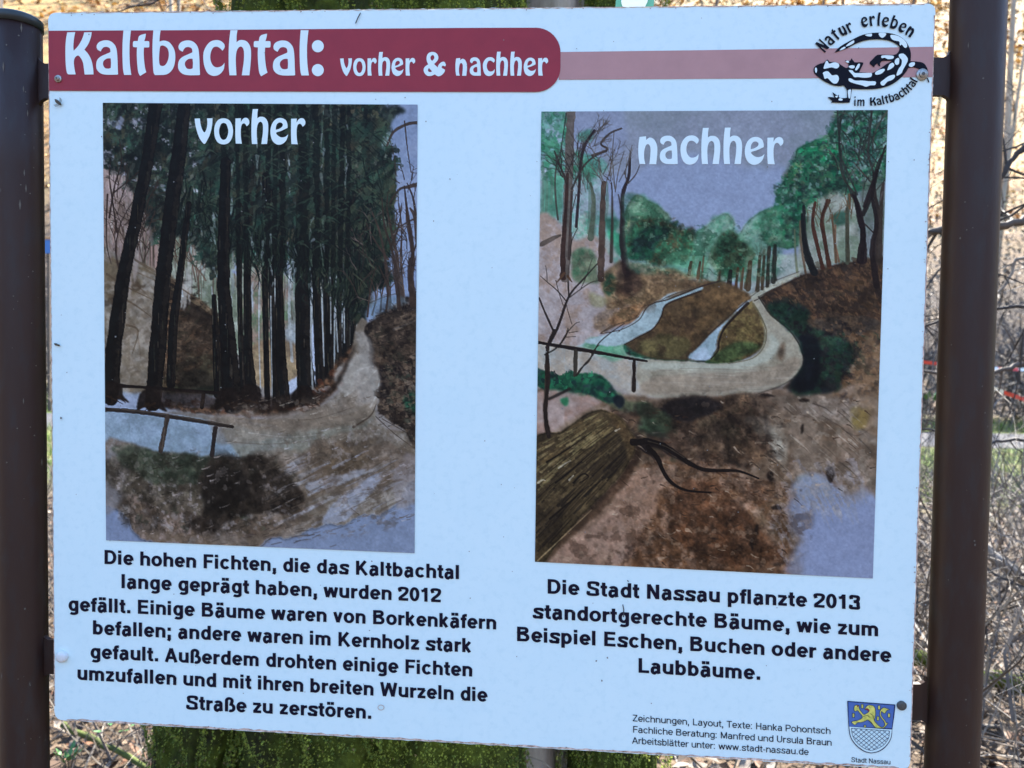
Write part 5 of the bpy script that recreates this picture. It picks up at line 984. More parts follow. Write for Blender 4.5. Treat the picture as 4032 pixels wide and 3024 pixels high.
leaves(34000, -4.5, 5.5, .75, 9, .018, .042, m_lf, 'leaf_litter', 'dry brown beech leaves strewn on the woodland floor', .06, 1.3)
leaves(12000, -20, 26, 17.5, 28, .04, .1, [m_lf[0], m_lf[1], m_lf[2], m_lf[3]], 'scrub_leaves', 'dull brown leaves at the foot of the slope', .12, 1.0)
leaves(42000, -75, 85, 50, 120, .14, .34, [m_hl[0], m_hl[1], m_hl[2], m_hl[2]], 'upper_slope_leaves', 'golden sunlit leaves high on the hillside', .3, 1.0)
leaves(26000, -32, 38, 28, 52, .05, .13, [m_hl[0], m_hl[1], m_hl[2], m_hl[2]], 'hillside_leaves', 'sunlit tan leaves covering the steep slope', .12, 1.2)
m_gr = [mat('grass_green', (.06, .13, .02), .6), mat('grass_yellow', (.13, .17, .04), .6), mat('grass_dry', (.30, .25, .14), .7)]
def blades(n, x0, x1, y0, y1, h0, h1, w, name, label, cols, cat='grass'):
    x = rnd.uniform(x0, x1, n); y = rnd.uniform(y0, y1, n); z = hills(x, y); h = rnd.uniform(h0, h1, n); a = rnd.uniform(0, 6.283, n)
    P = np.stack([x, y, z], 1); d = np.stack([np.cos(a)*w, np.sin(a)*w, 0*a], 1); t = np.stack([rnd.normal(0, .4, n)*h, rnd.normal(0, .4, n)*h, h], 1)
    v = np.stack([P-d, P+d, P+t], 1).reshape(-1, 3); i = np.arange(n)*3
    o = mesh_obj(name, v, np.stack([i, i+1, i+2], 1), None, kind='stuff', label=label, category=cat)
    for c in cols: o.data.materials.append(c)
    o.data.polygons.foreach_set('material_index', rnd.integers(0, len(cols), n).astype(np.int32))
blades(26000, -9, 12, 6.5, 11.3, .05, .2, .006, 'meadow_grass', 'short green and straw coloured grass before the road', m_gr)
blades(16000, -14, 18, 14.8, 17.6, .06, .25, .012, 'verge_grass', 'bright grass verge beyond the grey road', m_gr[:2]+[m_gr[1]])
# ---------------------------------------------------------------- twigs
m_tw = [mat('twig_brown', (.06, .046, .037), .8, (.11, .09, .075), 30), mat('twig_pale', (.23, .205, .175), .75, (.13, .115, .10), 25), mat('twig_dark', (.035, .03, .028), .8), mat('twig_mossy', (.09, .12, .025), .9, (.05, .06, .02), 40)]
def wander(p, d, ln, n, r, bend, V, F, sides=4, fork=0, out=None):
    p = Vector(p); d = Vector(d).normalized(); pts = [p.copy()]; rr = [r]
    for i in range(n):
        d = (d+Vector((random.gauss(0, bend), random.gauss(0, bend), random.gauss(0, bend*.7)))).normalized()
        p = p+d*(ln/n); pts.append(p.copy()); rr.append(r*(1-.8*(i+1)/n))
    tube(V, F, pts, rr, sides, False)
    if fork:
        for _ in range(random.randint(1, 3)):
            k = random.randint(1, n-1); q = (d+Vector((random.gauss(0, .8), random.gauss(0, .8), random.gauss(0, .6)))).normalized()
            wander(pts[k], q, ln*random.uniform(.35, .65), max(3, n-2), rr[k]*.7, bend, V, F, sides, fork-1)
def thicket(name, label, n, area, h, ln, r, m, bend=.22, fork=1, lean=(0, 0, 1), cat='thicket', sides=3):
    V, F = [], []
    for _ in range(n):
        x, y = area(); z = float(hills(x, y))
        wander((x, y, z+random.uniform(0, h)), Vector(lean)+Vector((random.gauss(0, .9), random.gauss(0, .9), random.gauss(0, .6))), random.uniform(*ln), 6, random.uniform(*r), bend, V, F, sides, fork)
    return mesh_obj(name, V, F, m, kind='stuff', label=label, category=cat)
def near_area():
    y = .9+4.6*random.random()**1.2
    return (random.uniform(-.5*y-1.6, .9*y+2.0) if random.random() < .35 else (random.uniform(.45*(y+.8), .9*(y+.8)+.3) if random.random() < .72 else random.uniform(-1.0*(y+.8), -.3*(y+.8))), y)
thicket('bramble_thicket', 'tangle of thin pale dead stems behind the board', 800, near_area, .5, (.3, 1.1), (.0016, .0045), m_tw[1])
thicket('brushwood', 'tangle of brown twigs lying over the leaf litter', 950, near_area, .5, (.3, 1.2), (.0015, .005), m_tw[0])
thicket('dark_brushwood', 'dark thin twigs low over the woodland floor', 220, near_area, .5, (.3, 1.2), (.003, .008), m_tw[2])
thicket('far_brush', 'grey brown leafless scrub at the foot of the hillside', 900, lambda: (random.uniform(-20, 26), random.uniform(15.4, 21)), .6, (1.6, 4.2), (.012, .03), m_tw[0], .2, 2, (0, 0, 1.3))
thicket('lower_scrub', 'dark bare scrub filling the dip beyond the grass', 420, lambda: (random.uniform(3, 22) if random.random() < .7 else random.uniform(-16, 0), random.uniform(15.0, 19)), 1.0, (1.0, 3.4), (.01, .03), m_tw[2], .22, 2, (0, 0, 1.0))
thicket('far_wood', 'slender leafless trunks crowding the top of the hillside', 130, lambda: (random.uniform(-60, 75), random.uniform(42, 95)), .2, (7, 13), (.09, .2), m_tw[0], .035, 1, (0, 0, 6))
thicket('pale_far_brush', 'pale leafless shrubs beyond the road', 200, lambda: (random.uniform(-18, 24), random.uniform(15, 20)), .6, (1.2, 3.2), (.01, .022), m_tw[1], .2, 2, (0, 0, 1.3))
# leafless shrub whose limbs cross the gap right of the board
def limb(name, label, cat, pts, r0, r1, m, twigs=6, tl=.35, seed=1, sides=7, tm=None):
    random.seed(seed); P = [pt(*p) for p in pts]; V, F = [], []
    Q = []
    for i in range(len(P)-1):
        for k in range(4):
            t = k/4; Q.append(P[i].lerp(P[i+1], t)+Vector([random.gauss(0, r0*.25) for _ in range(3)]))
    Q.append(P[-1]); n = len(Q); rr = [(r0+(r1-r0)*i/(n-1))*random.uniform(.88, 1.12) for i in range(n)]
    tube(V, F, Q, rr, sides)
    base = P[0]; root = empty(name, label, cat, base)
    o = mesh_obj('limb', [Vector(v)-base for v in V], F, m, root, True)
    for _ in range(twigs):
        V, F = [], []
        k = random.randint(1, n-1); wander(Q[k], Vector((random.gauss(0, 1), random.gauss(0, .5), random.gauss(.2, .9))), tl*random.uniform(.5, 1.2), 6, rr[k]*.4+.0006, .18, V, F, 4, 1)
        mesh_obj('twig', [Vector(v)-base for v in V], F, tm or m, root)
    return root
limb('bare_branch', 'dark forked bare branch beside the upper right post', 'branch', [(4150, 480, 1.2), (4040, 570, 1.2), (3975, 640, 1.2), (3940, 700, 1.2), (3880, 760, 1.2)], .008, .005, m_tw[2], 9, .5, 3)
limb('bare_branch', 'bare branch with lichen running level behind the right post', 'branch', [(4200, 835, 1.5), (4040, 862, 1.5), (3930, 885, 1.5), (3780, 890, 1.5), (3660, 912, 1.5), (3600, 960, 1.5)], .014, .010, m_tw[0], 9, .5, 4, tm=m_tw[2])
limb('bare_branch', 'thin pale branch curving below the lichened branch', 'branch', [(4150, 1000, 1.7), (4000, 1020, 1.7), (3985, 1080, 1.7), (3930, 1150, 1.7), (3850, 1170, 1.7)], .006, .003, m_tw[1], 8, .4, 5)
limb('bare_branch', 'slim dark branch crossing at mid height right of the post', 'branch', [(4160, 1190, 1.6), (4030, 1205, 1.6), (3920, 1215, 1.6), (3760, 1240, 1.6), (3640, 1285, 1.6)], .007, .004, m_tw[2], 8, .45, 6)
limb('bare_branch', 'brown branch drooping across the grass beyond the post', 'branch', [(4160, 1400, 2.0), (4000, 1440, 2.0), (3900, 1470, 2.0), (3760, 1480, 2.0), (3630, 1460, 2.0)], .010, .006, m_tw[0], 10, .5, 7)
limb('bare_branch', 'dark branch crossing in front of the grey road', 'branch', [(4180, 1760, 1.8), (4000, 1730, 1.8), (3900, 1745, 1.8), (3760, 1700, 1.8), (3620, 1690, 1.8)], .006, .004, m_tw[2], 8, .4, 8)
limb('bare_branch', 'grey twig hanging across the bright slope above the board', 'branch', [(700, -40, 1.6), (600, 15, 1.6), (520, 25, 1.6), (430, 60, 1.6)], .004, .002, m_tw[0], 7, .3, 10)
limb('fallen_branch', 'thick pale fallen branch slanting down right of the post', 'branch', [(3700, 2040, 2.4), (3880, 2160, 2.4), (4040, 2290, 2.3), (4260, 2450, 2.2)], .022, .03, m_tw[1], 5, .4, 11)
m_moss = mat('moss', (.05, .075, .01), .95, (.11, .13, .02), 60, .004, 120, .15, col3=(.025, .045, .008), scale3=12)
limb('fallen_log', 'moss covered fallen log lying level low behind the right post', 'log', [(3500, 2545, 2.2), (3620, 2600, 2.2), (3760, 2650, 2.2), (3880, 2672, 2.2), (4040, 2680, 2.2), (4260, 2690, 2.2)], .032, .04, m_moss, 6, .3, 12, tm=m_tw[0])
limb('fallen_branch', 'thin grey branch lying level beneath the mossy log', 'branch', [(3540, 2830, 1.9), (3860, 2860, 1.9), (4040, 2872, 1.9), (4240, 2880, 1.9)], .009, .007, m_tw[1], 5, .3, 13)
limb('mossy_stick', 'short mossy stick slanting through twigs below the left corner', 'branch', [(240, 2850, 1.3), (350, 2905, 1.3), (470, 2965, 1.3), (620, 3040, 1.3)], .010, .008, m_tw[3], 5, .25, 14, tm=m_tw[1])
random.seed(21)
# ---------------------------------------------------------------- hillside trees
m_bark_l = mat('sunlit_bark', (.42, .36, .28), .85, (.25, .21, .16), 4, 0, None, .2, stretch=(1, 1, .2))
def hill_tree(x, y, h, r, label):
    z = float(hills(x, y)); root = empty('bare_tree', label, 'tree', (x, y, z-.1), 'leafless trees on the hillside')
    V, F = [], []; lean = random.gauss(0, .04)
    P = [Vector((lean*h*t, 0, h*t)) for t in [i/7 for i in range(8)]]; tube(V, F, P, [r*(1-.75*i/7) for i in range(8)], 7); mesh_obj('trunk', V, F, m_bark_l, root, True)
    V, F = [], []
    for _ in range(14):
        t = random.uniform(.3, 1); a = random.uniform(0, 6.28); wander(Vector((lean*h*t, 0, h*t)), (math.cos(a), math.sin(a), .9), h*.28*(1.3-t*.6), 5, r*.3*(1.2-t*.8), .14, V, F, 3, 2)
    mesh_obj('crown', V, F, m_tw[0], root)
TR = [(17, 24, 11, .13), (19.5, 26, 12, .16), (14.5, 27, 12, .12), (21, 23, 10, .1), (18, 31, 13, .16), (22.5, 29, 13, .15), (12.5, 22, 9, .1), (-14, 25, 11, .14), (-10, 29, 12, .13), (-17, 31, 13, .15)]
TR.sort(key=lambda q: (q[0]-.1)/(q[1]+.84))
ORD = ['leftmost', 'second from the left', 'third from the left', 'fourth from the left', 'fifth from the left', 'fifth from the right', 'fourth from the right', 'third from the right', 'second from the right', 'rightmost']
for k, (x, y, h, r) in enumerate(TR):
    hill_tree(x, y, h, r, 'slim leafless tree on the sunlit slope, '+ORD[k]+' of the ten')
# ---------------------------------------------------------------- red and white barrier tapes, blue panel
m_red = mat('tape_red', (.62, .05, .04), .4); m_white = mat('tape_white', (.78, .78, .76), .4)
def tape(label, a, b, sag, w, stripe):
    A = pt(*a); B_ = pt(*b); L = (B_-A).length; n = int(L/stripe); V, F, mi = [], [], []
    for i in range(n+1):
        t = i/n; p = A.lerp(B_, t); p.z -= sag*4*t*(1-t); tw = .5*math.sin(t*9); V += [tuple(p+Vector((0, -w*.5*math.sin(tw), w*.5*math.cos(tw)))), tuple(p-Vector((0, -w*.5*math.sin(tw), w*.5*math.cos(tw))))]
    for i in range(n): F.append((2*i, 2*i+2, 2*i+3, 2*i+1)); mi.append(i % 2)
    mesh_obj('barrier_tape', V, F, None, mats=[m_red, m_white], fmat=mi, label=label, category='barrier tape')
tape('red and white barrier tape stretched level beyond the grass', (3300, 1375, 11.5), (4500, 1450, 11.5), .15, .05, .3)
tape('red and white barrier tape slanting down nearer the post', (3780, 1480, 7.5), (4500, 1700, 8.5), .05, .045, .3)
V, F = [], []; c = pt(186, 968, 14.4); root = empty('blue_panel', 'small blue panel with a timber top rail seen left of the board', 'panel', (c.x, c.y, float(hills(c.x, c.y))))
zt = c.z-float(hills(c.x, c.y)); box(V, F, -.16, .16, -.02, .02, zt-.16, zt+.13); mesh_obj('panel_face', V, F, mat('blue_paint', (.05, .16, .42), .5), root)
V, F = [], []; box(V, F, -.18, .18, -.03, .03, zt+.135, zt+.18); mesh_obj('top_rail', V, F, mat('rail_timber', (.4, .2, .08), .6), root)
V, F = [], []; box(V, F, -.03, .03, .025, .07, 0, zt+.13); mesh_obj('post', V, F, m_tw[0], root)
# ---------------------------------------------------------------- mossy tree behind the board
m_bark = mat('grey_bark', (.16, .13, .11), .9, (.30, .27, .24), 14, .012, 30, .2, stretch=(1, 1, .25), col3=(.05, .04, .035), scale3=9)
m_mossbed = mat('moss_bed', (.022, .03, .006), .98, (.065, .085, .014), 30, .01, 60, .1, col3=(.02, .018, .012), scale3=9)
ax_y = .70
def col_x(px, py, y): return float(on_plane(px, py, y)[0])
LAST = {}
def stem(cx0, cx1, r0, r1, cy, seed, nz=150, na=150, z0=GZ-.15, z1=2.6, lobes=5, amp=.08):
    """one leaning, fluted column of the trunk as a displaced grid"""
    g = np.random.default_rng(seed); ph = g.uniform(0, 6.28, 6); t = np.linspace(0, 1, nz)[:, None]; a = np.linspace(0, 2*np.pi, na, endpoint=False)[None]
    z = z0+(z1-z0)*t; r = r0+(r1-r0)*t+.10*r0*np.exp(-(z-z0)/.5)*2
    bump_ = fbm(g, nz, na, 15, 4, .6); bump_ = bump_*(1-np.clip((np.arange(na)-na*.94)/(na*.06), 0, 1))[None]; r = r*(1+.42*bump_); r = r*(1+amp*np.sin(lobes*a+ph[0]+t*1.2)+amp*.5*np.sin((lobes+3)*a+ph[1]-t*2.0)+.03*np.sin(11*a+ph[2]+t*9)*np.sin(t*23+ph[3])+.02*np.sin(19*a+ph[4]+t*31))
    cx = cx0+(cx1-cx0)*t+.0*a; a = a-math.pi*.5+.2; LAST['hollow'] = bump_; return np.stack([cx+r*np.cos(a), cy+r*np.sin(a)*.9, z+0*a], 2)
def grid_faces(nz, na):
    i = np.arange(nz*na).reshape(nz, na); j = np.roll(i, -1, 1); return np.stack([i[:-1].ravel(), j[:-1].ravel(), j[1:].ravel(), i[1:].ravel()], 1)
tree = empty('mossy_tree', 'thick old tree trunk wrapped in green moss directly behind the board', 'tree', (0, ax_y, GZ-.1)); OFF = np.array([0, ax_y, GZ-.1])
def px_r(x0, x1, py, y): return (col_x(x1, py, y)-col_x(x0, py, y))/2
def px_c(x0, x1, py, y): return (col_x(x1, py, y)+col_x(x0, py, y))/2
def span(xb0, xb1, xt0, xt1, y):
    """centre line and radii from the silhouette at the lower and the upper edge of the board"""
    zb, zt = float(on_plane(1500, 2950, y)[2]), float(on_plane(1500, 10, y)[2]); cb, ct, rb, rt = px_c(xb0, xb1, 2950, y), px_c(xt0, xt1, 10, y), px_r(xb0, xb1, 2950, y), px_r(xt0, xt1, 10, y)
    k = lambda a, b, z: a+(b-a)*(z-zb)/(zt-zb)
    return k(cb, ct, GZ-.15), k(cb, ct, 2.6), k(rb, rt, GZ-.15), max(.08, k(rb, rt, 2.6))
moss_src = []
for nm, sp, cy, sd, lb, mt_, mo in (('trunk', (1100, 2240, 1300, 2430), 1.0, 1, 5, m_bark, .0), ('buttress', (620, 1020, 905, 1330), .66, 2, 3, m_mossbed, 1), ('buttress', (1015, 1690, 1150, 1760), .66, 3, 4, m_mossbed, 1),
                            ('buttress', (1420, 2060, 1500, 2070), .64, 4, 4, m_mossbed, 1), ('buttress', (2262, 2568, 2330, 2500), .86, 5, 3, m_mossbed, 1)):
    c0, c1, r0, r1 = span(*sp, cy); G = stem(c0, c1, r0/1.08, r1/1.08, cy, sd, lobes=lb)
    o = mesh_obj(nm, G.reshape(-1, 3)-OFF, grid_faces(G.shape[0], G.shape[1]), mt_, tree, True)
    if mo: moss_src.append((G, LAST['hollow']))
# moss cushions: small overlapping leafy flakes over the front of the buttresses, thickest where the bark bulges
Vs, Ns = [], []
for G, hol in moss_src:
    nz, na, _ = G.shape; du = np.roll(G, -1, 1)-np.roll(G, 1, 1); dv = np.gradient(G, axis=0); N = np.cross(du, dv); N /= np.linalg.norm(N, axis=2)[..., None]
    k = 110000; i = rnd.integers(0, nz-1, k*3); j = rnd.integers(0, na, k*3); p = G[i, j]; nn = N[i, j]
    vis = (nn[:, 1] < .25) & (((p[:, 2] < -.75) & (p[:, 2] > -1.75)) | ((p[:, 2] > -.1) & (p[:, 2] < .45)) | (rnd.random(k*3) < .12)); i, j, nn = i[vis], j[vis], nn[vis]
    u, v = rnd.random(len(i))[:, None], rnd.random(len(i))[:, None]; p = G[i, j]*(1-u)*(1-v)+G[i, (j+1) % na]*u*(1-v)+G[i+1, j]*(1-u)*v+G[i+1, (j+1) % na]*u*v
    cl = np.sin(p[:, 0]*23+2*np.sin(p[:, 2]*17))*np.sin(p[:, 2]*21+2*np.sin(p[:, 0]*13))+.5*np.sin(p[:, 0]*61)*np.sin(p[:, 2]*57)
    hh = hol[i, j]; keep = (cl+rnd.normal(0, .35, len(cl)) > -.75) & (hh+rnd.normal(0, .03, len(cl)) > -.14); Vs.append((p+nn*(.004+.020*np.clip(cl+.6, 0, 1.6))[:, None])[keep]); Ns.append(nn[keep])
P = np.concatenate(Vs); N = np.concatenate(Ns); n = len(P)
def rand_unit(n): 
    q = rnd.normal(size=(n, 3)); return q/np.linalg.norm(q, axis=1)[:, None]
d1 = np.cross(N, rand_unit(n)); d1 /= np.linalg.norm(d1, axis=1)[:, None]; d2 = np.cross(N, d1); s = rnd.uniform(.0010, .0026, n)[:, None]; up = N*rnd.uniform(.3, 1.5, n)[:, None]+np.array([0, 0, -.25])
v = np.stack([P-d1*s, P+d1*s, P+(d2*.6+up)*s*1.6], 1).reshape(-1, 3)-OFF; i = np.arange(n)*3
mo = mesh_obj('moss', v, np.stack([i, i+1, i+2], 1), None, tree, kind='stuff')
for c in (mat('moss_mid', (.13, .16, .02), .9), mat('moss_bright', (.19, .23, .032), .9), mat('moss_deep', (.065, .10, .016), .9), mat('moss_dead', (.10, .07, .03), .9)): mo.data.materials.append(c)
g = np.sin(P[:, 0]*9+1)*np.sin(P[:, 2]*11)+rnd.normal(0, .6, n); mo.data.polygons.foreach_set('material_index', np.where(g > .6, 1, np.where(g > -.45, 0, np.where(g > -1.2, 2, 3))).astype(np.int32))
# trail marker nailed above the board
tm = empty('trail_marker', 'small white trail marker with a green border on the trunk above the board', 'sign', tuple(pt(2500, 0, .40)))
m_tg = mat('marker_green', (.10, .32, .22), .5); m_twh = mat('marker_white', (.75, .78, .76), .5)
def slab(name, px, y, th, m, parent):
    q = [Vector(on_plane(a, b, y)) for a, b in px]; n = len(q); b = Vector(parent.location); V = [p-b for p in q]+[p-b+Vector((0, th, 0)) for p in q]
    return mesh_obj(name, V, [tuple(range(n))[::-1], tuple(range(n, 2*n))]+[(i, (i+1) % n, n+(i+1) % n, n+i) for i in range(n)], m, parent)
slab('plate', [(2421, 60), (2436, -150), (2585, -155), (2572, 60)], .40, .004, m_tg, tm)
slab('plate_face', [(2450, 22), (2446, 5), (2462, -130), (2560, -135), (2550, 5), (2540, 26), (2455, 28)], .397, .0015, m_twh, tm)
# green seedlings and ivy at the lower left
m_ivy = mat('ivy_green', (.05, .16, .04), .5, (.09, .2, .07), 30)
def plant(label, px, py, y, n, size, up):
    c = pt(px, py, y); root = empty('leafy_plant', label, 'plant', tuple(c)); V, F = [], []; SV, SF = [], []
    for k in range(n):
        a = random.uniform(0, 6.28); d = Vector((math.cos(a), math.sin(a)*.8, up+random.uniform(-.2, .3))).normalized(); b = d*size*random.uniform(.2, .9); tip = b+d*size*.6; s = d.cross(Vector((0, 0, 1))).normalized()*size*.14
        i = len(V); V = [b, b+d*size*.2+s, tip, b+d*size*.2-s, b+d*size*.28+Vector((0, 0, -size*.05))]; mesh_obj('leaf', V, [(0, 1, 4), (1, 2, 4), (2, 3, 4), (3, 0, 4)], m_ivy, root); SV, SF = [], []; tube(SV, SF, [Vector((0, 0, -size)), b], .0012, 3); mesh_obj('stem', SV, SF, m_tw[0], root)
plant('young bright green grass tuft at the foot of the left post', 270, 3010, 1.0, 16, .045, 1.0)
plant('green ivy leaves among twigs under the left board corner', 460, 2880, 1.1, 5, .045, .1)
plant('small green seedling beyond the gap right of the board', 3640, 1600, 4.0, 20, .16, .6)
# ---------------------------------------------------------------- the information board
S = 4032/2212
def B(px, py, off): return on_plane(px, py, -off)
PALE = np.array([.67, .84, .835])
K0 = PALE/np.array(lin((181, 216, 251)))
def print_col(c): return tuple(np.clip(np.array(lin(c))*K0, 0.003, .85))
board = empty('information_board', 'white nature trail information board with two watercolour pictures between brown steel posts', 'information board', (0, 0, GZ))
BO = Vector((0, 0, GZ))
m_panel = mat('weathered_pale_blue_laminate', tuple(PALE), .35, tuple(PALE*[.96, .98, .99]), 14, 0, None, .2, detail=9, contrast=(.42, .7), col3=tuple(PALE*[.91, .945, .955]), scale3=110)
m_edge = mat('dirty_panel_edge', (.50, .47, .42), .7, (.22, .19, .15), 60)
def flat(name, outline, off, m, parent, holes=(), place=None):
    """a flat printed shape; outline in measured points of the photograph"""
    loops = [outline]+[h for h in holes if h]; L = [[Vector((x, y, 0)) for x, y in lp] for lp in loops]
    tri = tessellate_polygon(L); P = np.array([p for lp in loops for p in lp], float)
    W = B(P[:, 0], P[:, 1], off)-np.array(BO)
    return W, [tuple(t) for t in tri]
def flat_obj(name, shapes, m, parent, **kw):
    V, F = [], []
    for outline, holes, off in shapes:
        W, T = flat(name, outline, off, None, None, holes); b = len(V); V += [tuple(w) for w in W]; F += [tuple(b+i for i in t) for t in T]
    return mesh_obj(name, V, F, m, parent, **kw)
# panel: outline with rounded corners and slightly nibbled edges
def rounded(c, r, n=6):
    out = []
    for i in range(4):
        p0, p1, p2 = Vector(c[i-1]), Vector(c[i]), Vector(c[(i+1) % 4]); a = p1+(p0-p1).normalized()*r; b = p1+(p2-p1).normalized()*r
        for k in range(n+1):
            t = k/n; out.append(tuple(a*(1-t)**2+p1*2*t*(1-t)+b*t*t))
    return out
corner = [(189, 50), (3684, 14), (3583, 3030), (215, 2834)]
ol = []
rc = rounded(corner, 34)
edge_mid = {0: (0, 3), 1: (4, 0), 2: (0, -2), 3: (-3, 0)}
rs = random.Random(3)
for i in range(len(rc)):
    a, b = rc[i], rc[(i+1) % len(rc)]; L = math.dist(a, b); n = max(1, int(L/18))
    for k in range(n):
        t = k/n; j = rs.gauss(0, .8) if L > 40 else 0; d = ((b[1]-a[1])/L, -(b[0]-a[0])/L) if L else (0, 0); bow = 4*t*(1-t)*5 if L > 1000 else 0
        ol.append((a[0]+(b[0]-a[0])*t+d[0]*(j-bow*0), a[1]+(b[1]-a[1])*t+d[1]*(j-bow*0)))
P = np.array(ol); W = B(P[:, 0], P[:, 1], 0)-np.array(BO); n = len(W)
tri = tessellate_polygon([[Vector((x, y, 0)) for x, y in ol]])
TH = .010
V = [tuple(w) for w in W]+[tuple(w+np.array([0, TH, 0])) for w in W]; F = [tuple(t) for t in tri]+[tuple(n+i for i in t)[::-1] for t in tri]; nf = len(F)
F += [(i, n+i, n+(i+1) % n, (i+1) % n) for i in range(n)]
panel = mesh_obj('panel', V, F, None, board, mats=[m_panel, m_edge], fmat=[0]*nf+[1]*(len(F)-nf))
# title bars
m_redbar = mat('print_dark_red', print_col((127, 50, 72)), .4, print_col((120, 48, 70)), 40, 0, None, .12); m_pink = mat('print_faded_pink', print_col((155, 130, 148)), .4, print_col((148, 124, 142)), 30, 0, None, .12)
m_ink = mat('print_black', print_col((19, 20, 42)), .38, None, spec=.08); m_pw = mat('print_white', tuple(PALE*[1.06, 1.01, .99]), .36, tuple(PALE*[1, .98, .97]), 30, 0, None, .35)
bar = [(191, 121), (700, 119), (1300, 114), (1800, 110), (2110, 109)]
for k in range(1, 10):
    a = math.pi/2*k/10; bar.append((2110+97*math.sin(a), 109+97-97*math.cos(a)))
bar += [(2207, 206), (2207, 265)]
for k in range(1, 10):
    a = math.pi/2*k/10; bar.append((2110+97*math.cos(a), 265+97*math.sin(a)))
bar += [(2110, 362), (1400, 361), (700, 359), (193, 357)]
flat_obj('side_bar', [([(2200, 205), (2800, 197), (3300, 190), (3676, 184), (3672, 303), (3300, 307), (2800, 310), (2200, 314)], [], .0004)], m_pink, panel)
flat_obj('title_bar', [(bar, [], .0008)], m_redbar, panel)
# display lettering: every letter keeps its traced place
def set_frisky(word, x0, y0, x1, y1, xh, off, track=.06, base=None, sx=1.0):
    """letters of the title face set along a base line from (x0,y0) to (x1,y1); xh is the ascender height"""
    gl = [(ch, None if ch == ' ' else frisky(ch)) for ch in word]; tot = sum((.38 if g is None else g[2]+track) for _, g in gl)-track
    L = math.hypot(x1-x0, y1-y0); k = L/(tot*xh); ux, uy = (x1-x0)/L, (y1-y0)/L; out = []; c = 0
    for ch, g in gl:
        if g is None: c += .38*xh*k; continue
        o, h, w = g; f = lambda q: [(x0+ux*(c+x*xh*k)+uy*(y*xh)*1, y0+uy*(c+x*xh*k)-y*xh) for x, y in q]
        out.append((f(o), [f(q) for q in h], off)); c += (w+track)*xh*k
    return out
def one(ch, x0, y0, x1, h, off):
    o, hs, w = frisky(ch); f = lambda q: [(x0+x/w*(x1-x0), y0-y*h) for x, y in q]; return (f(o), [f(q) for q in hs], off)
z = lambda x: 180+x*.50633
title = [one(ch, z(a), y, z(b), h, .0012) for ch, a, b, y, h in (('K', 153, 372, 293.5, 171), ('a', 392, 563, 294, 174), ('l', 597, 666, 295, 175), ('t', 679, 806, 295, 175), ('b', 830, 1008, 295.5, 176), ('a', 1029, 1200, 296, 176), ('c', 1225, 1392, 296, 176), ('h', 1423, 1597, 296.5, 177), ('t', 1619, 1749, 296.5, 177), ('a', 1767, 1940, 297, 177), ('l', 1975, 2047, 297, 178))]
for cy in (182, 276): title.append(([(1251.5+23.5*math.cos(a*.2618), cy+24*math.sin(a*.2618)) for a in range(24)], [], .0012))
flat_obj('title_lettering', title, m_pw, panel)
z2 = lambda x: 1200+x*.50633
sub = [one(ch, z2(a), y, z2(b), h, .0012) for ch, a, b, y, h in (('v', 275, 367, 298, 93), ('o', 377, 473, 298, 93), ('r', 488, 559, 298, 93), ('h', 572, 664, 298, 93), ('e', 675, 768, 298, 93), ('r', 784, 859, 298, 93), ('&', 925, 1098, 298, 93),
        ('n', 1172, 1262, 298, 93), ('a', 1283, 1370, 298, 93), ('c', 1385, 1478, 298, 93), ('h', 1489, 1580, 298, 94), ('h', 1598, 1688, 298, 94), ('e', 1703, 1798, 298, 94), ('r', 1815, 1893, 298, 94))]
flat_obj('subtitle_lettering', sub, m_pw, panel)
# pictures
m_print = bpy.data.materials.new('watercolour_print'); m_print.use_nodes = True; nn_ = m_print.node_tree.nodes; at = nn_.new('ShaderNodeAttribute'); at.attribute_name = 'print'; m_print.node_tree.links.new(at.outputs['Color'], nn_['Principled BSDF'].inputs['Base Color']); nn_['Principled BSDF'].inputs['Roughness'].default_value = .42; nn_['Principled BSDF'].inputs['Specular IOR Level'].default_value = .08
def picture(corners, C, label):
    H, W_, _ = C.shape; cv = Canvas(corners, W_, H, 1, (0, 0, 0)) if False else None
    src = [(0, 0), (W_-1, 0), (W_-1, H-1), (0, H-1)]; A = []; b = []
    for (x, y), (u, v) in zip(src, corners): A += [[x, y, 1, 0, 0, 0, -u*x, -u*y], [0, 0, 0, x, y, 1, -v*x, -v*y]]; b += [u, v]
    Mh = np.append(np.linalg.solve(np.array(A, float), np.array(b, float)), 1).reshape(3, 3)
    Y, X = np.mgrid[0:H, 0:W_]; q = np.stack([X.ravel(), Y.ravel(), np.ones(X.size)], 1)@Mh.T; q = q[:, :2]/q[:, 2:]*S
    w = B(q[:, 0], q[:, 1], .0008)-np.array(BO); i = np.arange(H*W_).reshape(H, W_)
    o = mesh_obj('picture', w, np.stack([i[:-1, :-1].ravel(), i[1:, :-1].ravel(), i[1:, 1:].ravel(), i[:-1, 1:].ravel()], 1), m_print, panel, label=label)
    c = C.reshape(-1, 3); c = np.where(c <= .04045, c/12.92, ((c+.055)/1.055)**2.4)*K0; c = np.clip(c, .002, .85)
    a = o.data.color_attributes.new('print', 'FLOAT_COLOR', 'POINT'); a.data.foreach_set('color', np.concatenate([c, np.ones((len(c), 1))], 1).astype(np.float32).ravel())
picture(PIC[0], paint_before(), 'watercolour of tall dark spruces beside a pale path')
picture(PIC[1], paint_after(), 'watercolour of an open valley with streams, green trees and a log')
z4 = lambda x: 350+x*.43391; z5 = lambda x: 1000+x*.43398
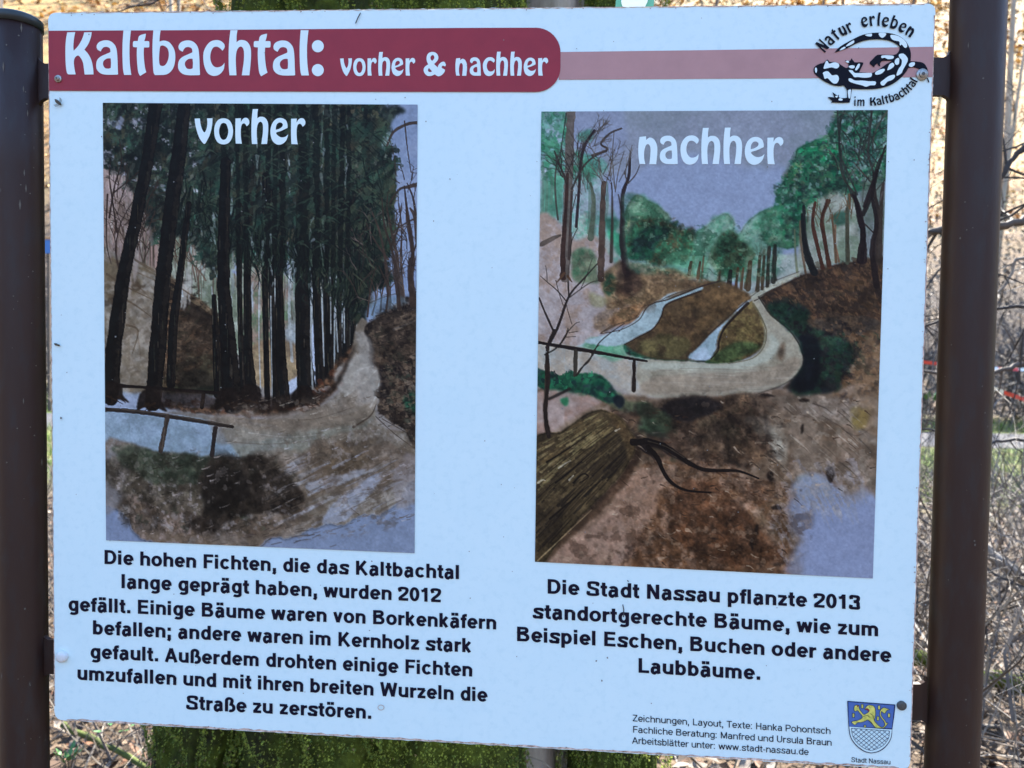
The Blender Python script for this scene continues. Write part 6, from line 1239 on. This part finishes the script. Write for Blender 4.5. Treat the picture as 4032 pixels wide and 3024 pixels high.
vor = [one('v', z4(960), 565, z4(1122), 135, .0012), one('o', z4(1137), 566, z4(1308), 135, .0012), one('r', z4(1329), 566, z4(1456), 136, .0012), one('h', z4(1475), 567, z5(130), 137, .0012), one('e', z5(150), 568, z5(311), 137, .0012), one('r', z5(336), 568, z5(467), 137, .0012)]
flat_obj('picture_lettering', vor, m_pw, panel)
zr = lambda x: 2080+x*.57279; zq = lambda x: 2780+x*.57276
nach = [one('n', zr(757), 646, zr(888), 146, .0012), one('a', zr(904), 646, zr(1028), 144, .0012), one('c', zr(1046), 646, zr(1172), 144, .0012), one('h', zr(1190), 646, zq(98), 142, .0012), one('h', zq(120), 646, zq(248), 143, .0012), one('e', zq(267), 647, zq(402), 143, .0012), one('r', zq(421), 647, zq(532), 143, .0012)]
flat_obj('picture_lettering', nach, m_pw, panel)
# body text: grotesque letters, one object per line
def text_line(words, xh_cap, bold, off=.0006):
    """words: (text, x0, y0, x1, y1) base-line ends in measured points; xh_cap: cap height there"""
    hx, hy = (.084, .068) if bold else (.052, .044); em = xh_cap/.72; V, F = [], []; lay = 0
    for txt, x0, y0, x1, y1 in words:
        gl = [sans(c, hx, hy) for c in txt]; tot = sum(g[1] for g in gl)-.10; L = math.hypot(x1-x0, y1-y0); k = L/(tot*em); ux, uy = (x1-x0)/L, (y1-y0)/L; c = -.05
        for strokes, adv in gl:
            for pts, closed in strokes:
                l, r = stroke_strip(pts, closed, hx, hy); lay += 1; o_ = off+(lay % 7)*.00002; b = len(V); n = len(l)
                P = np.array(l+r); X = x0+ux*(c+P[:, 0])*em*k; Y = y0+uy*(c+P[:, 0])*em*k-P[:, 1]*em
                V += [tuple(q) for q in B(X, Y, o_)-np.array(BO)]
                for i in range(n if closed else n-1): j = (i+1) % n; F.append((b+i, b+j, b+n+j, b+n+i))
            c += adv
    return mesh_obj('text_line', V, F, m_ink, panel)
za = lambda x, y: (240+x*.78662, 2120+y*.78640)
def ln(t, a, b, c, d): return (t, *za(a, b), *za(c, d))
for L in ([ln('Die hohen Fichten, die das Kaltbachtal', 216, 128, 1994, 204)], [ln('lange geprägt haben, wurden 2012', 303, 249, 1900, 320)], [ln('gefällt. Einige Bäume waren von Borkenkäfern', 38, 362, 2178, 456)],
          [ln('befallen; andere waren im Kernholz stark', 160, 480, 2053, 571)], [ln('gefault. Außerdem drohten einige Fichten', 148, 600, 2058, 692)], [ln('umzufallen und mit ihren breiten Wurzeln die', 83, 708, 2132, 818)], [ln('Straße zu zerstören.', 628, 856, 1552, 904)]):
    text_line(L, 55.5, True)
zb = lambda x, y: (1980+x*.71428, 2220+y*.71428)
def lb(t, a, b, c, d): return (t, *zb(a, b), *zb(c, d))
for L in ([lb('Die Stadt Nassau pflanzte 2013', 245, 164, 1967, 253)], [lb('standortgerechte Bäume, wie zum', 168, 300, 2070, 400)], [lb('Beispiel Eschen, Buchen oder andere', 76, 426, 2138, 543)], [lb('Laubbäume.', 746, 600, 1418, 640)]):
    text_line(L, 57.5, True)
zc = lambda x, y: (2440+x*.54249, 2700+y*.54249)
def lc(t, a, b, c, d): return (t, *zc(a, b), *zc(c, d))
for L, h in (([lc('Zeichnungen, Layout, Texte: Hanka Pohontsch', 95, 258, 1530, 352)], 26), ([lc('Fachliche Beratung: Manfred und Ursula Braun', 97, 340, 1538, 436)], 26), ([lc('Arbeitsblätter unter: www.stadt-nassau.de', 92, 420, 1370, 504)], 26), ([lc('Stadt Nassau', 1682, 554, 1965, 572)], 19)):
    text_line(L, h, False)
# salamander emblem
ze = lambda q: [(3150+x*.27125, 20+y*.27125) for x, y in (p[:2] for p in fr_curve(q, 4))]
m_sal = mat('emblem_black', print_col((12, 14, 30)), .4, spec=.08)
body = [(500,692,1),(560,620),(650,560),(770,495),(900,435),(1040,405),(1200,400),(1320,410),(1440,450),(1530,520),(1580,600),(1610,700),(1605,815,1),(1700,820),(1790,840),(1840,900),(1858,960,1),(1800,985),(1740,935),(1660,905),(1575,910,1),(1540,970),(1470,1050),(1370,1130),(1250,1185),(1100,1215),(920,1222),(755,1215,1),(745,1280),(735,1350),(722,1415,1),(600,1418),(480,1415),(440,1425,1),(465,1395),(440,1370),(400,1335,1),(455,1335),(500,1345,1),(470,1262,1),(510,1290),(545,1315,1),(565,1300,1),(570,1340),(620,1350),(682,1345,1),(685,1250),(655,1190),(635,1168,1),(560,1175),(470,1160),(360,1110),(260,1040),(210,990),(197,930),(225,885),(290,850),(345,835),(400,790),(430,822),(500,825),(560,845),(620,885),(670,910),(702,900,1),(700,850),(665,815),(655,800,1),(720,810),(750,770,1),(780,815),(800,830),(890,830),(920,845),(885,920),(860,975,1),(960,980),(1050,985),(1150,930),(1250,860),(1340,810,1),(1260,808),(1190,815),(1165,845),(1165,890,1),(1140,880),(1120,850),(1085,880),(1080,905,1),(1045,880),(1012,838),(1060,780),(1120,725),(1200,720),(1360,722),(1420,690),(1445,640),(1440,600),(1380,555),(1290,515),(1160,497),(1040,500),(920,520),(790,570),(680,630),(580,665)]
flat_obj('salamander_emblem', [(ze(body), [], .0010)], m_sal, panel)
spots = [[(575,655),(620,615),(655,605),(655,625),(610,650)],[(665,600),(700,560),(760,520),(785,515),(780,550),(720,585)],[(945,432),(1000,418),(1042,415),(1040,450),(1000,455),(960,445)],[(1148,405),(1245,408),(1240,445),(1195,475),(1155,450)],[(1315,435),(1400,440),(1480,480),(1540,540),(1557,600),(1520,620),(1480,575),(1450,585),(1440,530),(1380,515),(1330,490)],
         [(1185,735),(1260,728),(1355,738),(1350,775),(1280,785),(1230,765),(1185,770)],[(1440,715),(1500,705),(1550,750),(1565,800),(1540,860),(1500,930),(1470,990),(1410,1025),(1402,1000),(1430,930),(1470,870),(1478,800),(1440,755)],[(1380,800),(1410,770),(1440,775),(1435,850),(1400,868),(1376,840)],[(1270,930),(1300,860),(1350,838),(1368,880),(1330,920),(1275,945)],[(1095,975),(1150,940),(1220,925),(1225,955),(1170,1000),(1100,1010)],
         [(708,950),(760,948),(800,985),(900,985),(1000,985),(1042,990),(1030,1040),(940,1055),(850,1045),(790,1045),(760,1010)],[(705,1070),(740,1065),(800,1095),(900,1095),(1000,1105),(1095,1110),(1090,1160),(1020,1165),(960,1185),(900,1165),(800,1140),(720,1110)],[(1170,1120),(1220,1080),(1290,1030),(1370,1012),(1375,1050),(1330,1090),(1270,1110),(1220,1165),(1180,1160)],
         [(345,900),(375,820),(400,812),(425,850),(500,830),(560,850),(568,890),(530,920),(460,905),(400,915),(350,925)],[(335,980),(400,960),(445,1000),(470,1020),(540,1015),(565,1070),(540,1130),(490,1138),(440,1100),(400,1060),(360,1070),(345,1030)],[(218,915),(240,910),(248,950),(235,985),(220,960)],[(800,935),(840,860),(870,855),(860,900),(825,945)],[(705,895),(740,875),(790,880),(785,915),(740,918)],[(662,815),(700,808),(712,830),(690,838)],[(1580,880),(1600,840),(1660,830),(1665,865),(1620,900)],
         [(695,1250),(715,1228),(740,1235),(730,1340),(705,1345)],[(558,1370),(580,1350),(618,1365),(610,1385),(570,1385)],[(512,1325),(535,1315),(553,1325),(530,1345)]]
flat_obj('salamander_spots', [(ze(s_), [], .0014) for s_ in spots], m_pw, panel)
def along(word, path, h, track, off=.0010, cw=1.0):
    """letters of the title face following a curved base line"""
    q = [(3150+x*.27125, 20+y*.27125) for x, y in crom(path, 8)]; d = [0]
    for a, b in zip(q, q[1:]): d.append(d[-1]+math.dist(a, b))
    gl = [(ch, None if ch == ' ' else frisky(ch)) for ch in word]; tot = sum((.42 if g is None else g[2]+track) for _, g in gl)-track; k = d[-1]/tot; out = []; c = 0
    def at_(s):
        i = min(max(0, int(np.searchsorted(d, s))-1), len(q)-2); t = (s-d[i])/(d[i+1]-d[i]); a, b = q[i], q[i+1]; L = d[i+1]-d[i]; return a[0]+(b[0]-a[0])*t, a[1]+(b[1]-a[1])*t, (b[0]-a[0])/L, (b[1]-a[1])/L
    for ch, g in gl:
        if g is None: c += .42*k; continue
        o, hs, w = g; x, y, ux, uy = at_(min(d[-1], c+w*k/2)); f = lambda p: [(x+ux*(px-w/2)*k*cw+uy*py*h, y+uy*(px-w/2)*k*cw-ux*py*h) for px, py in p]
        out.append((f(o), [f(p) for p in hs], off)); c += (w+track)*k
    return out
flat_obj('emblem_lettering', along('Natur', [(360,692),(455,590),(560,500),(650,445),(790,375)], 52, .12)+along('erleben', [(900,325),(1035,304),(1135,300),(1240,318),(1300,330),(1400,365),(1520,425),(1605,475)], 53, .10), m_sal, panel)
low = along('im', [(785,1462),(942,1465)], 34, .12, cw=.9)+along('Kaltbachtal', [(1018,1462),(1100,1458),(1190,1442),(1280,1422),(1390,1390),(1470,1350),(1545,1300),(1610,1245),(1665,1180),(1712,1105)], 34, .10)
flat_obj('emblem_lettering', low, m_sal, panel)
# dots of the i, drawn with the small lower line
flat_obj('emblem_lettering', [([(3150+(800+11*math.cos(a))*.27125, 20+(1335+11*math.sin(a))*.27125) for a in [k*.52 for k in range(12)]], [], .0010), (ze([(1840,1055,1),(1858,1058,1),(1880,1120,1),(1862,1122,1)]), [], .0010)], m_sal, panel)
# coat of arms
zs = lambda q, n=4: [(3250+x*.19531, 2700+y*.19531) for x, y in (p[:2] for p in fr_curve(q, n))]
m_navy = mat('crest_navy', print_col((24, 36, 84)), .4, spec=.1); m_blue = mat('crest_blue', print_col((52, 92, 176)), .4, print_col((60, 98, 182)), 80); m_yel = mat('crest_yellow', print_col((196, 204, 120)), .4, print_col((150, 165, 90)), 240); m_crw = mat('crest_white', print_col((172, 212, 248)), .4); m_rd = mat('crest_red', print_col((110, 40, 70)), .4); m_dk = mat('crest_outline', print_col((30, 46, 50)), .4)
shield = [(441,306,1),(1412,380,1),(1395,560),(1370,740),(1350,880),(1340,1000),(1320,1080),(1265,1180),(1180,1270),(1070,1335),(940,1362),(880,1358),(780,1330),(660,1250),(560,1140),(505,1040),(480,940),(468,820),(452,560)]
inner = [(463,328,1),(1388,398,1),(1372,560),(1340,860,1),(480,822,1),(468,600)]
white = [(482,826,1),(1340,884,1),(1326,1000),(1305,1075),(1250,1170),(1165,1255),(1060,1318),(940,1345),(880,1340),(790,1312),(675,1235),(575,1130),(520,1035),(496,940)]
crest = flat_obj('coat_of_arms', [(zs(shield), [], .0006)], m_navy, panel)
flat_obj('coat_of_arms', [(zs(inner), [], .0009)], m_blue, panel); flat_obj('coat_of_arms', [(zs(white), [], .0009)], m_crw, panel)
lionq = [(740,600,1),(700,560),(650,500),(600,520),(575,470),(590,410),(640,390),(680,410),(680,455),(720,520),(775,580),(830,560),(880,520),(850,490),(810,485),(800,460),(850,400),(910,392),(970,410),(1005,470),(1012,560),(1000,640),(985,700),(1020,750),(1080,810),(1150,840),(1200,790),(1180,720),(1130,660),(1098,590),(1100,520),(1140,460),(1190,440),(1240,460),(1290,480),(1240,500),(1200,560),(1160,540),(1130,520),(1120,580),(1150,640),(1200,700),(1230,750),(1265,750),(1230,800),(1195,840),(1150,855),(1010,848,1),(960,790),(900,730),(850,690),(790,720),(720,740),(650,745),(600,790),(560,770),(530,730),(600,710),(680,690),(740,650)]
grow = lambda q, g: (lambda cx, cy: [(x+g*(x-cx)/max(1, math.hypot(x-cx, y-cy)), y+g*(y-cy)/max(1, math.hypot(x-cx, y-cy))) for x, y in (p[:2] for p in q)])(900, 640)
def outline_ring(q, w, off):
    pts = [(p[0], p[1]) for p in zs(q)]; l, r = stroke_strip(pts, True, w, w); return l, r
def lines(name, segs, w, off, m):
    V, F = [], []
    for k, (pts, closed) in enumerate(segs):
        l, r = stroke_strip(pts, closed, w, w); P = np.array(l+r); b = len(V); n = len(l); V += [tuple(q) for q in B(P[:, 0], P[:, 1], off+(k % 5)*.00002)-np.array(BO)]
        for i in range(n if closed else n-1): j = (i+1) % n; F.append((b+i, b+j, b+n+j, b+n+i))
    return mesh_obj(name, V, F, m, panel)
flat_obj('coat_of_arms', [(zs(lionq), [], .0011)], m_yel, panel)
bil = []
for x, y in ((745, 415), (1083, 440), (567, 598), (1283, 598), (1060, 660), (800, 818)):
    h_ = 40 if y < 800 else 22; bil.append([(x-22, y-h_, 1), (x+20, y-h_, 1), (x+22, y+h_, 1), (x-20, y+h_, 1)])
flat_obj('coat_of_arms', [(zs(b), [], .0011) for b in bil], m_yel, panel)
zp = lambda pts: [(3250+x*.19531, 2700+y*.19531) for x, y in pts]
lines('coat_of_arms', [(zs(lionq), True)]+[(zs(b), True) for b in bil]+[(zp([(760,620),(850,600),(900,640)]), False), (zp([(860,690),(930,740),(990,830)]), False), (zp([(900,560),(960,600),(980,680)]), False), (zp([(880,420),(900,440)]), False)], .9, .0013, m_dk)
flat_obj('coat_of_arms', [(zs([(795,470,1),(850,455),(890,500),(870,520),(840,490)]), [], .0015), (zs([(640,400),(665,405),(660,430),(640,425)]), [], .0015)], m_rd, panel)
netq = [(525,858,1),(800,876),(1295,912,1),(1285,1010),(1262,1080),(1190,1180),(1090,1250),(940,1302),(850,1290),(740,1235),(620,1130),(560,1030),(535,940)]
net = zs(netq); segs = [(net, True)]
def inside(x, y):
    c = False
    for i in range(len(net)):
        (ax, ay), (bx, by_) = net[i-1], net[i]
        if (ay > y) != (by_ > y) and x < (bx-ax)*(y-ay)/(by_-ay)+ax: c = not c
    return c
for sgn in (1, -1):
    for k in range(-12, 24):
        x0 = 3340+k*20.5; y0 = 2866; run = []
        for t in range(0, 120):
            x = x0+sgn*t*1.05; y = y0+t*.86
            if inside(x, y): run.append((x, y))
            elif len(run) > 1: segs.append((run, False)); run = []
        if len(run) > 1: segs.append((run, False))
lines('coat_of_arms', segs, .85, .0012, m_navy)
# marks of use: scratches, stains
m_mark = mat('scratch_dark', (.05, .05, .055), .8); m_scr = mat('scratch_pale', (.5, .45, .4), .8)
lines('scratch', [(p, False) for p in ([(1420, 50), (1408, 72), (1400, 92)], [(2452, 2380), (2456, 2400), (2455, 2430)], [(2470, 2285), (2475, 2290)])], 2.0, .0018, m_mark)
rs = random.Random(5)
def speck(x, y, r):
    n = 7; return ([(x+r*rs.uniform(.5, 1.2)*math.cos(k*6.283/n), y+r*rs.uniform(.5, 1.2)*math.sin(k*6.283/n)) for k in range(n)], [], .0017)
sp = [speck(rs.uniform(230, 3560), rs.uniform(70, 2800), rs.uniform(1.2, 3.2)) for _ in range(150)]+[speck(x, y, r) for x, y, r in ((2392, 2590, 4), (2348, 2602, 4), (2370, 2680, 4), (3022, 657, 4), (455, 1325, 4), (240, 1645, 6), (400, 538, 4), (3310, 560, 3), (2480, 720, 3), (3640, 1240, 4), (3645, 2380, 4), (3600, 630, 3))]
flat_obj('dirt_specks', sp, mat('dirt', (.20, .20, .18), .9), panel, kind='stuff')
edge_sp = []
for k in range(150):
    t = rs.random(); side = rs.choice('brt'); 
    if side == 'b': x = 240+t*3300; y = 2834+t*196*.985-rs.random()*7
    elif side == 't': x = 240+t*3400; y = 51-t*36+rs.random()*9
    else: x = 3681-t*98-rs.random()*9; y = 60+t*2900
    edge_sp.append(speck(x, y, rs.uniform(1, 3.6)))
flat_obj('edge_wear', edge_sp, mat('edge_dirt', (.42, .34, .30), .9, (.2, .17, .14), 200), panel, kind='stuff')
def strip(a, b, w0, w1, inward):
    n = 160; A = []; C = []
    for k in range(n+1):
        t = k/n; x = a[0]+(b[0]-a[0])*t; y = a[1]+(b[1]-a[1])*t; w = rs.uniform(w0, w1); A.append((x, y)); C.append((x+inward[0]*w, y+inward[1]*w))
    return (A+C[::-1], [], .0003)
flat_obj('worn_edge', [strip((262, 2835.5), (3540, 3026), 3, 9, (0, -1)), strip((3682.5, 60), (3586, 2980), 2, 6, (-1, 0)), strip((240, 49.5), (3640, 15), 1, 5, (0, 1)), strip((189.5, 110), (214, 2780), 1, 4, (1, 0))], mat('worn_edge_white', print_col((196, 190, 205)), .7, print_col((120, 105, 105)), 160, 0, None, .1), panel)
lines('snail_trace', [([(1500+12*math.cos(a*.5), 2786+10*math.sin(a*.5)) for a in range(13)], True)], 1.6, .0018, m_scr)
# posts
m_post = mat('brown_powder_coat', (.022, .0098, .0078), .5, (.032, .016, .011), 7, .0005, 90, .32, stretch=(1, 1, .3), col3=(.028, .020, .018), scale3=70)
m_cap = mat('post_cap_black', (.02, .028, .028), .45)
def post(pts, r, top=None):
    """steel tube from its centre line, measured at three heights, extended into the ground"""
    a, b = pts[0], pts[-1]; d = (a-b)/(a.z-b.z); ztop = top if top is not None else .9; zb = GZ-.3
    P = [b+d*(zb-b.z), b+d*(ztop-b.z)]; V, F = [], []; n = 12; Q = [P[0].lerp(P[1], k/n)-BO for k in range(n+1)]
    tube(V, F, Q, r, 48); o = mesh_obj('post', V, F, m_post, board, True)
    for p in o.data.polygons: p.use_smooth = len(p.vertices) == 4
    return o, P[1]
yp = .012
rl = .0262
cl = [pt(66, 60, yp), pt(98, 2980, yp)]
pl, tl_ = post(cl, rl, pt(66, 50, yp-rl).z)
V, F = [], []; c = tl_-BO; tube(V, F, [c+Vector((0, 0, -.006)), c+Vector((0, 0, .004)), c+Vector((0, 0, .0065))], [rl+.0012, rl+.0012, rl-.002], 48); mesh_obj('post_cap', V, F, m_cap, pl, True)
cr = [pt(3852, 10, yp), pt(3746, 3010, yp)]; pr, _ = post(cr, .0272)
# brackets: flat bars with flared weld toes, from each post to behind the panel
def bracket(px_post, px_board, y0, y1, y):
    """outline in measured points, extruded in depth"""
    s_ = 1 if px_board > px_post else -1; q = [(px_post, y0-26), (px_post+s_*8, y0-10), (px_post+s_*26, y0), (px_board, y0), (px_board, y1), (px_post+s_*26, y1), (px_post+s_*8, y1+10), (px_post, y1+26)]
    A = [pt(a, b, y)-BO for a, b in q]; n = len(q); V = A+[p+Vector((0, .006, 0)) for p in A]
    return mesh_obj('bracket', V, [tuple(range(n))[::-1], tuple(range(n, 2*n))]+[(i, (i+1) % n, n+(i+1) % n, n+i) for i in range(n)], m_post, board)
yb = .0102+.001
b1 = bracket(150, 330, 250, 386, yb); b2 = bracket(165, 330, 2520, 2655, yb); b3 = bracket(3742, 3560, 226, 374, yb); b4 = bracket(3652, 3480, 2694, 2836, yb)
m_steel = mat('galvanised_steel', (.45, .45, .42), .4, (.25, .24, .2), 300, metal=.8); m_dome = mat('white_plastic_cap', (.72, .74, .74), .35, (.6, .64, .62), 120); m_rub = mat('dark_screw_cap', (.045, .05, .05), .5, (.08, .08, .07), 200)
def screw(px, py, r, kind, parent, label=None):
    c = pt(px, py, 0)-BO; V, F = [], []; rr = r*.84/FPX
    if kind == 'steel':
        disc(V, F, c, rr, -.0022, 0); o = mesh_obj('screw', V, F, m_steel, parent, True); V, F = [], []; disc(V, F, c, rr*.62, -.0042, -.0023, 20); mesh_obj('screw_head', V, F, m_steel, o, True)
        V, F = [], []; disc(V, F, c, rr*.30, -.0044, -.0043, 6); mesh_obj('socket', V, F, m_rub, o)
    else: disc(V, F, c, rr, -.006 if kind == 'dome' else -.003, 0, 28, .005 if kind == 'dome' else .002); o = mesh_obj('screw_cap', V, F, m_dome if kind == 'dome' else m_rub, parent, True)
    if label: o['label'] = label
    return o
screw(232, 312, 15, 'steel', board); screw(3629, 295, 22, 'steel', board, 'steel screw with a washer over the salamander foot'); screw(248, 2583, 24, 'dome', board, 'white domed screw cap'); screw(3549, 2777, 18, 'dark', board, 'dark flat screw cap beside the coat of arms')
m_dust = mat('post_dust', (.12, .11, .09), .9); rs = random.Random(9)
for o, cc, rr_ in ((pl, cl, rl), (pr, cr, .0272)):
    V, F = [], []; a_, b_ = cc[0], cc[-1]
    for k in range(80):
        t = rs.random(); c = a_.lerp(b_, t)-BO; th = rs.uniform(-.2, math.pi+.2) if rs.random() < .4 else rs.gauss(.75, .5); s_ = rs.uniform(.0003, .0011); hgt = s_*rs.choice((1, 1, 1.5, 6))
        q = lambda da, dz: c+Vector(((rr_+.0002)*math.cos(th+da), -(rr_+.0002)*math.sin(th+da), dz)); b = len(V); V += [q(-s_/rr_, 0), q(0, -hgt), q(s_/rr_, 0), q(0, hgt)]; F.append((b, b+1, b+2, b+3))
    mesh_obj('dust_specks', V, F, m_dust, o, kind='stuff')
# dead insects on the panel
m_ins = mat('insect_brown', (.07, .06, .04), .6)
def insect(label, px, py, L, ang, legs):
    c = pt(px, py, -.002); root = empty('insect', label, 'insect', tuple(c)); a = math.radians(ang); u = Vector((math.cos(a), 0, math.sin(a))); w = Vector((-math.sin(a), 0, math.cos(a))); L = L*.84/FPX; V, F = [], []
    tube(V, F, [u*-.5*L, u*-.3*L, u*-.05*L, u*.1*L, u*.3*L, u*.5*L], [L*.04, L*.16, L*.2, L*.12, L*.17, L*.06], 7); mesh_obj('body', V, F, m_ins, root, True)
    V, F = [], []
    for i in range(legs):
        s = 1 if i % 2 else -1; b = u*L*(.1+.12*(i//2)); k = b+w*s*L*.35+Vector((0, -.001, 0)); tube(V, F, [b, k, k+w*s*L*.25-u*L*.2], L*.025, 3)
    if V: mesh_obj('leg', V, F, m_ins, root)
insect('dead fly stuck to the panel under the left end of the red title bar', 228, 402, 34, -40, 6)
insect('thin dark insect on the left edge of the panel halfway down', 224, 1357, 26, -18, 0)
